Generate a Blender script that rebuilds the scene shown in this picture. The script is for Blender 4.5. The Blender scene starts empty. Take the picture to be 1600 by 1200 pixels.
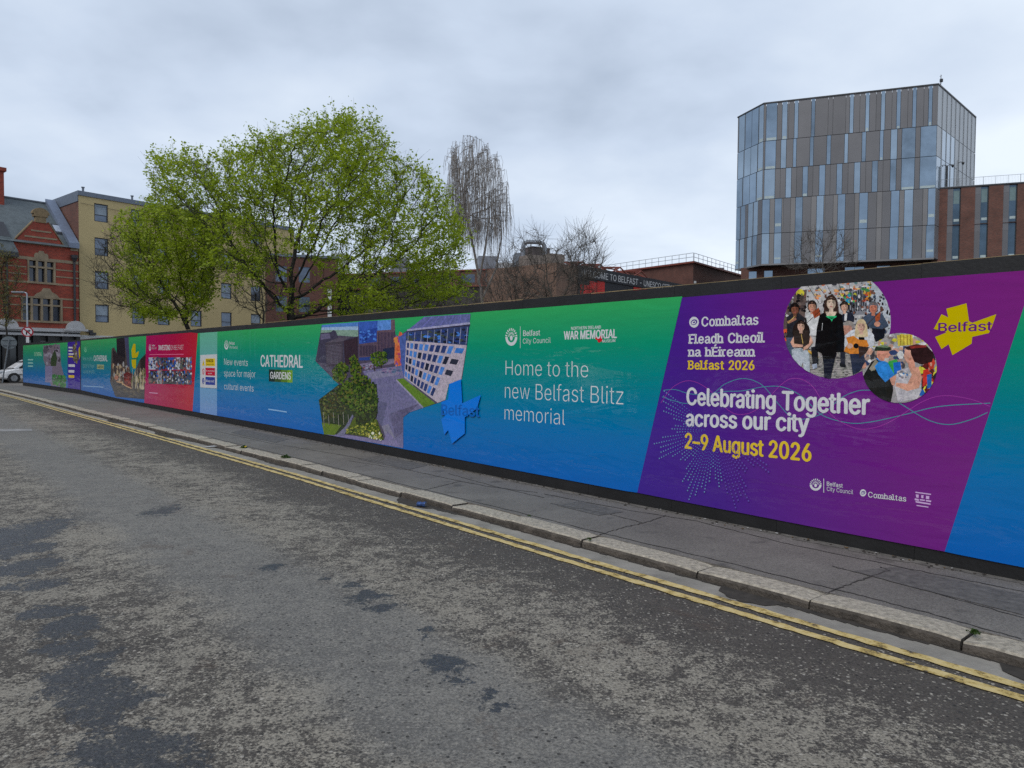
import bpy, bmesh, math, random
import numpy as np
from mathutils import Vector, Matrix
from mathutils.geometry import tessellate_polygon

# ------------------------------------------------------------------ camera, world, sun, exposure
SC = bpy.context.scene
COL = SC.collection
F_PX, PITCH, ROLL, EYE = 1117.0, math.radians(1.81), math.radians(0.45), 1.615

cam_d = bpy.data.cameras.new('camera')
cam = bpy.data.objects.new('camera', cam_d)
COL.objects.link(cam)
cam_d.sensor_fit = 'HORIZONTAL'
cam_d.sensor_width = 36.0
cam_d.lens = 36.0 * F_PX / 1600.0
cam_d.clip_start, cam_d.clip_end = 0.05, 3000
_p = -PITCH
FWD = Vector((0, math.cos(_p), math.sin(_p)))
UP0 = Vector((0, -math.sin(_p), math.cos(_p)))
RIGHT = Vector((1, 0, 0)) * math.cos(ROLL) + UP0 * math.sin(ROLL)
UP = UP0 * math.cos(ROLL) - Vector((1, 0, 0)) * math.sin(ROLL)
_m = Matrix((RIGHT, UP, -FWD)).transposed().to_4x4()
_m.translation = Vector((0, 0, EYE))
cam.matrix_world = _m
SC.camera = cam

SUN_EL, SUN_AZ = math.radians(46), math.radians(214)      # azimuth clockwise from +Y
world = bpy.data.worlds.new('World')
SC.world = world
world.use_nodes = True
def build_world():
    nt = world.node_tree
    nt.nodes.clear()
    N = nt.nodes.new
    L = nt.links.new
    out = N('ShaderNodeOutputWorld')
    sky = N('ShaderNodeTexSky'); sky.sky_type = 'NISHITA'; sky.sun_disc = False
    sky.sun_elevation = SUN_EL; sky.sun_rotation = SUN_AZ
    bg1 = N('ShaderNodeBackground'); bg1.inputs['Strength'].default_value = 0.1
    L(sky.outputs[0], bg1.inputs['Color'])
    tc = N('ShaderNodeTexCoord')
    sep = N('ShaderNodeSeparateXYZ'); L(tc.outputs['Generated'], sep.inputs[0])
    zc = N('ShaderNodeMath'); zc.operation = 'MAXIMUM'; zc.inputs[1].default_value = 0.0; L(sep.outputs['Z'], zc.inputs[0])
    za = N('ShaderNodeMath'); za.operation = 'ADD'; za.inputs[1].default_value = 0.22; L(zc.outputs[0], za.inputs[0])
    dx = N('ShaderNodeMath'); dx.operation = 'DIVIDE'; L(sep.outputs['X'], dx.inputs[0]); L(za.outputs[0], dx.inputs[1])
    dy = N('ShaderNodeMath'); dy.operation = 'DIVIDE'; L(sep.outputs['Y'], dy.inputs[0]); L(za.outputs[0], dy.inputs[1])
    cmb = N('ShaderNodeCombineXYZ'); L(dx.outputs[0], cmb.inputs[0]); L(dy.outputs[0], cmb.inputs[1])
    cmb.inputs[2].default_value = 3.7
    n1 = N('ShaderNodeTexNoise'); n1.inputs['Scale'].default_value = 0.62; n1.inputs['Detail'].default_value = 5
    n1.inputs['Roughness'].default_value = 0.50; n1.inputs['Distortion'].default_value = 0.15
    L(cmb.outputs[0], n1.inputs['Vector'])
    n2 = N('ShaderNodeTexNoise'); n2.inputs['Scale'].default_value = 2.6; n2.inputs['Detail'].default_value = 6
    n2.inputs['Roughness'].default_value = 0.5; n2.inputs['Distortion'].default_value = 0.15
    L(cmb.outputs[0], n2.inputs['Vector'])
    m1 = N('ShaderNodeMath'); m1.operation = 'MULTIPLY'; m1.inputs[1].default_value = 0.72; L(n1.outputs[0], m1.inputs[0])
    m2 = N('ShaderNodeMath'); m2.operation = 'MULTIPLY_ADD'; m2.inputs[1].default_value = 0.28
    L(n2.outputs[0], m2.inputs[0]); L(m1.outputs[0], m2.inputs[2])
    # brighter side of the overcast: low and to the right, where the sun sits behind the cloud deck
    dot = N('ShaderNodeVectorMath'); dot.operation = 'DOT_PRODUCT'
    L(tc.outputs['Generated'], dot.inputs[0]); dot.inputs[1].default_value = (0.20, 0.10, -0.30)
    m3 = N('ShaderNodeMath'); m3.operation = 'ADD'; L(m2.outputs[0], m3.inputs[0]); L(dot.outputs['Value'], m3.inputs[1])
    rmp = N('ShaderNodeValToRGB'); L(m3.outputs[0], rmp.inputs[0])
    e = rmp.color_ramp.elements
    e[0].position, e[0].color = 0.33, (0.345, 0.415, 0.525, 1)
    e[1].position, e[1].color = 0.64, (0.76, 0.835, 0.925, 1)
    k = e.new(0.46); k.color = (0.535, 0.62, 0.75, 1)
    bg2 = N('ShaderNodeBackground'); L(rmp.outputs[0], bg2.inputs['Color']); bg2.inputs['Strength'].default_value = 1.08
    mix = N('ShaderNodeMixShader'); mix.inputs[0].default_value = 0.93
    L(bg1.outputs[0], mix.inputs[1]); L(bg2.outputs[0], mix.inputs[2]); L(mix.outputs[0], out.inputs['Surface'])
build_world()

sun_d = bpy.data.lights.new('sun', 'SUN')
sun_d.energy = 1.5
sun_d.angle = math.radians(40)
sun_d.color = (1.0, 0.96, 0.90)
sun = bpy.data.objects.new('sun', sun_d)
COL.objects.link(sun)
_sd = Vector((math.sin(SUN_AZ) * math.cos(SUN_EL), math.cos(SUN_AZ) * math.cos(SUN_EL), math.sin(SUN_EL)))
sun.rotation_euler = _sd.to_track_quat('Z', 'Y').to_euler()
sun.location = (0, 0, 60)
SC.view_settings.view_transform = 'Standard'
SC.view_settings.look = 'None'
SC.view_settings.exposure = 0.14
SC.view_settings.gamma = 1.0
SC.view_settings.use_curve_mapping = False
SC.cycles.max_bounces = 6
SC.cycles.use_denoising = False          # keep the grain of asphalt, bark and leaves
SC.cycles.diffuse_bounces = 3
SC.cycles.glossy_bounces = 3

# ------------------------------------------------------------------ helpers
RND = random.Random(7)

def lin(c):
    c = c / 255.0
    return c / 12.92 if c <= 0.04045 else ((c + 0.055) / 1.055) ** 2.4
def rgb(r, g, b, k=1.0):
    return (min(lin(r) * k, 0.95), min(lin(g) * k, 0.95), min(lin(b) * k, 0.95), 1.0)

def ray(x, y):
    return RIGHT * ((x - 800) / F_PX) - UP * ((y - 600) / F_PX) + FWD
EYEV = Vector((0, 0, EYE))
def onz(x, y, z):
    d = ray(x, y); t = (z - EYE) / d.z
    return EYEV + d * t
def at(x, y, Y):
    d = ray(x, y)
    return EYEV + d * (Y / d.y)

class Plane:
    """a vertical plane through P0 along dir; n faces the camera"""
    def __init__(self, P0, d):
        self.P = Vector((P0[0], P0[1], 0)); self.d = Vector((d[0], d[1], 0)).normalized()
        n = Vector((self.d.y, -self.d.x, 0))
        if n.dot(-self.P) < 0: n = -n
        self.n = n
    def px(self, x, y, off=0.0):
        d = ray(x, y)
        t = ((self.P + self.n * off) - EYEV).dot(self.n) / d.dot(self.n)
        q = EYEV + d * t
        return (q - self.P).dot(self.d), q.z
    def w(self, t, z, off=0.0):
        v = self.P + self.d * t + self.n * off
        return Vector((v.x, v.y, z))

def tag(o, label=None, cat=None, group=None, kind=None):
    if label: o['label'] = label
    if cat: o['category'] = cat
    if group: o['group'] = group
    if kind: o['kind'] = kind
    return o
def empty(name, loc, label=None, cat=None, group=None, rz=0.0):
    o = bpy.data.objects.new(name, None); COL.objects.link(o)
    o.location = loc; o.rotation_euler = (0, 0, rz); o.empty_display_size = 0.3
    tag(o, label, cat, group)
    return o
def root_of(o):
    while o.parent: o = o.parent
    return o
def copy_tree(o, parent=None):
    c = o.copy(); COL.objects.link(c)
    if parent is not None: c.parent = parent
    for ch in list(o.children): copy_tree(ch, c)
    return c

class MB:
    """collects geometry in world space; build() links it as ONE mesh object"""
    def __init__(self):
        self.v, self.f, self.m, self.c = [], [], [], []
        self.cur, self.col = 0, (1, 1, 1, 1)
    def face(self, pts):
        i = len(self.v); self.v += [tuple(p) for p in pts]
        self.f.append(tuple(range(i, i + len(pts)))); self.m.append(self.cur); self.c.append(self.col)
    def mesh(self, vs, fs):
        i = len(self.v); self.v += [tuple(p) for p in vs]
        for f in fs:
            self.f.append(tuple(i + k for k in f)); self.m.append(self.cur); self.c.append(self.col)
    def box(self, o, ax, ay, az):
        """o corner, three edge vectors"""
        o, ax, ay, az = Vector(o), Vector(ax), Vector(ay), Vector(az)
        p = [o, o + ax, o + ax + ay, o + ay]; q = [x + az for x in p]
        fs = [(3, 2, 1, 0), (4, 5, 6, 7), (0, 1, 5, 4), (1, 2, 6, 5), (2, 3, 7, 6), (3, 0, 4, 7)]
        if ax.cross(ay).dot(az) < 0: fs = [tuple(reversed(f)) for f in fs]
        self.mesh(p + q, fs)
    def cbox(self, c, s, rz=0.0):
        R = Matrix.Rotation(rz, 3, 'Z')
        ax, ay, az = R @ Vector((s[0], 0, 0)), R @ Vector((0, s[1], 0)), Vector((0, 0, s[2]))
        self.box(Vector(c) - ax / 2 - ay / 2 - az / 2, ax, ay, az)
    def pbox(self, pl, t0, t1, z0, z1, o0, o1):
        """box on a facade plane from offset o0 (inner) to o1 (outer)"""
        self.box(pl.w(t0, z0, o0), pl.d * (t1 - t0), pl.n * (o1 - o0), Vector((0, 0, z1 - z0)))
    def poly(self, pts, ext=None):
        """planar polygon (any outline), optionally extruded by vector ext"""
        pts = [Vector(p) for p in pts]
        tris = tessellate_polygon([pts])
        if ext is None:
            self.mesh(pts, tris); return
        e = Vector(ext); n = len(pts)
        self.mesh(pts, [tuple(reversed(t)) for t in tris]); self.mesh([p + e for p in pts], tris)
        self.mesh(pts + [p + e for p in pts], [(i, (i + 1) % n, n + (i + 1) % n, n + i) for i in range(n)])
    def tube(self, pts, rad, sides=6, cap=True):
        pts = [Vector(p) for p in pts]
        if not hasattr(rad, '__len__'): rad = [rad] * len(pts)
        base = len(self.v); n = len(pts)
        t0 = (pts[1] - pts[0]).normalized()
        a = t0.orthogonal().normalized()
        for i, p in enumerate(pts):
            t = (pts[min(i + 1, n - 1)] - pts[max(i - 1, 0)])
            t = t.normalized() if t.length > 1e-9 else t0
            a = (a - t * a.dot(t)); a = a.normalized() if a.length > 1e-6 else t.orthogonal().normalized()
            b = t.cross(a)
            for k in range(sides):
                g = 2 * math.pi * k / sides
                self.v.append(tuple(p + (a * math.cos(g) + b * math.sin(g)) * rad[i]))
        for i in range(n - 1):
            for k in range(sides):
                k2 = (k + 1) % sides
                self.f.append((base + i * sides + k, base + i * sides + k2, base + (i + 1) * sides + k2, base + (i + 1) * sides + k))
                self.m.append(self.cur); self.c.append(self.col)
        if cap:
            self.f.append(tuple(base + k for k in reversed(range(sides)))); self.m.append(self.cur); self.c.append(self.col)
            self.f.append(tuple(base + (n - 1) * sides + k for k in range(sides))); self.m.append(self.cur); self.c.append(self.col)
    def disc(self, c, axis, r, h, sides=24, r2=None):
        c, axis = Vector(c), Vector(axis).normalized()
        self.tube([c, c + axis * h], [r, r if r2 is None else r2], sides)
    def build(self, name, mat, parent=None, smooth=False, uvd=None, color=False, local=False, bevel=0.0):
        me = bpy.data.meshes.new(name)
        V = self.v
        if parent is not None and not local:
            inv = WORLD[parent.name].inverted() if parent.name in WORLD else None
            if inv is None:
                p = parent; M = Matrix.Identity(4)
                while p is not None:
                    M = p.matrix_basis @ M; p = p.parent
                inv = M.inverted()
            V = [tuple(inv @ Vector(p)) for p in self.v]
        me.from_pydata(V, [], self.f)
        mats = mat if isinstance(mat, (list, tuple)) else [mat]
        for m in mats: me.materials.append(m)
        if len(mats) > 1: me.polygons.foreach_set('material_index', self.m)
        if color:
            at_ = me.color_attributes.new('col', 'FLOAT_COLOR', 'CORNER')
            arr = []
            for f, c in zip(self.f, self.c): arr += list(c) * len(f)
            at_.data.foreach_set('color', arr)
        if uvd is not None:
            uv = me.uv_layers.new(name='uv')
            d = Vector(uvd); arr = []
            for f in self.f:
                for i in f:
                    p = Vector(self.v[i]); arr += [p.dot(d), p.z]
            uv.data.foreach_set('uv', arr)
        if smooth: me.polygons.foreach_set('use_smooth', [True] * len(me.polygons))
        me.update()
        o = bpy.data.objects.new(name, me); COL.objects.link(o)
        if parent is not None: o.parent = parent
        if bevel > 0:
            b = o.modifiers.new('bevel', 'BEVEL'); b.width = bevel; b.segments = 2; b.limit_method = 'ANGLE'
        return o
WORLD = {}

def wall_holes(mb, pl, t0, t1, z0, z1, holes, off=0.0, depth=0.14):
    """facade rectangle with real openings and reveals"""
    ts = sorted({t0, t1} | {h[0] for h in holes} | {h[1] for h in holes}); ts = [t for t in ts if t0 <= t <= t1]
    zs = sorted({z0, z1} | {h[2] for h in holes} | {h[3] for h in holes}); zs = [z for z in zs if z0 <= z <= z1]
    for i in range(len(ts) - 1):
        for j in range(len(zs) - 1):
            tm, zm = (ts[i] + ts[i + 1]) / 2, (zs[j] + zs[j + 1]) / 2
            if any(h[0] < tm < h[1] and h[2] < zm < h[3] for h in holes): continue
            mb.face([pl.w(ts[i], zs[j], off), pl.w(ts[i + 1], zs[j], off), pl.w(ts[i + 1], zs[j + 1], off), pl.w(ts[i], zs[j + 1], off)])
    for a, b, c, d in holes:
        q = [(a, c), (b, c), (b, d), (a, d)]
        for k in range(4):
            p0, p1 = q[k], q[(k + 1) % 4]
            mb.face([pl.w(*p0, off), pl.w(*p1, off), pl.w(*p1, off - depth), pl.w(*p0, off - depth)])

# ------------------------------------------------------------------ materials
MATS = {}
def new_mat(name):
    m = bpy.data.materials.new(name); m.use_nodes = True
    nt = m.node_tree; b = nt.nodes['Principled BSDF']
    return m, nt, b
def plain(name, c, rough=0.6, metal=0.0, spec=0.5, var=0.12, vscale=3.0, bump=0.0, bscale=40.0, coat=0.0):
    """a base colour with procedural mottling (and optional bump)"""
    if name in MATS: return MATS[name]
    m, nt, b = new_mat(name)
    N, L = nt.nodes.new, nt.links.new
    b.inputs['Roughness'].default_value = rough; b.inputs['Metallic'].default_value = metal
    b.inputs['Specular IOR Level'].default_value = spec; b.inputs['Coat Weight'].default_value = coat
    tc = N('ShaderNodeTexCoord')
    n = N('ShaderNodeTexNoise'); n.inputs['Scale'].default_value = vscale; n.inputs['Detail'].default_value = 6; n.inputs['Roughness'].default_value = 0.65
    L(tc.outputs['Object'], n.inputs['Vector'])
    r = N('ShaderNodeValToRGB'); L(n.outputs[0], r.inputs[0])
    e = r.color_ramp.elements
    e[0].position, e[1].position = 0.3, 0.7
    e[0].color = tuple(x * (1 - var) for x in c[:3]) + (1,); e[1].color = tuple(min(x * (1 + var), 0.97) for x in c[:3]) + (1,)
    L(r.outputs[0], b.inputs['Base Color'])
    if bump > 0:
        n2 = N('ShaderNodeTexNoise'); n2.inputs['Scale'].default_value = bscale; n2.inputs['Detail'].default_value = 5
        L(tc.outputs['Object'], n2.inputs['Vector'])
        bp = N('ShaderNodeBump'); bp.inputs['Strength'].default_value = bump; bp.inputs['Distance'].default_value = 0.02
        L(n2.outputs[0], bp.inputs['Height']); L(bp.outputs[0], b.inputs['Normal'])
    MATS[name] = m
    return m
def brick(name, c1, c2, mortar, bw=0.225, bh=0.075):
    if name in MATS: return MATS[name]
    m, nt, b = new_mat(name)
    N, L = nt.nodes.new, nt.links.new
    uv = N('ShaderNodeUVMap'); uv.uv_map = 'uv'
    t = N('ShaderNodeTexBrick'); L(uv.outputs[0], t.inputs['Vector'])
    t.inputs['Scale'].default_value = 1.0; t.inputs['Brick Width'].default_value = bw; t.inputs['Row Height'].default_value = bh
    t.inputs['Mortar Size'].default_value = 0.008; t.inputs['Color1'].default_value = c1; t.inputs['Color2'].default_value = c2
    t.inputs['Mortar'].default_value = mortar; t.inputs['Bias'].default_value = -0.1
    n = N('ShaderNodeTexNoise'); n.inputs['Scale'].default_value = 0.8; n.inputs['Detail'].default_value = 6
    L(uv.outputs[0], n.inputs['Vector'])
    mp = N('ShaderNodeMapRange'); mp.inputs[1].default_value = 0.25; mp.inputs[2].default_value = 0.75
    mp.inputs[3].default_value = 0.72; mp.inputs[4].default_value = 1.22; L(n.outputs[0], mp.inputs[0])
    mx = N('ShaderNodeMix'); mx.data_type = 'RGBA'; mx.blend_type = 'MULTIPLY'; mx.inputs[0].default_value = 1
    L(t.outputs[0], mx.inputs[6]); L(mp.outputs[0], mx.inputs[7]); L(mx.outputs[2], b.inputs['Base Color'])
    b.inputs['Roughness'].default_value = 0.85
    MATS[name] = m
    return m
def glass(name, c, rough=0.06, metal=0.65, var=0.25, vscale=0.4):
    m = plain(name, c, rough, metal, 0.6, var, vscale)
    return m

def vinyl(name, stops=None, axis='Z', lo=0.13, hi=2.33, attr=False, zmix=0.0):
    """glossy printed vinyl. stops: gradient of the print along local z or x; attr: colours come from the artwork mesh"""
    m, nt, b = new_mat(name)
    N, L = nt.nodes.new, nt.links.new
    tc = N('ShaderNodeTexCoord')
    if attr:
        a = N('ShaderNodeAttribute'); a.attribute_name = 'col'; src = a.outputs['Color']
    else:
        sp = N('ShaderNodeSeparateXYZ'); L(tc.outputs['Object'], sp.inputs[0])
        mp = N('ShaderNodeMapRange'); mp.inputs[1].default_value = lo; mp.inputs[2].default_value = hi
        if zmix:
            ma = N('ShaderNodeMath'); ma.operation = 'MULTIPLY_ADD'; ma.inputs[1].default_value = zmix
            L(sp.outputs['Z'], ma.inputs[0]); L(sp.outputs[axis], ma.inputs[2]); L(ma.outputs[0], mp.inputs[0])
        else:
            L(sp.outputs[axis], mp.inputs[0])
        r = N('ShaderNodeValToRGB'); L(mp.outputs[0], r.inputs[0])
        e = r.color_ramp.elements
        e[0].position, e[0].color = stops[0]; e[1].position, e[1].color = stops[-1]
        for p_, c_ in stops[1:-1]:
            k = e.new(p_); k.color = c_
        src = r.outputs[0]
    L(src, b.inputs['Base Color'])
    b.inputs['Roughness'].default_value = 0.06
    b.inputs['Specular IOR Level'].default_value = 0.55
    # slack vinyl: long soft ripples and a little orange-peel
    mpg = N('ShaderNodeMapping'); mpg.inputs['Scale'].default_value = (0.55, 1.0, 2.2); L(tc.outputs['Object'], mpg.inputs[0])
    n = N('ShaderNodeTexNoise'); n.inputs['Scale'].default_value = 2.2; n.inputs['Detail'].default_value = 2; n.inputs['Distortion'].default_value = 0.6
    L(mpg.outputs[0], n.inputs['Vector'])
    n2 = N('ShaderNodeTexNoise'); n2.inputs['Scale'].default_value = 14; n2.inputs['Detail'].default_value = 2
    L(mpg.outputs[0], n2.inputs['Vector'])
    mpv = N('ShaderNodeMapping'); mpv.inputs['Scale'].default_value = (2.6, 1.0, 0.12); L(tc.outputs['Object'], mpv.inputs[0])
    n3 = N('ShaderNodeTexNoise'); n3.inputs['Scale'].default_value = 1.0; n3.inputs['Detail'].default_value = 3; L(mpv.outputs[0], n3.inputs['Vector'])
    av = N('ShaderNodeMath'); av.operation = 'MULTIPLY_ADD'; av.inputs[1].default_value = 0.8; L(n3.outputs[0], av.inputs[0]); L(n.outputs[0], av.inputs[2])
    ad = N('ShaderNodeMath'); ad.operation = 'MULTIPLY_ADD'; ad.inputs[1].default_value = 0.06
    L(n2.outputs[0], ad.inputs[0]); L(av.outputs[0], ad.inputs[2])
    bp = N('ShaderNodeBump'); bp.inputs['Strength'].default_value = 0.55; bp.inputs['Distance'].default_value = 0.016
    L(ad.outputs[0], bp.inputs['Height']); L(bp.outputs[0], b.inputs['Normal'])
    return m

# ------------------------------------------------------------------ setting: ground, road, pavement, kerb
ZR = -0.075                                  # road level; the pavement is z = 0
A0 = Vector((3.8358, 5.2914, 0)); U = Vector((-0.65603, 0.75473, 0)); NW = Vector((-0.75473, -0.65603, 0))
def so(s, off, z=0.0):                       # along the hoarding line, out towards the road
    v = A0 + U * s + NW * off
    return Vector((v.x, v.y, z))
def s_of(px, py, z=0.0):
    q = onz(px, py, z) - A0
    return q.dot(U), q.dot(NW)

def road_material():
    m, nt, b = new_mat('worn_asphalt')
    N, L = nt.nodes.new, nt.links.new
    tc = N('ShaderNodeTexCoord'); P = tc.outputs['Object']
    def noise(scale, detail=5, rough=0.6, dist=0.0, off=0.0, vec=None):
        n = N('ShaderNodeTexNoise'); n.inputs['Scale'].default_value = scale; n.inputs['Detail'].default_value = detail
        n.inputs['Roughness'].default_value = rough; n.inputs['Distortion'].default_value = dist
        if off:
            a = N('ShaderNodeVectorMath'); a.operation = 'ADD'; a.inputs[1].default_value = (off, off * .7, off * .3)
            L(vec or P, a.inputs[0]); L(a.outputs[0], n.inputs['Vector'])
        else: L(vec or P, n.inputs['Vector'])
        return n.outputs[0]
    def rng(x, a, c, lo=0.0, hi=1.0):
        n = N('ShaderNodeMapRange'); n.interpolation_type = 'SMOOTHSTEP'
        for i, v in enumerate((a, c, lo, hi)): n.inputs[i + 1].default_value = v
        L(x, n.inputs[0]); return n.outputs[0]
    def math_(op, x, y):
        n = N('ShaderNodeMath'); n.operation = op
        for i, v in enumerate((x, y)):
            if isinstance(v, (int, float)): n.inputs[i].default_value = v
            else: L(v, n.inputs[i])
        return n.outputs[0]
    def mixc(f, a, c, mode='MIX'):
        n = N('ShaderNodeMix'); n.data_type = 'RGBA'; n.blend_type = mode
        if isinstance(f, (int, float)): n.inputs[0].default_value = f
        else: L(f, n.inputs[0])
        for i, v in ((6, a), (7, c)):
            if isinstance(v, tuple): n.inputs[i].default_value = v
            else: L(v, n.inputs[i])
        return n.outputs[2]
    big = noise(0.35, 3, 0.5); mid = noise(1.5, 9, 0.78, 0.3, 5.0); fine = noise(7.5, 8, 0.82, 0.2, 9.0); grit = noise(55, 5, 0.85)
    # two fresh wheel strips are smoother and greyer: strips along the street
    dt = N('ShaderNodeVectorMath'); dt.operation = 'DOT_PRODUCT'; L(P, dt.inputs[0]); dt.inputs[1].default_value = (NW.x, NW.y, 0)
    off = math_('SUBTRACT', dt.outputs['Value'], A0.dot(NW))
    strip = math_('ABSOLUTE', math_('SUBTRACT', math_('ADD', off, math_('MULTIPLY', mid, 0.9)), 4.75), 0)
    strip = rng(strip, 0.25, 0.75, 1.0, 0.0)
    # worn dressing: pale binder showing between dark chippings
    w = math_('ADD', math_('ADD', math_('MULTIPLY', big, 0.14), math_('MULTIPLY', mid, 0.26)), math_('ADD', math_('MULTIPLY', fine, 0.38), math_('MULTIPLY', noise(19.0, 6, 0.8, 0.3, 61.0), 0.34)))
    w = math_('ADD', w, math_('MULTIPLY', math_('SUBTRACT', grit, 0.5), 0.40))
    edge = rng(off, 2.0, 3.3, 0.10, 0.0)
    worn = rng(math_('SUBTRACT', w, edge), 0.525, 0.592)
    pale = mixc(noise(3.0, 4, 0.6, 0, 3.0), (0.215, 0.193, 0.158, 1), (0.335, 0.300, 0.243, 1))
    dark = mixc(noise(5.0, 4, 0.6, 0, 13.0), (0.047, 0.040, 0.034, 1), (0.110, 0.095, 0.080, 1))
    base = mixc(worn, dark, pale)
    base = mixc(math_('MULTIPLY', strip, 0.75), base, mixc(fine, (0.150, 0.143, 0.132, 1), (0.215, 0.205, 0.187, 1)))
    # chippings
    vo = N('ShaderNodeTexVoronoi'); vo.inputs['Scale'].default_value = 52; L(P, vo.inputs['Vector'])
    sepc = N('ShaderNodeSeparateColor'); L(vo.outputs['Color'], sepc.inputs[0])
    chip = rng(sepc.outputs[0], 0.72, 0.86); chip2 = rng(sepc.outputs[1], 0.76, 0.9)
    inside = rng(vo.outputs['Distance'], 0.42, 0.22)
    notstrip = math_('SUBTRACT', 1.0, math_('MULTIPLY', strip, 0.6))
    base = mixc(math_('MULTIPLY', math_('MULTIPLY', chip, inside), math_('MULTIPLY', notstrip, 0.80)), base, (0.40, 0.36, 0.30, 1))
    base = mixc(math_('MULTIPLY', math_('MULTIPLY', chip2, inside), math_('MULTIPLY', notstrip, 0.85)), base, (0.018, 0.016, 0.014, 1))
    v2 = N('ShaderNodeTexVoronoi'); v2.inputs['Scale'].default_value = 30; L(P, v2.inputs['Vector'])
    s2 = N('ShaderNodeSeparateColor'); L(v2.outputs['Color'], s2.inputs[0])
    in2 = rng(v2.outputs['Distance'], 0.34, 0.20)
    base = mixc(math_('MULTIPLY', math_('MULTIPLY', rng(s2.outputs[0], 0.80, 0.84), in2), math_('MULTIPLY', notstrip, 0.85)), base, (0.42, 0.385, 0.33, 1))
    base = mixc(math_('MULTIPLY', math_('MULTIPLY', rng(s2.outputs[1], 0.80, 0.84), in2), 0.85), base, (0.020, 0.018, 0.016, 1))
    # rusty-brown flecks and small black tar spots
    sp = noise(6.5, 6, 0.75, 0.3, 21.0); base = mixc(rng(sp, 0.655, 0.70, 0, 0.85), base, (0.026, 0.023, 0.021, 1))
    br = noise(2.3, 7, 0.8, 0.3, 33.0); base = mixc(rng(br, 0.56, 0.68, 0, 0.40), base, (0.085, 0.055, 0.038, 1))
    # old tar patches: bluish, smoother, with ragged outlines
    blobs = [(15, 838, 62, 30), (45, 885, 52, 16), (85, 955, 45, 11), (112, 978, 42, 17), (128, 1050, 46, 34), (165, 1105, 66, 30), (195, 1165, 82, 40), (215, 1215, 90, 40), (62, 915, 40, 12), (108, 1010, 40, 18), (140, 1080, 50, 22), (30, 860, 40, 14),
             (255, 797, 25, 8), (575, 932, 40, 9), (598, 950, 26, 7), (668, 983, 12, 5), (697, 1035, 34, 13), (745, 1085, 18, 15), (782, 1105, 20, 8),
             (425, 885, 22, 6), (520, 902, 14, 4), (545, 914, 16, 4), (660, 1000, 8, 4), (715, 1060, 10, 5)]
    wn = N('ShaderNodeTexNoise'); wn.inputs['Scale'].default_value = 3.2; wn.inputs['Detail'].default_value = 8; wn.inputs['Roughness'].default_value = 0.72; L(P, wn.inputs['Vector'])
    ws = N('ShaderNodeVectorMath'); ws.operation = 'MULTIPLY_ADD'; L(wn.outputs['Color'], ws.inputs[0]); ws.inputs[1].default_value = (0.6, 0.6, 0); L(P, ws.inputs[2])
    PW = N('ShaderNodeVectorMath'); PW.operation = 'SUBTRACT'; L(ws.outputs[0], PW.inputs[0]); PW.inputs[1].default_value = (0.3, 0.3, 0)
    dmin = None
    for bx, by, rx, ry in blobs:
        c = onz(bx, by, ZR); ex = abs(onz(bx + rx, by, ZR).x - c.x); ey = abs(onz(bx, by - ry, ZR).y - c.y)
        s_ = N('ShaderNodeVectorMath'); s_.operation = 'SUBTRACT'; L(PW.outputs[0], s_.inputs[0]); s_.inputs[1].default_value = (c.x, c.y, 0)
        q = N('ShaderNodeVectorMath'); q.operation = 'MULTIPLY'; L(s_.outputs[0], q.inputs[0]); q.inputs[1].default_value = (1 / ex, 1 / ey, 0)
        ln = N('ShaderNodeVectorMath'); ln.operation = 'LENGTH'; L(q.outputs[0], ln.inputs[0])
        dmin = ln.outputs['Value'] if dmin is None else math_('MINIMUM', dmin, ln.outputs['Value'])
    rag = math_('ADD', dmin, math_('MULTIPLY', math_('SUBTRACT', noise(11.0, 10, 0.85, 0.6, 41.0), 0.5), 4.4))
    tar = math_('MULTIPLY', rng(rag, 0.98, 0.91), rng(noise(22, 5, 0.8, 0, 51.0), 0.38, 0.46, 0.35, 1.0))
    tarc = mixc(grit, (0.010, 0.010, 0.012, 1), (0.070, 0.071, 0.078, 1))
    base = mixc(math_('MULTIPLY', tar, 0.95), base, tarc)
    gm = rng(grit, 0.25, 0.75, 0.45, 1.50)
    base = mixc(1.0, base, gm, 'MULTIPLY')
    L(base, b.inputs['Base Color'])
    L(math_('SUBTRACT', 0.82, math_('MULTIPLY', tar, 0.42)), b.inputs['Roughness'])
    h = math_('ADD', math_('MULTIPLY', inside, 0.5), math_('ADD', math_('MULTIPLY', grit, 0.6), math_('MULTIPLY', fine, 1.2)))
    h = math_('SUBTRACT', h, math_('MULTIPLY', tar, 0.4))
    bp = N('ShaderNodeBump'); bp.inputs['Strength'].default_value = 0.55; bp.inputs['Distance'].default_value = 0.012
    L(h, bp.inputs['Height']); L(bp.outputs[0], b.inputs['Normal'])
    return m
M_ROAD = road_material()
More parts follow.
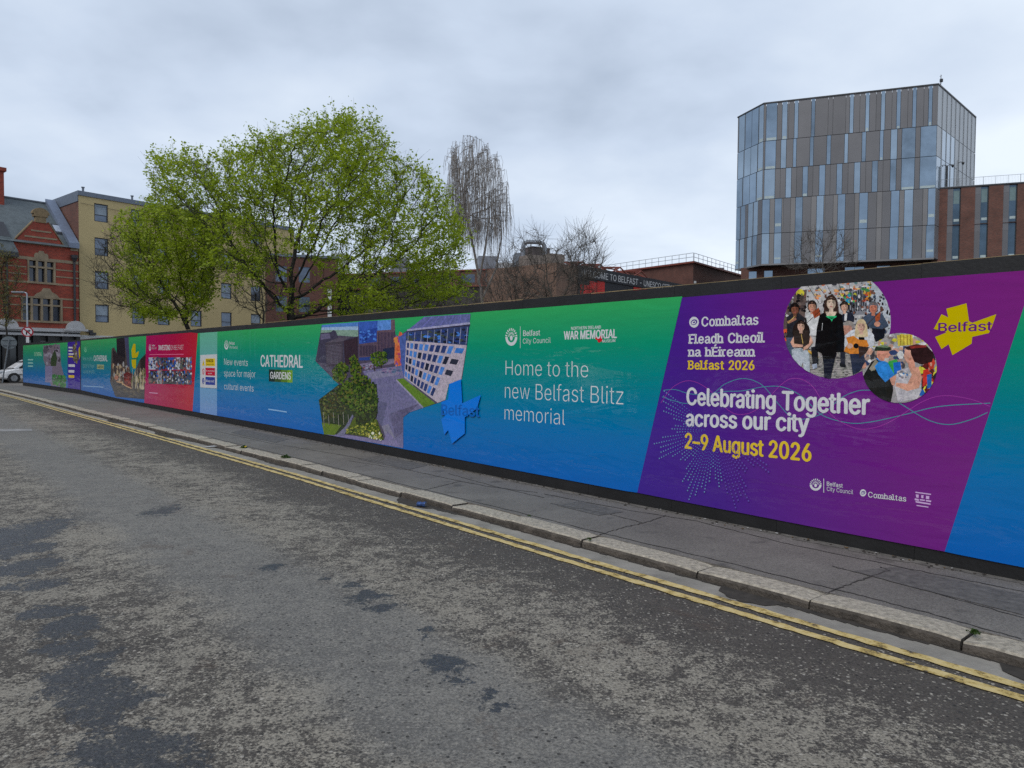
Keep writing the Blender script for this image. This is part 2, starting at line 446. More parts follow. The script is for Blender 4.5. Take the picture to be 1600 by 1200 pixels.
def paving_material():
    m, nt, b = new_mat('pavement_tarmac')
    N, L = nt.nodes.new, nt.links.new
    tc = N('ShaderNodeTexCoord'); P = tc.outputs['Object']
    n = N('ShaderNodeTexNoise'); n.inputs['Scale'].default_value = 1.1; n.inputs['Detail'].default_value = 7; n.inputs['Roughness'].default_value = 0.65; L(P, n.inputs['Vector'])
    r = N('ShaderNodeValToRGB'); L(n.outputs[0], r.inputs[0]); e = r.color_ramp.elements
    e[0].position, e[0].color = 0.3, (0.135, 0.122, 0.109, 1); e[1].position, e[1].color = 0.72, (0.205, 0.188, 0.169, 1)
    vo = N('ShaderNodeTexVoronoi'); vo.inputs['Scale'].default_value = 110; L(P, vo.inputs['Vector'])
    sc = N('ShaderNodeSeparateColor'); L(vo.outputs['Color'], sc.inputs[0])
    mr = N('ShaderNodeMapRange'); mr.inputs[3].default_value = 0.74; mr.inputs[4].default_value = 1.26; L(sc.outputs[0], mr.inputs[0])
    mx = N('ShaderNodeMix'); mx.data_type = 'RGBA'; mx.blend_type = 'MULTIPLY'; mx.inputs[0].default_value = 1
    L(r.outputs[0], mx.inputs[6]); L(mr.outputs[0], mx.inputs[7])
    n3 = N('ShaderNodeTexNoise'); n3.inputs['Scale'].default_value = 3.3; n3.inputs['Detail'].default_value = 4; L(P, n3.inputs['Vector'])
    mr3 = N('ShaderNodeMapRange'); mr3.inputs[1].default_value = 0.60; mr3.inputs[2].default_value = 0.72; mr3.inputs[4].default_value = 0.6; L(n3.outputs[0], mr3.inputs[0])
    mx2 = N('ShaderNodeMix'); mx2.data_type = 'RGBA'; L(mr3.outputs[0], mx2.inputs[0]); L(mx.outputs[2], mx2.inputs[6]); mx2.inputs[7].default_value = (0.05, 0.046, 0.043, 1)
    L(mx2.outputs[2], b.inputs['Base Color']); b.inputs['Roughness'].default_value = 0.85
    bp = N('ShaderNodeBump'); bp.inputs['Strength'].default_value = 0.4; bp.inputs['Distance'].default_value = 0.006
    L(vo.outputs['Distance'], bp.inputs['Height']); L(bp.outputs[0], b.inputs['Normal'])
    return m
M_PAVE = paving_material()
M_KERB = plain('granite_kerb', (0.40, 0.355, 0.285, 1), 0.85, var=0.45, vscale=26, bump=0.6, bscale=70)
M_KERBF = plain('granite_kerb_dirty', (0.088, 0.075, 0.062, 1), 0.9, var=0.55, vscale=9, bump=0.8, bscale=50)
M_GUT = plain('concrete_channel', (0.27, 0.25, 0.22, 1), 0.8, var=0.30, vscale=3.5, bump=0.3, bscale=60)
M_DIRT = plain('gutter_dirt', (0.045, 0.038, 0.032, 1), 0.95, var=0.4, vscale=12)
M_JOINT = plain('joint_grime', (0.052, 0.046, 0.041, 1), 0.95, var=0.3, vscale=8)

def yellow_paint():
    m, nt, b = new_mat('worn_yellow_paint')
    N, L = nt.nodes.new, nt.links.new
    tc = N('ShaderNodeTexCoord'); P = tc.outputs['Object']
    n = N('ShaderNodeTexNoise'); n.inputs['Scale'].default_value = 11; n.inputs['Detail'].default_value = 7; n.inputs['Roughness'].default_value = 0.75; L(P, n.inputs['Vector'])
    r = N('ShaderNodeValToRGB'); L(n.outputs[0], r.inputs[0]); e = r.color_ramp.elements
    e[0].position, e[0].color = 0.37, (0.085, 0.070, 0.05, 1); e[1].position, e[1].color = 0.60, (0.66, 0.52, 0.25, 1)
    k = e.new(0.43); k.color = (0.40, 0.28, 0.08, 1)
    k = e.new(0.50); k.color = (0.60, 0.455, 0.18, 1)
    L(r.outputs[0], b.inputs['Base Color']); b.inputs['Roughness'].default_value = 0.75
    n2 = N('ShaderNodeTexNoise'); n2.inputs['Scale'].default_value = 70; L(P, n2.inputs['Vector'])
    bp = N('ShaderNodeBump'); bp.inputs['Strength'].default_value = 0.5; bp.inputs['Distance'].default_value = 0.005
    L(n2.outputs[0], bp.inputs['Height']); L(bp.outputs[0], b.inputs['Normal'])
    return m
M_YEL = yellow_paint()

# kerb line (front top arris): offset from the hoarding as a function of s
KERB = [(-14, 1.63), (-0.4, 1.63), (3, 1.65), (8.5, 1.645), (14, 1.72), (20, 1.83), (25, 1.95), (32, 2.06), (36, 2.16), (42, 2.36), (46, 2.60), (49, 2.75)]
def kerb_off(s):
    for (a, x), (c, y) in zip(KERB, KERB[1:]):
        if a <= s <= c: return x + (y - x) * (s - a) / (c - a)
    return KERB[-1][1] if s > 0 else KERB[0][1]
S_END = 49.0

mb = MB()
G = 900
mb.face([(-G, -G, -0.16), (G, -G, -0.16), (G, G, -0.16), (-G, G, -0.16)])
tag(mb.build('ground', plain('site_earth', (0.075, 0.072, 0.06, 1), 0.95, var=0.4, vscale=0.3)), kind='structure')
mb = MB()
mb.face([so(-60, 11.0, ZR), so(-60, 1.0, ZR), so(62, 1.0, ZR), so(62, 11.0, ZR)])
mb.face([so(48, 11.0, ZR + 0.002), so(48, 90, ZR + 0.002), so(62, 90, ZR + 0.002), so(62, 11.0, ZR + 0.002)])
tag(mb.build('road', M_ROAD), kind='structure')

# pavement slab with kerb in front, wrapping round the corner at the far end
mb = MB()
ss = [-14 + i * 0.75 for i in range(85)]
ss = [s for s in ss if s <= S_END]
front = [so(s, kerb_off(s) - 0.25) for s in ss]
corner = [so(S_END + 1.5, 2.3), so(S_END + 3.0, 1.2), so(S_END + 3.6, -0.6), so(S_END + 4.0, -20)]
back = [so(S_END, -20), so(46.8, -20), so(46.8, -0.2), so(-14, -0.2)]
mb.poly(front + corner + back)
n_ = len(front + corner)
mb.mesh(front + corner + [p + Vector((0, 0, -0.15)) for p in front + corner], [(i, i + 1, n_ + i + 1, n_ + i) for i in range(n_ - 1)])
tag(mb.build('pavement', M_PAVE), kind='structure')

# kerb stones: granite blocks of uneven length with rounded arrises and open joints
mb = MB()
joints = [s_of(px, py)[0] for px, py in ((1600, 1003), (1515, 990), (1283, 928), (1112, 883), (921, 840), (810, 807), (716, 787), (640, 766), (575, 748), (546, 745))]
joints = [-14 + i * 0.9 for i in range(15)] + sorted(j for j in joints if j > -0.9)[1:]
joints = sorted(joints)
while joints[-1] < S_END - 0.5: joints.append(joints[-1] + RND.uniform(0.62, 1.05))
for a, c in zip(joints, joints[1:]):
    if c - a < 0.25: continue
    dz, do = RND.uniform(-0.010, 0.008), RND.uniform(-0.012, 0.012)
    tl = RND.uniform(-0.006, 0.006)
    nseg = max(3, int((c - a) / 0.12)); g = 0.007; r = 0.018
    rings = []
    for i in range(nseg + 1):
        f = i / nseg; s = a + g + (c - a - 2 * g) * f
        endr = 0.010 if i in (0, nseg) else 0.0
        o = kerb_off(s) + do; z = dz + tl * (f - .5) - endr + RND.uniform(-0.002, 0.002); w = RND.uniform(-0.005, 0.005)
        prof = [(-0.250, -0.2), (-0.250, z + 0.002), (-r * 1.3 + w, z + 0.004), (-r * .4 + w - endr, z - r * .35), (0.004 + w - endr, z - r * 1.3), (0.012 + w - endr, -0.16)]
        rings.append([so(s, o + x, zz) for x, zz in prof])
    vs = [p for ring in rings for p in ring]; k = 6
    for i in range(nseg):
        for j in range(5):
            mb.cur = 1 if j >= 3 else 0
            mb.mesh([rings[i][j], rings[i][j + 1], rings[i + 1][j + 1], rings[i + 1][j]], [(0, 1, 2, 3)])
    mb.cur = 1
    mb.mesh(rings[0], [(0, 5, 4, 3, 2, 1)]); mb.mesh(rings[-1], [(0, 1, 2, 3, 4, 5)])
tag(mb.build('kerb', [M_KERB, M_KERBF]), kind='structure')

def ribbon(mb, path, w0, w1=None, jit=0.0, z=None):
    """flat strip along a list of (s, off) with width, slightly wandering"""
    w1 = w0 if w1 is None else w1
    n = len(path); L_, R_ = [], []
    for i, (s, o) in enumerate(path):
        w = (w0 + (w1 - w0) * i / max(1, n - 1)) / 2
        a, c = path[max(0, i - 1)], path[min(n - 1, i + 1)]
        d = Vector((c[0] - a[0], c[1] - a[1])).normalized(); q = Vector((-d.y, d.x))
        j0, j1 = RND.uniform(-jit, jit), RND.uniform(-jit, jit)
        L_.append(so(s + q.x * (w + j0), o + q.y * (w + j0), z)); R_.append(so(s - q.x * (w + j1), o - q.y * (w + j1), z))
    for i in range(n - 1): mb.face([L_[i], R_[i], R_[i + 1], L_[i + 1]])

steps = [-14 + 0.08 * i for i in range(790)]
steps = [s for s in steps if s < S_END]
mb = MB()
ribbon(mb, [(s, kerb_off(s) + 0.115) for s in steps], 0.24, jit=0.012, z=ZR + 0.004)
tag(mb.build('gutter_channel', M_GUT), kind='structure')
mb = MB()
for s in steps:
    w = 0.02 + 0.05 * max(0, math.sin(s * 2.1) * math.sin(s * 0.73 + 1)) + RND.uniform(0, 0.02)
    a, c = s, s + 0.08
    mb.face([so(a, kerb_off(a) - 0.0, ZR + 0.008), so(a, kerb_off(a) + w, ZR + 0.008), so(c, kerb_off(c) + w * RND.uniform(.7, 1.3), ZR + 0.008), so(c, kerb_off(c) - 0.0, ZR + 0.008)])
# dark silted stretches of the channel
for s0, s1 in ((-0.9, -0.28), (5.2, 6.0), (14.5, 16.2), (19, 20.5), (1.0, 1.5)):
    pts = []
    k = 14
    for i in range(k + 1): pts.append(so(s0 + (s1 - s0) * i / k, kerb_off(s0) + 0.015, ZR + 0.0095))
    for i in range(k, -1, -1):
        f = i / k; pts.append(so(s0 + (s1 - s0) * f, kerb_off(s0) + 0.04 + 0.17 * math.sin(math.pi * f) ** .5 + RND.uniform(-.02, .02), ZR + 0.0095))
    mb.poly(pts)
tag(mb.build('gutter_silt', M_DIRT), kind='stuff')
# double yellow lines
for k, dd in enumerate((0.275, 0.435)):
    mb = MB()
    run = [s for s in steps if (k == 0 or not (-0.30 < s < -0.20))]
    seg = []
    for s in run:
        if seg and s - seg[-1] > 0.17:
            ribbon(mb, [(q, kerb_off(q) + dd * (1 - .012 * max(0, min(q, 8)))) for q in seg], 0.076, jit=0.009, z=ZR + 0.0075); seg = []
        seg.append(s)
    ribbon(mb, [(q, kerb_off(q) + dd * (1 - .012 * max(0, min(q, 8)))) for q in seg], 0.076, jit=0.009, z=ZR + 0.0075)
    tag(mb.build('yellow_line', M_YEL), kind='structure')
mb = MB()
mb.face([onz(2, 674, ZR + 0.004), onz(50, 673.5, ZR + 0.004), onz(50, 670.0, ZR + 0.004), onz(-10, 670.5, ZR + 0.004)])
tag(mb.build('road_marking', plain('faded_white_paint', (0.27, 0.26, 0.25, 1), 0.7, var=0.35, vscale=5)), kind='structure')

# cracks and reinstatement joints in the pavement
mb = MB()
def crack(pts, w=0.012, jit=0.010, n=14, z=0.004):
    path = []
    for (a, c) in zip(pts, pts[1:]):
        for i in range(n):
            f = i / n; path.append((a[0] + (c[0] - a[0]) * f + RND.uniform(-jit, jit), a[1] + (c[1] - a[1]) * f + RND.uniform(-jit, jit)))
    path.append(pts[-1])
    ribbon(mb, path, w * .8, w, jit=0.003, z=z)
px_cr = [[(1600, 966), (1380, 905), (1300, 885)], [(1600, 925), (1440, 893), (1230, 850), (1090, 815), (980, 797), (850, 772)], [(1290, 928), (1330, 912), (1390, 892), (1375, 886)],
         [(936, 836), (975, 824), (1008, 817), (1040, 806)], [(1004, 817), (950, 803), (860, 787)], [(545, 720), (640, 735), (700, 748), (760, 760), (840, 770)],
         [(330, 672), (420, 692), (545, 713), (600, 724)], [(660, 767), (700, 757), (720, 752)], [(700, 740), (780, 762), (850, 778)], [(1600, 1000), (1450, 958), (1300, 920), (1110, 873), (940, 833), (800, 798), (620, 755), (480, 720), (330, 684)]]
for line in px_cr:
    crack([s_of(x, y) for x, y in line], w=0.014)
tag(mb.build('pavement_joints', M_JOINT), kind='structure')
mb = MB()
for pts in ([(1330, 893), (1600, 962), (1600, 930), (1450, 897), (1400, 886)], [(560, 718), (640, 734), (668, 727), (596, 711)], [(360, 676), (430, 692), (452, 686), (380, 671)], [(870, 790), (936, 806), (975, 800), (905, 783)]):
    q = [s_of(x, y) for x, y in pts]; mb.poly([so(a_, b_, 0.0035) for a_, b_ in q])
tag(mb.build('pavement_patch', plain('patch_tarmac', (0.125, 0.116, 0.107, 1), 0.85, var=0.4, vscale=14, bump=.4, bscale=80)), kind='structure')
# silt, leaf litter and pale plaster dust along the foot of the hoarding
mb = MB()
for i in range(520):
    s = RND.uniform(-2.5, 30); o = 0.02 + abs(RND.gauss(0, 0.055)); r = RND.uniform(0.004, 0.016)
    k = RND.randint(4, 6); ph = RND.uniform(0, 6)
    mb.cur = RND.choice((0, 0, 0, 1, 2))
    mb.poly([so(s + r * RND.uniform(.6, 1.3) * math.cos(ph + 6.283 * j / k), o + r * RND.uniform(.6, 1.3) * math.sin(ph + 6.283 * j / k), 0.004 + 0.00001 * i) for j in range(k)], (0, 0, 0.004))
tag(mb.build('foot_debris', [plain('grit_dark', (.05, .042, .034, 1), .95), plain('grit_pale', (.42, .41, .40, 1), .9), plain('leaf_litter', (.16, .10, .045, 1), .9)]), kind='stuff')
mb = MB()
for a in range(0, 150):
    s = -3 + a * 0.25; w = 0.05 + 0.04 * math.sin(s * 1.7) + RND.uniform(0, .05)
    mb.face([so(s, 0.0, 0.003), so(s, w, 0.003), so(s + .25, w * RND.uniform(.7, 1.3), 0.003), so(s + .25, 0.0, 0.003)])
tag(mb.build('foot_silt', plain('pale_silt', (0.15, 0.138, 0.124, 1), 0.95, var=0.5, vscale=9)), kind='stuff')

# ------------------------------------------------------------------ hoarding
HRZ = math.atan2(-U.y, -U.x)
hoarding = empty('hoarding', A0, 'long black site hoarding covered in glossy printed banners beside the pavement', 'hoarding', rz=HRZ)
HMI = (Matrix.Translation(A0) @ Matrix.Rotation(HRZ, 4, 'Z')).inverted()
S_BEND = 35.4
PB = so(S_BEND, 0); PE = so(48.2, 0.62)
UB = (PE - PB).normalized(); NB = Vector((UB.y, -UB.x, 0)); NB = NB if NB.dot(-PB) > 0 else -NB
def hl(x, y, lift=0.0):
    """photo pixel -> point on the hoarding face, in the hoarding's local frame"""
    d = ray(x, y)
    if x >= 127: P, n = A0, NW
    else: P, n = PB, NB
    q = EYEV + d * ((P - EYEV).dot(n) / d.dot(n)) + n * lift
    return HMI @ q
def sl(s, z, lift=0.0):
    return Vector((-s, -lift, z))
M_BOARD = plain('black_board_paint', (0.016, 0.016, 0.017, 1), 0.55, var=0.35, vscale=2.0, bump=0.15, bscale=30)
M_RAW = plain('raw_ply_edge', (0.33, 0.25, 0.13, 1), 0.8, var=0.4, vscale=6)
mb = MB()
def hsec(mb, s0, s1, z0, z1, y0, y1):
    mb.box(sl(s0, z0, y0), Vector((-(s1 - s0), 0, 0)), Vector((0, -(y1 - y0), 0)), Vector((0, 0, z1 - z0)))
k = -9.0
while k < S_BEND - 0.01:
    e = min(k + 1.22, S_BEND); dzt = RND.uniform(-0.011, 0.006)
    hsec(mb, k + .0015, e - .0015, 0.0, 2.435 + dzt, -0.018, 0.0); k = e
lb = HMI @ PB; le = HMI @ PE
mb.box(lb, le - lb, (HMI.to_3x3() @ -NB) * 0.018, Vector((0, 0, 2.435)))
mb.build('board', M_BOARD, hoarding, local=True)
mb = MB()
for i in range(int(44 / 1.22)):
    s = -9 + i * 1.22
    hsec(mb, s + .004, s + 1.215, 2.436, 2.436 + RND.uniform(.004, .009), -0.018, -0.002)
mb.build('raw_top_edge', M_RAW, hoarding, local=True)
mb = MB()
for i in range(19):                       # timber props behind
    mb = MB(); mb.box(sl(-8 + i * 2.3, 0, -0.12), Vector((-.075, 0, 0)), Vector((0, .1, 0)), Vector((0, 0, 2.25)))
    mb.build('rear_post', plain('softwood', (.30, .22, .13, 1), .8), hoarding, local=True)

KW = 1.70
def W(r, g, b): return rgb(r, g, b, KW)
GB = [(0.0, W(0, 84, 160)), (0.28, W(0, 96, 152)), (0.55, W(0, 112, 122)), (0.78, W(10, 128, 96)), (1.0, W(44, 146, 80))]
M_GB = vinyl('print_green_blue', GB)
M_GB2 = vinyl('print_green_blue_pale', [(0.0, W(96, 130, 180)), (0.4, W(92, 140, 172)), (0.75, W(88, 150, 142)), (1.0, W(92, 160, 132))])
M_PUR = vinyl('print_purple', [(0.0, W(50, 30, 128)), (0.35, W(62, 28, 120)), (0.7, W(96, 26, 112)), (1.0, W(110, 32, 108))], axis='X', lo=-4.3, hi=0.9, zmix=0.35)
M_PINK = vinyl('print_pink_red', [(0.0, W(150, 0, 78)), (0.45, W(152, 4, 56)), (1.0, W(172, 34, 24))], axis='X', lo=-23.9, hi=-17.7)
M_ART = vinyl('print_artwork', attr=True)
M_PHOTO = vinyl('print_photograph', attr=True)
def photo_grain(m):
    nt = m.node_tree; N, L = nt.nodes.new, nt.links.new; b = nt.nodes['Principled BSDF']
    src = b.inputs['Base Color'].links[0].from_socket; tc = N('ShaderNodeTexCoord')
    n = N('ShaderNodeTexNoise'); n.inputs['Scale'].default_value = 26; n.inputs['Detail'].default_value = 8; n.inputs['Roughness'].default_value = 0.75; n.inputs['Distortion'].default_value = 0.8
    L(tc.outputs['Object'], n.inputs['Vector'])
    mp = N('ShaderNodeMapRange'); mp.inputs[1].default_value = 0.3; mp.inputs[2].default_value = 0.7; mp.inputs[3].default_value = 0.45; mp.inputs[4].default_value = 1.30; L(n.outputs['Fac'], mp.inputs[0])
    mx = N('ShaderNodeMix'); mx.data_type = 'RGBA'; mx.blend_type = 'MULTIPLY'; mx.inputs[0].default_value = 1; L(src, mx.inputs[6]); L(mp.outputs[0], mx.inputs[7])
    mc = N('ShaderNodeMix'); mc.data_type = 'RGBA'; mc.blend_type = 'OVERLAY'; mc.inputs[0].default_value = 0.22; L(mx.outputs[2], mc.inputs[6]); L(n.outputs['Color'], mc.inputs[7])
    L(mc.outputs[2], b.inputs['Base Color'])
photo_grain(M_PHOTO)

def panel(name, pts, mat, parent=hoarding, lift=0.012, th=0.010, label=None):
    mb = MB()
    P = [hl(x, y, lift) for x, y in pts]
    mb.poly(P, Vector((0, th, 0)))
    o = mb.build(name, mat, parent, local=True)
    if label: o['label'] = label
    return o
def top_y(x): return 422.5 + (1600 - x) * 0.0747 + (1.8 if 300 < x < 1300 else 0)
def bot_y(x):
    P_ = [(127, 609.5), (160, 618), (260, 635.4), (460, 670.4), (560, 688.3), (980, 767.5), (1080, 786), (1500, 867), (1600, 886.7), (2600, 1090)]
    for (a, b_), (c, d) in zip(P_, P_[1:]):
        if a <= x <= c: return b_ + (d - b_) * (x - a) / (c - a)
def strip(xt0, xb0, xt1, xb1):
    n = 8
    t = [(xt0 + (xt1 - xt0) * i / n, top_y(xt0 + (xt1 - xt0) * i / n)) for i in range(n + 1)]
    b_ = [(xb0 + (xb1 - xb0) * i / n, bot_y(xb0 + (xb1 - xb0) * i / n)) for i in range(n, -1, -1)]
    return t + b_

class Art(MB):
    """flat printed artwork on the hoarding, in photo pixels mapped onto its face"""
    def __init__(self, lift=0.0125, clip=None):
        super().__init__(); self.l = lift; self.seg = []
    inc = 2.5e-5
    def up(self): self.l += self.inc; return self.l
    def px(self, pts, c, tr=None):
        l = self.up(); self.col = c
        if tr: pts = [tr(*p) for p in pts]
        self.poly([hl(x, y, l) for x, y in pts])
    def ell(self, x, y, rx, ry, c, tr=None, n=14, jit=0.0, rot=0.0):
        pts = []
        for i in range(n):
            a = 6.28318 * i / n; j = 1 + RND.uniform(-jit, jit)
            u, v = rx * j * math.cos(a), ry * j * math.sin(a)
            pts.append((x + u * math.cos(rot) - v * math.sin(rot), y + u * math.sin(rot) + v * math.cos(rot)))
        self.px(pts, c, tr)
    def line(self, pts, w, c, tr=None):
        self.seg.append(len(self.f))
        if tr: pts = [tr(*p) for p in pts]
        l = self.up(); self.col = c
        q = [hl(x, y, l) for x, y in pts]
        for i in range(len(q) - 1):
            a, b_ = q[i], q[i + 1]; d = (b_ - a); d.normalize(); nrm = Vector((-d.z, 0, d.x)) * w / 2
            if i < len(q) - 2: b_ = b_ + d * w * .2
            self.face([a - nrm, b_ - nrm, b_ + nrm, a + nrm])
    def scatter(self, poly, n, rx, ry, cols, tr=None, jit=0.3, k=6):
        xs = [p[0] for p in poly]; ys = [p[1] for p in poly]; done = 0; tries = 0; self.inc = 4e-6
        while done < n and tries < n * 40:
            tries += 1
            x, y = RND.uniform(min(xs), max(xs)), RND.uniform(min(ys), max(ys))
            ins = False; j = len(poly) - 1
            for i in range(len(poly)):
                if (poly[i][1] > y) != (poly[j][1] > y) and x < (poly[j][0] - poly[i][0]) * (y - poly[i][1]) / (poly[j][1] - poly[i][1]) + poly[i][0]: ins = not ins
                j = i
            if not ins: continue
            done += 1; f = RND.uniform(.55, 1.35)
            self.ell(x, y, rx * f * RND.uniform(.7, 1.3), ry * f * RND.uniform(.7, 1.3), RND.choice(cols), tr, k, jit)
        self.inc = 2.5e-5
    def text(self, s, p0, p1, ptop, c, weight=0.0, serif=False):
        """baseline from p0 to p1 (photo pixels), cap height up to ptop above p0"""
        a, b_, t = hl(*p0), hl(*p1), hl(*ptop)
        H = t.z - a.z
        vs, fs, wd = glyphs(s, min(weight, 0.0), serif)
        w = max(weight, 0.0) * 1.15; self.seg.append(len(self.f))
        sx = (b_.x - a.x) / (wd + 2 * w); sy = H
        for ox, oy in ((0, 0), (-w, 0), (w, 0), (-w * .5, 0), (w * .5, 0), (0, w * .45), (0, -w * .45)) if w > 0 else ((0, 0),):
            l = self.up(); self.col = c
            self.mesh([Vector((a.x + (v[0] + w + ox) * sx, a.y - l + (b_.y - a.y) * v[0] / wd, a.z + (b_.z - a.z) * v[0] / wd + (v[1] + oy) * sy)) for v in vs], fs)
            if serif: self.l += 3e-5
    def done(self, name, parent, label=None):
        if name == 'lettering' and len(self.seg) > 1:
            cuts = sorted(set([0] + self.seg + [len(self.f)])); o = None
            for a_, b_ in zip(cuts, cuts[1:]):
                m = MB(); idx = {}
                for f, c in zip(self.f[a_:b_], self.c[a_:b_]):
                    m.f.append(tuple(idx.setdefault(i, len(idx)) for i in f)); m.c.append(c); m.m.append(0)
                m.v = [self.v[i] for i in idx]
                o = m.build(name, M_ART, parent, local=True, color=True)
            return o
        o = self.build(name, M_PHOTO if name == 'photo_print' else M_ART, parent, local=True, color=True)
        if label: o['label'] = label
        return o

FONT = None
try:
    import os
    FONT = bpy.data.fonts.load(os.path.join(bpy.utils.system_resource('DATAFILES'), 'fonts', 'Inter.woff2'))
except Exception:
    FONT = None
_GC = {}
def raw_glyph(s, weight):
    key = (s, weight)
    if key in _GC: return _GC[key]
    cu = bpy.data.curves.new('t', 'FONT'); cu.body = s; cu.size = 1.0; cu.offset = weight; cu.resolution_u = 3
    cu.fill_mode = 'BOTH'
    if FONT: cu.font = FONT
    o = bpy.data.objects.new('t', cu); COL.objects.link(o)
    dg = bpy.context.evaluated_depsgraph_get(); dg.update()
    me = o.evaluated_get(dg).to_mesh()
    vs = [(v.co.x, v.co.y) for v in me.vertices]; fs = [tuple(p.vertices) for p in me.polygons]
    fs = [f if ((vs[f[1]][0] - vs[f[0]][0]) * (vs[f[2]][1] - vs[f[0]][1]) - (vs[f[1]][1] - vs[f[0]][1]) * (vs[f[2]][0] - vs[f[0]][0])) > 0 else tuple(reversed(f)) for f in fs]
    o.evaluated_get(dg).to_mesh_clear()
    bpy.data.objects.remove(o); bpy.data.curves.remove(cu)
    _GC[key] = (vs, fs); return vs, fs
# slab serifs: per letter, bars as (x0, x1, level) in glyph-width fractions; level b baseline, x x-height, c cap / ascender
SERIFS = {'F': [(-.12, .62, 'b'), (-.12, .3, 'c')], 'l': [(-.5, 1.5, 'b'), (-.6, .6, 'c')], 'd': [(.75, 1.15, 'b')], 'h': [(-.12, .44, 'b'), (.62, 1.12, 'b'), (-.12, .2, 'c')],
          'n': [(-.15, .48, 'b'), (.58, 1.15, 'b'), (-.2, .3, 'x')], 'm': [(-.1, .3, 'b'), (.36, .66, 'b'), (.74, 1.1, 'b'), (-.12, .2, 'x')], 'i': [(-.6, 1.6, 'b'), (-.7, .6, 'x')],
          'r': [(-.2, .75, 'b'), (-.25, .4, 'x')], 'E': [(-.14, .2, 'b'), (-.14, .2, 'c')], 'É': [(-.14, .2, 'b'), (-.14, .2, 'c')], 'B': [(-.14, .2, 'b'), (-.14, .2, 'c')], 'f': [(-.05, .9, 'b')], 'a': [(.8, 1.18, 'b')], 't': [(.5, 1.05, 'b')]}
def glyphs(s, weight, serif):
    capv = [v[1] for v in raw_glyph('H', 0.0)[0]]; cap = max(capv)
    if not serif:
        vs, fs = raw_glyph(s, weight)
        x0 = min(v[0] for v in vs); x1 = max(v[0] for v in vs)
        return [((v[0] - x0) / cap, v[1] / cap) for v in vs], fs, (x1 - x0) / cap
    xh = max(v[1] for v in raw_glyph('x', 0.0)[0])
    V, Fc, cx = [], [], 0.0
    for ch in s:
        if ch == ' ': cx += 0.26; continue
        vs, fs = raw_glyph(ch, weight)
        x0 = min(v[0] for v in vs); x1 = max(v[0] for v in vs); w = x1 - x0
        i = len(V); V += [((v[0] - x0 + cx) / cap, v[1] / cap) for v in vs]; Fc += [tuple(i + k for k in f) for f in fs]
        for a, b_, lv in SERIFS.get(ch, ()):
            h = 0.075; asc = max(v[1] for v in vs) if ch in 'ldh' else cap
            y0 = {'b': 0.0, 'x': xh - h, 'c': asc - h}[lv]
            q = len(V); V += [((x + cx) / cap, y / cap) for x, y in ((a * w, y0), (b_ * w, y0), (b_ * w, y0 + h), (a * w, y0 + h))]
            Fc.append((q, q + 1, q + 2, q + 3))
        cx += w + 0.105
    return V, Fc, (cx - 0.105) / cap

WHT = (0.80, 0.81, 0.84, 1); YEL = W(200, 168, 40); STAR = W(176, 158, 0); SKIN = W(196, 150, 128)
def crest(art, x, y, rx, ry, c=WHT):
    """round civic crest: solid lower crescent, fine radiating marks above"""
    n = 16
    out = [(x + rx * math.cos(a), y + ry * math.sin(a)) for a in [math.pi * i / n for i in range(n + 1)]]
    inn = [(x + rx * .62 * math.cos(a), y + ry * .62 * math.sin(a)) for a in [math.pi * i / n for i in range(n, -1, -1)]]
    art.px(out + inn, c)
    for i in range(9):
        a = math.pi + math.pi * (i + .5) / 9
        art.px([(x + rx * f * math.cos(a + g), y + ry * f * math.sin(a + g)) for f, g in ((.70, -.08), (1.0, -.09), (1.0, .09), (.70, .08))], c)
    for i in range(7):
        a = math.pi + math.pi * (i + .5) / 7
        art.px([(x + rx * f * math.cos(a + g), y + ry * f * math.sin(a + g)) for f, g in ((.30, -.15), (.58, -.1), (.58, .1), (.30, .15))], c)
    art.ell(x, y + ry * .12, rx * .24, ry * .30, c, n=8)
def starburst(art, x, y, w, h, c, sx=1.0):
    """five-pointed asymmetric burst; x,y = left edge and top, w x h its box"""
    P = [(20, 64), (32, 41), (42.5, 46), (39.5, 32.5), (71, 24), (75, 52), (80, 54.5), (117.5, 41), (112, 57), (106, 70.5), (80, 76.5), (79, 87), (49, 105), (43, 88), (32, 95.5), (22, 76.5), (40, 69.5), (24, 65)]
    art.px([(x + (px - 20) / 97.5 * w, y + (py - 24) / 81.0 * h) for px, py in P], c)

# --- banner: far right green and blue sheet
end_panel = panel('printed_banner', [(1600, 481), (1476.7, 861.5), (1500, 866.5), (1600, 886.2), (2300, 1025), (2300, 371), (1640, 420.5), (1620, 421.5)], M_GB, label='green to blue end of the banner run, cut on a slant')
# --- banner: purple festival
fest = panel('printed_banner', [(1067, 465), (1200, 453.7), (1330, 443.6), (1470, 432.8), (1620, 421.5), (1600, 481), (1476.7, 861.5), (1300, 828.5), (1080, 786), (996.7, 769.6)], M_PUR, label='purple festival banner with two round photographs')
a = Art()
a.text('Comhaltas', (1097, 510.2), (1186, 507.2), (1097, 495.5), WHT, 0.040, True)
a.text('Fleadh Cheoil', (1077.5, 537), (1194.5, 535), (1078, 522.5), WHT, 0.046, True)
a.text('na hÉireann', (1077, 557), (1180, 557), (1077.4, 543), WHT, 0.046, True)
a.text('Belfast 2026', (1076.5, 577), (1180, 578), (1077, 563.5), YEL, 0.046, True)
a.text('Celebrating Together', (1073.5, 632), (1360, 648), (1074.5, 606), WHT, 0.050)
a.text('across our city', (1072.5, 665), (1266, 675), (1073.5, 640.5), WHT, 0.050)
a.text('2–9 August 2026', (1071, 700), (1269, 721), (1072, 676.5), YEL, 0.050)
a.text('Belfast', (1293, 758.5), (1318, 762), (1293, 752), WHT, 0.018)
a.text('City Council', (1293, 766.5), (1334, 772), (1293, 760), WHT, 0.0)
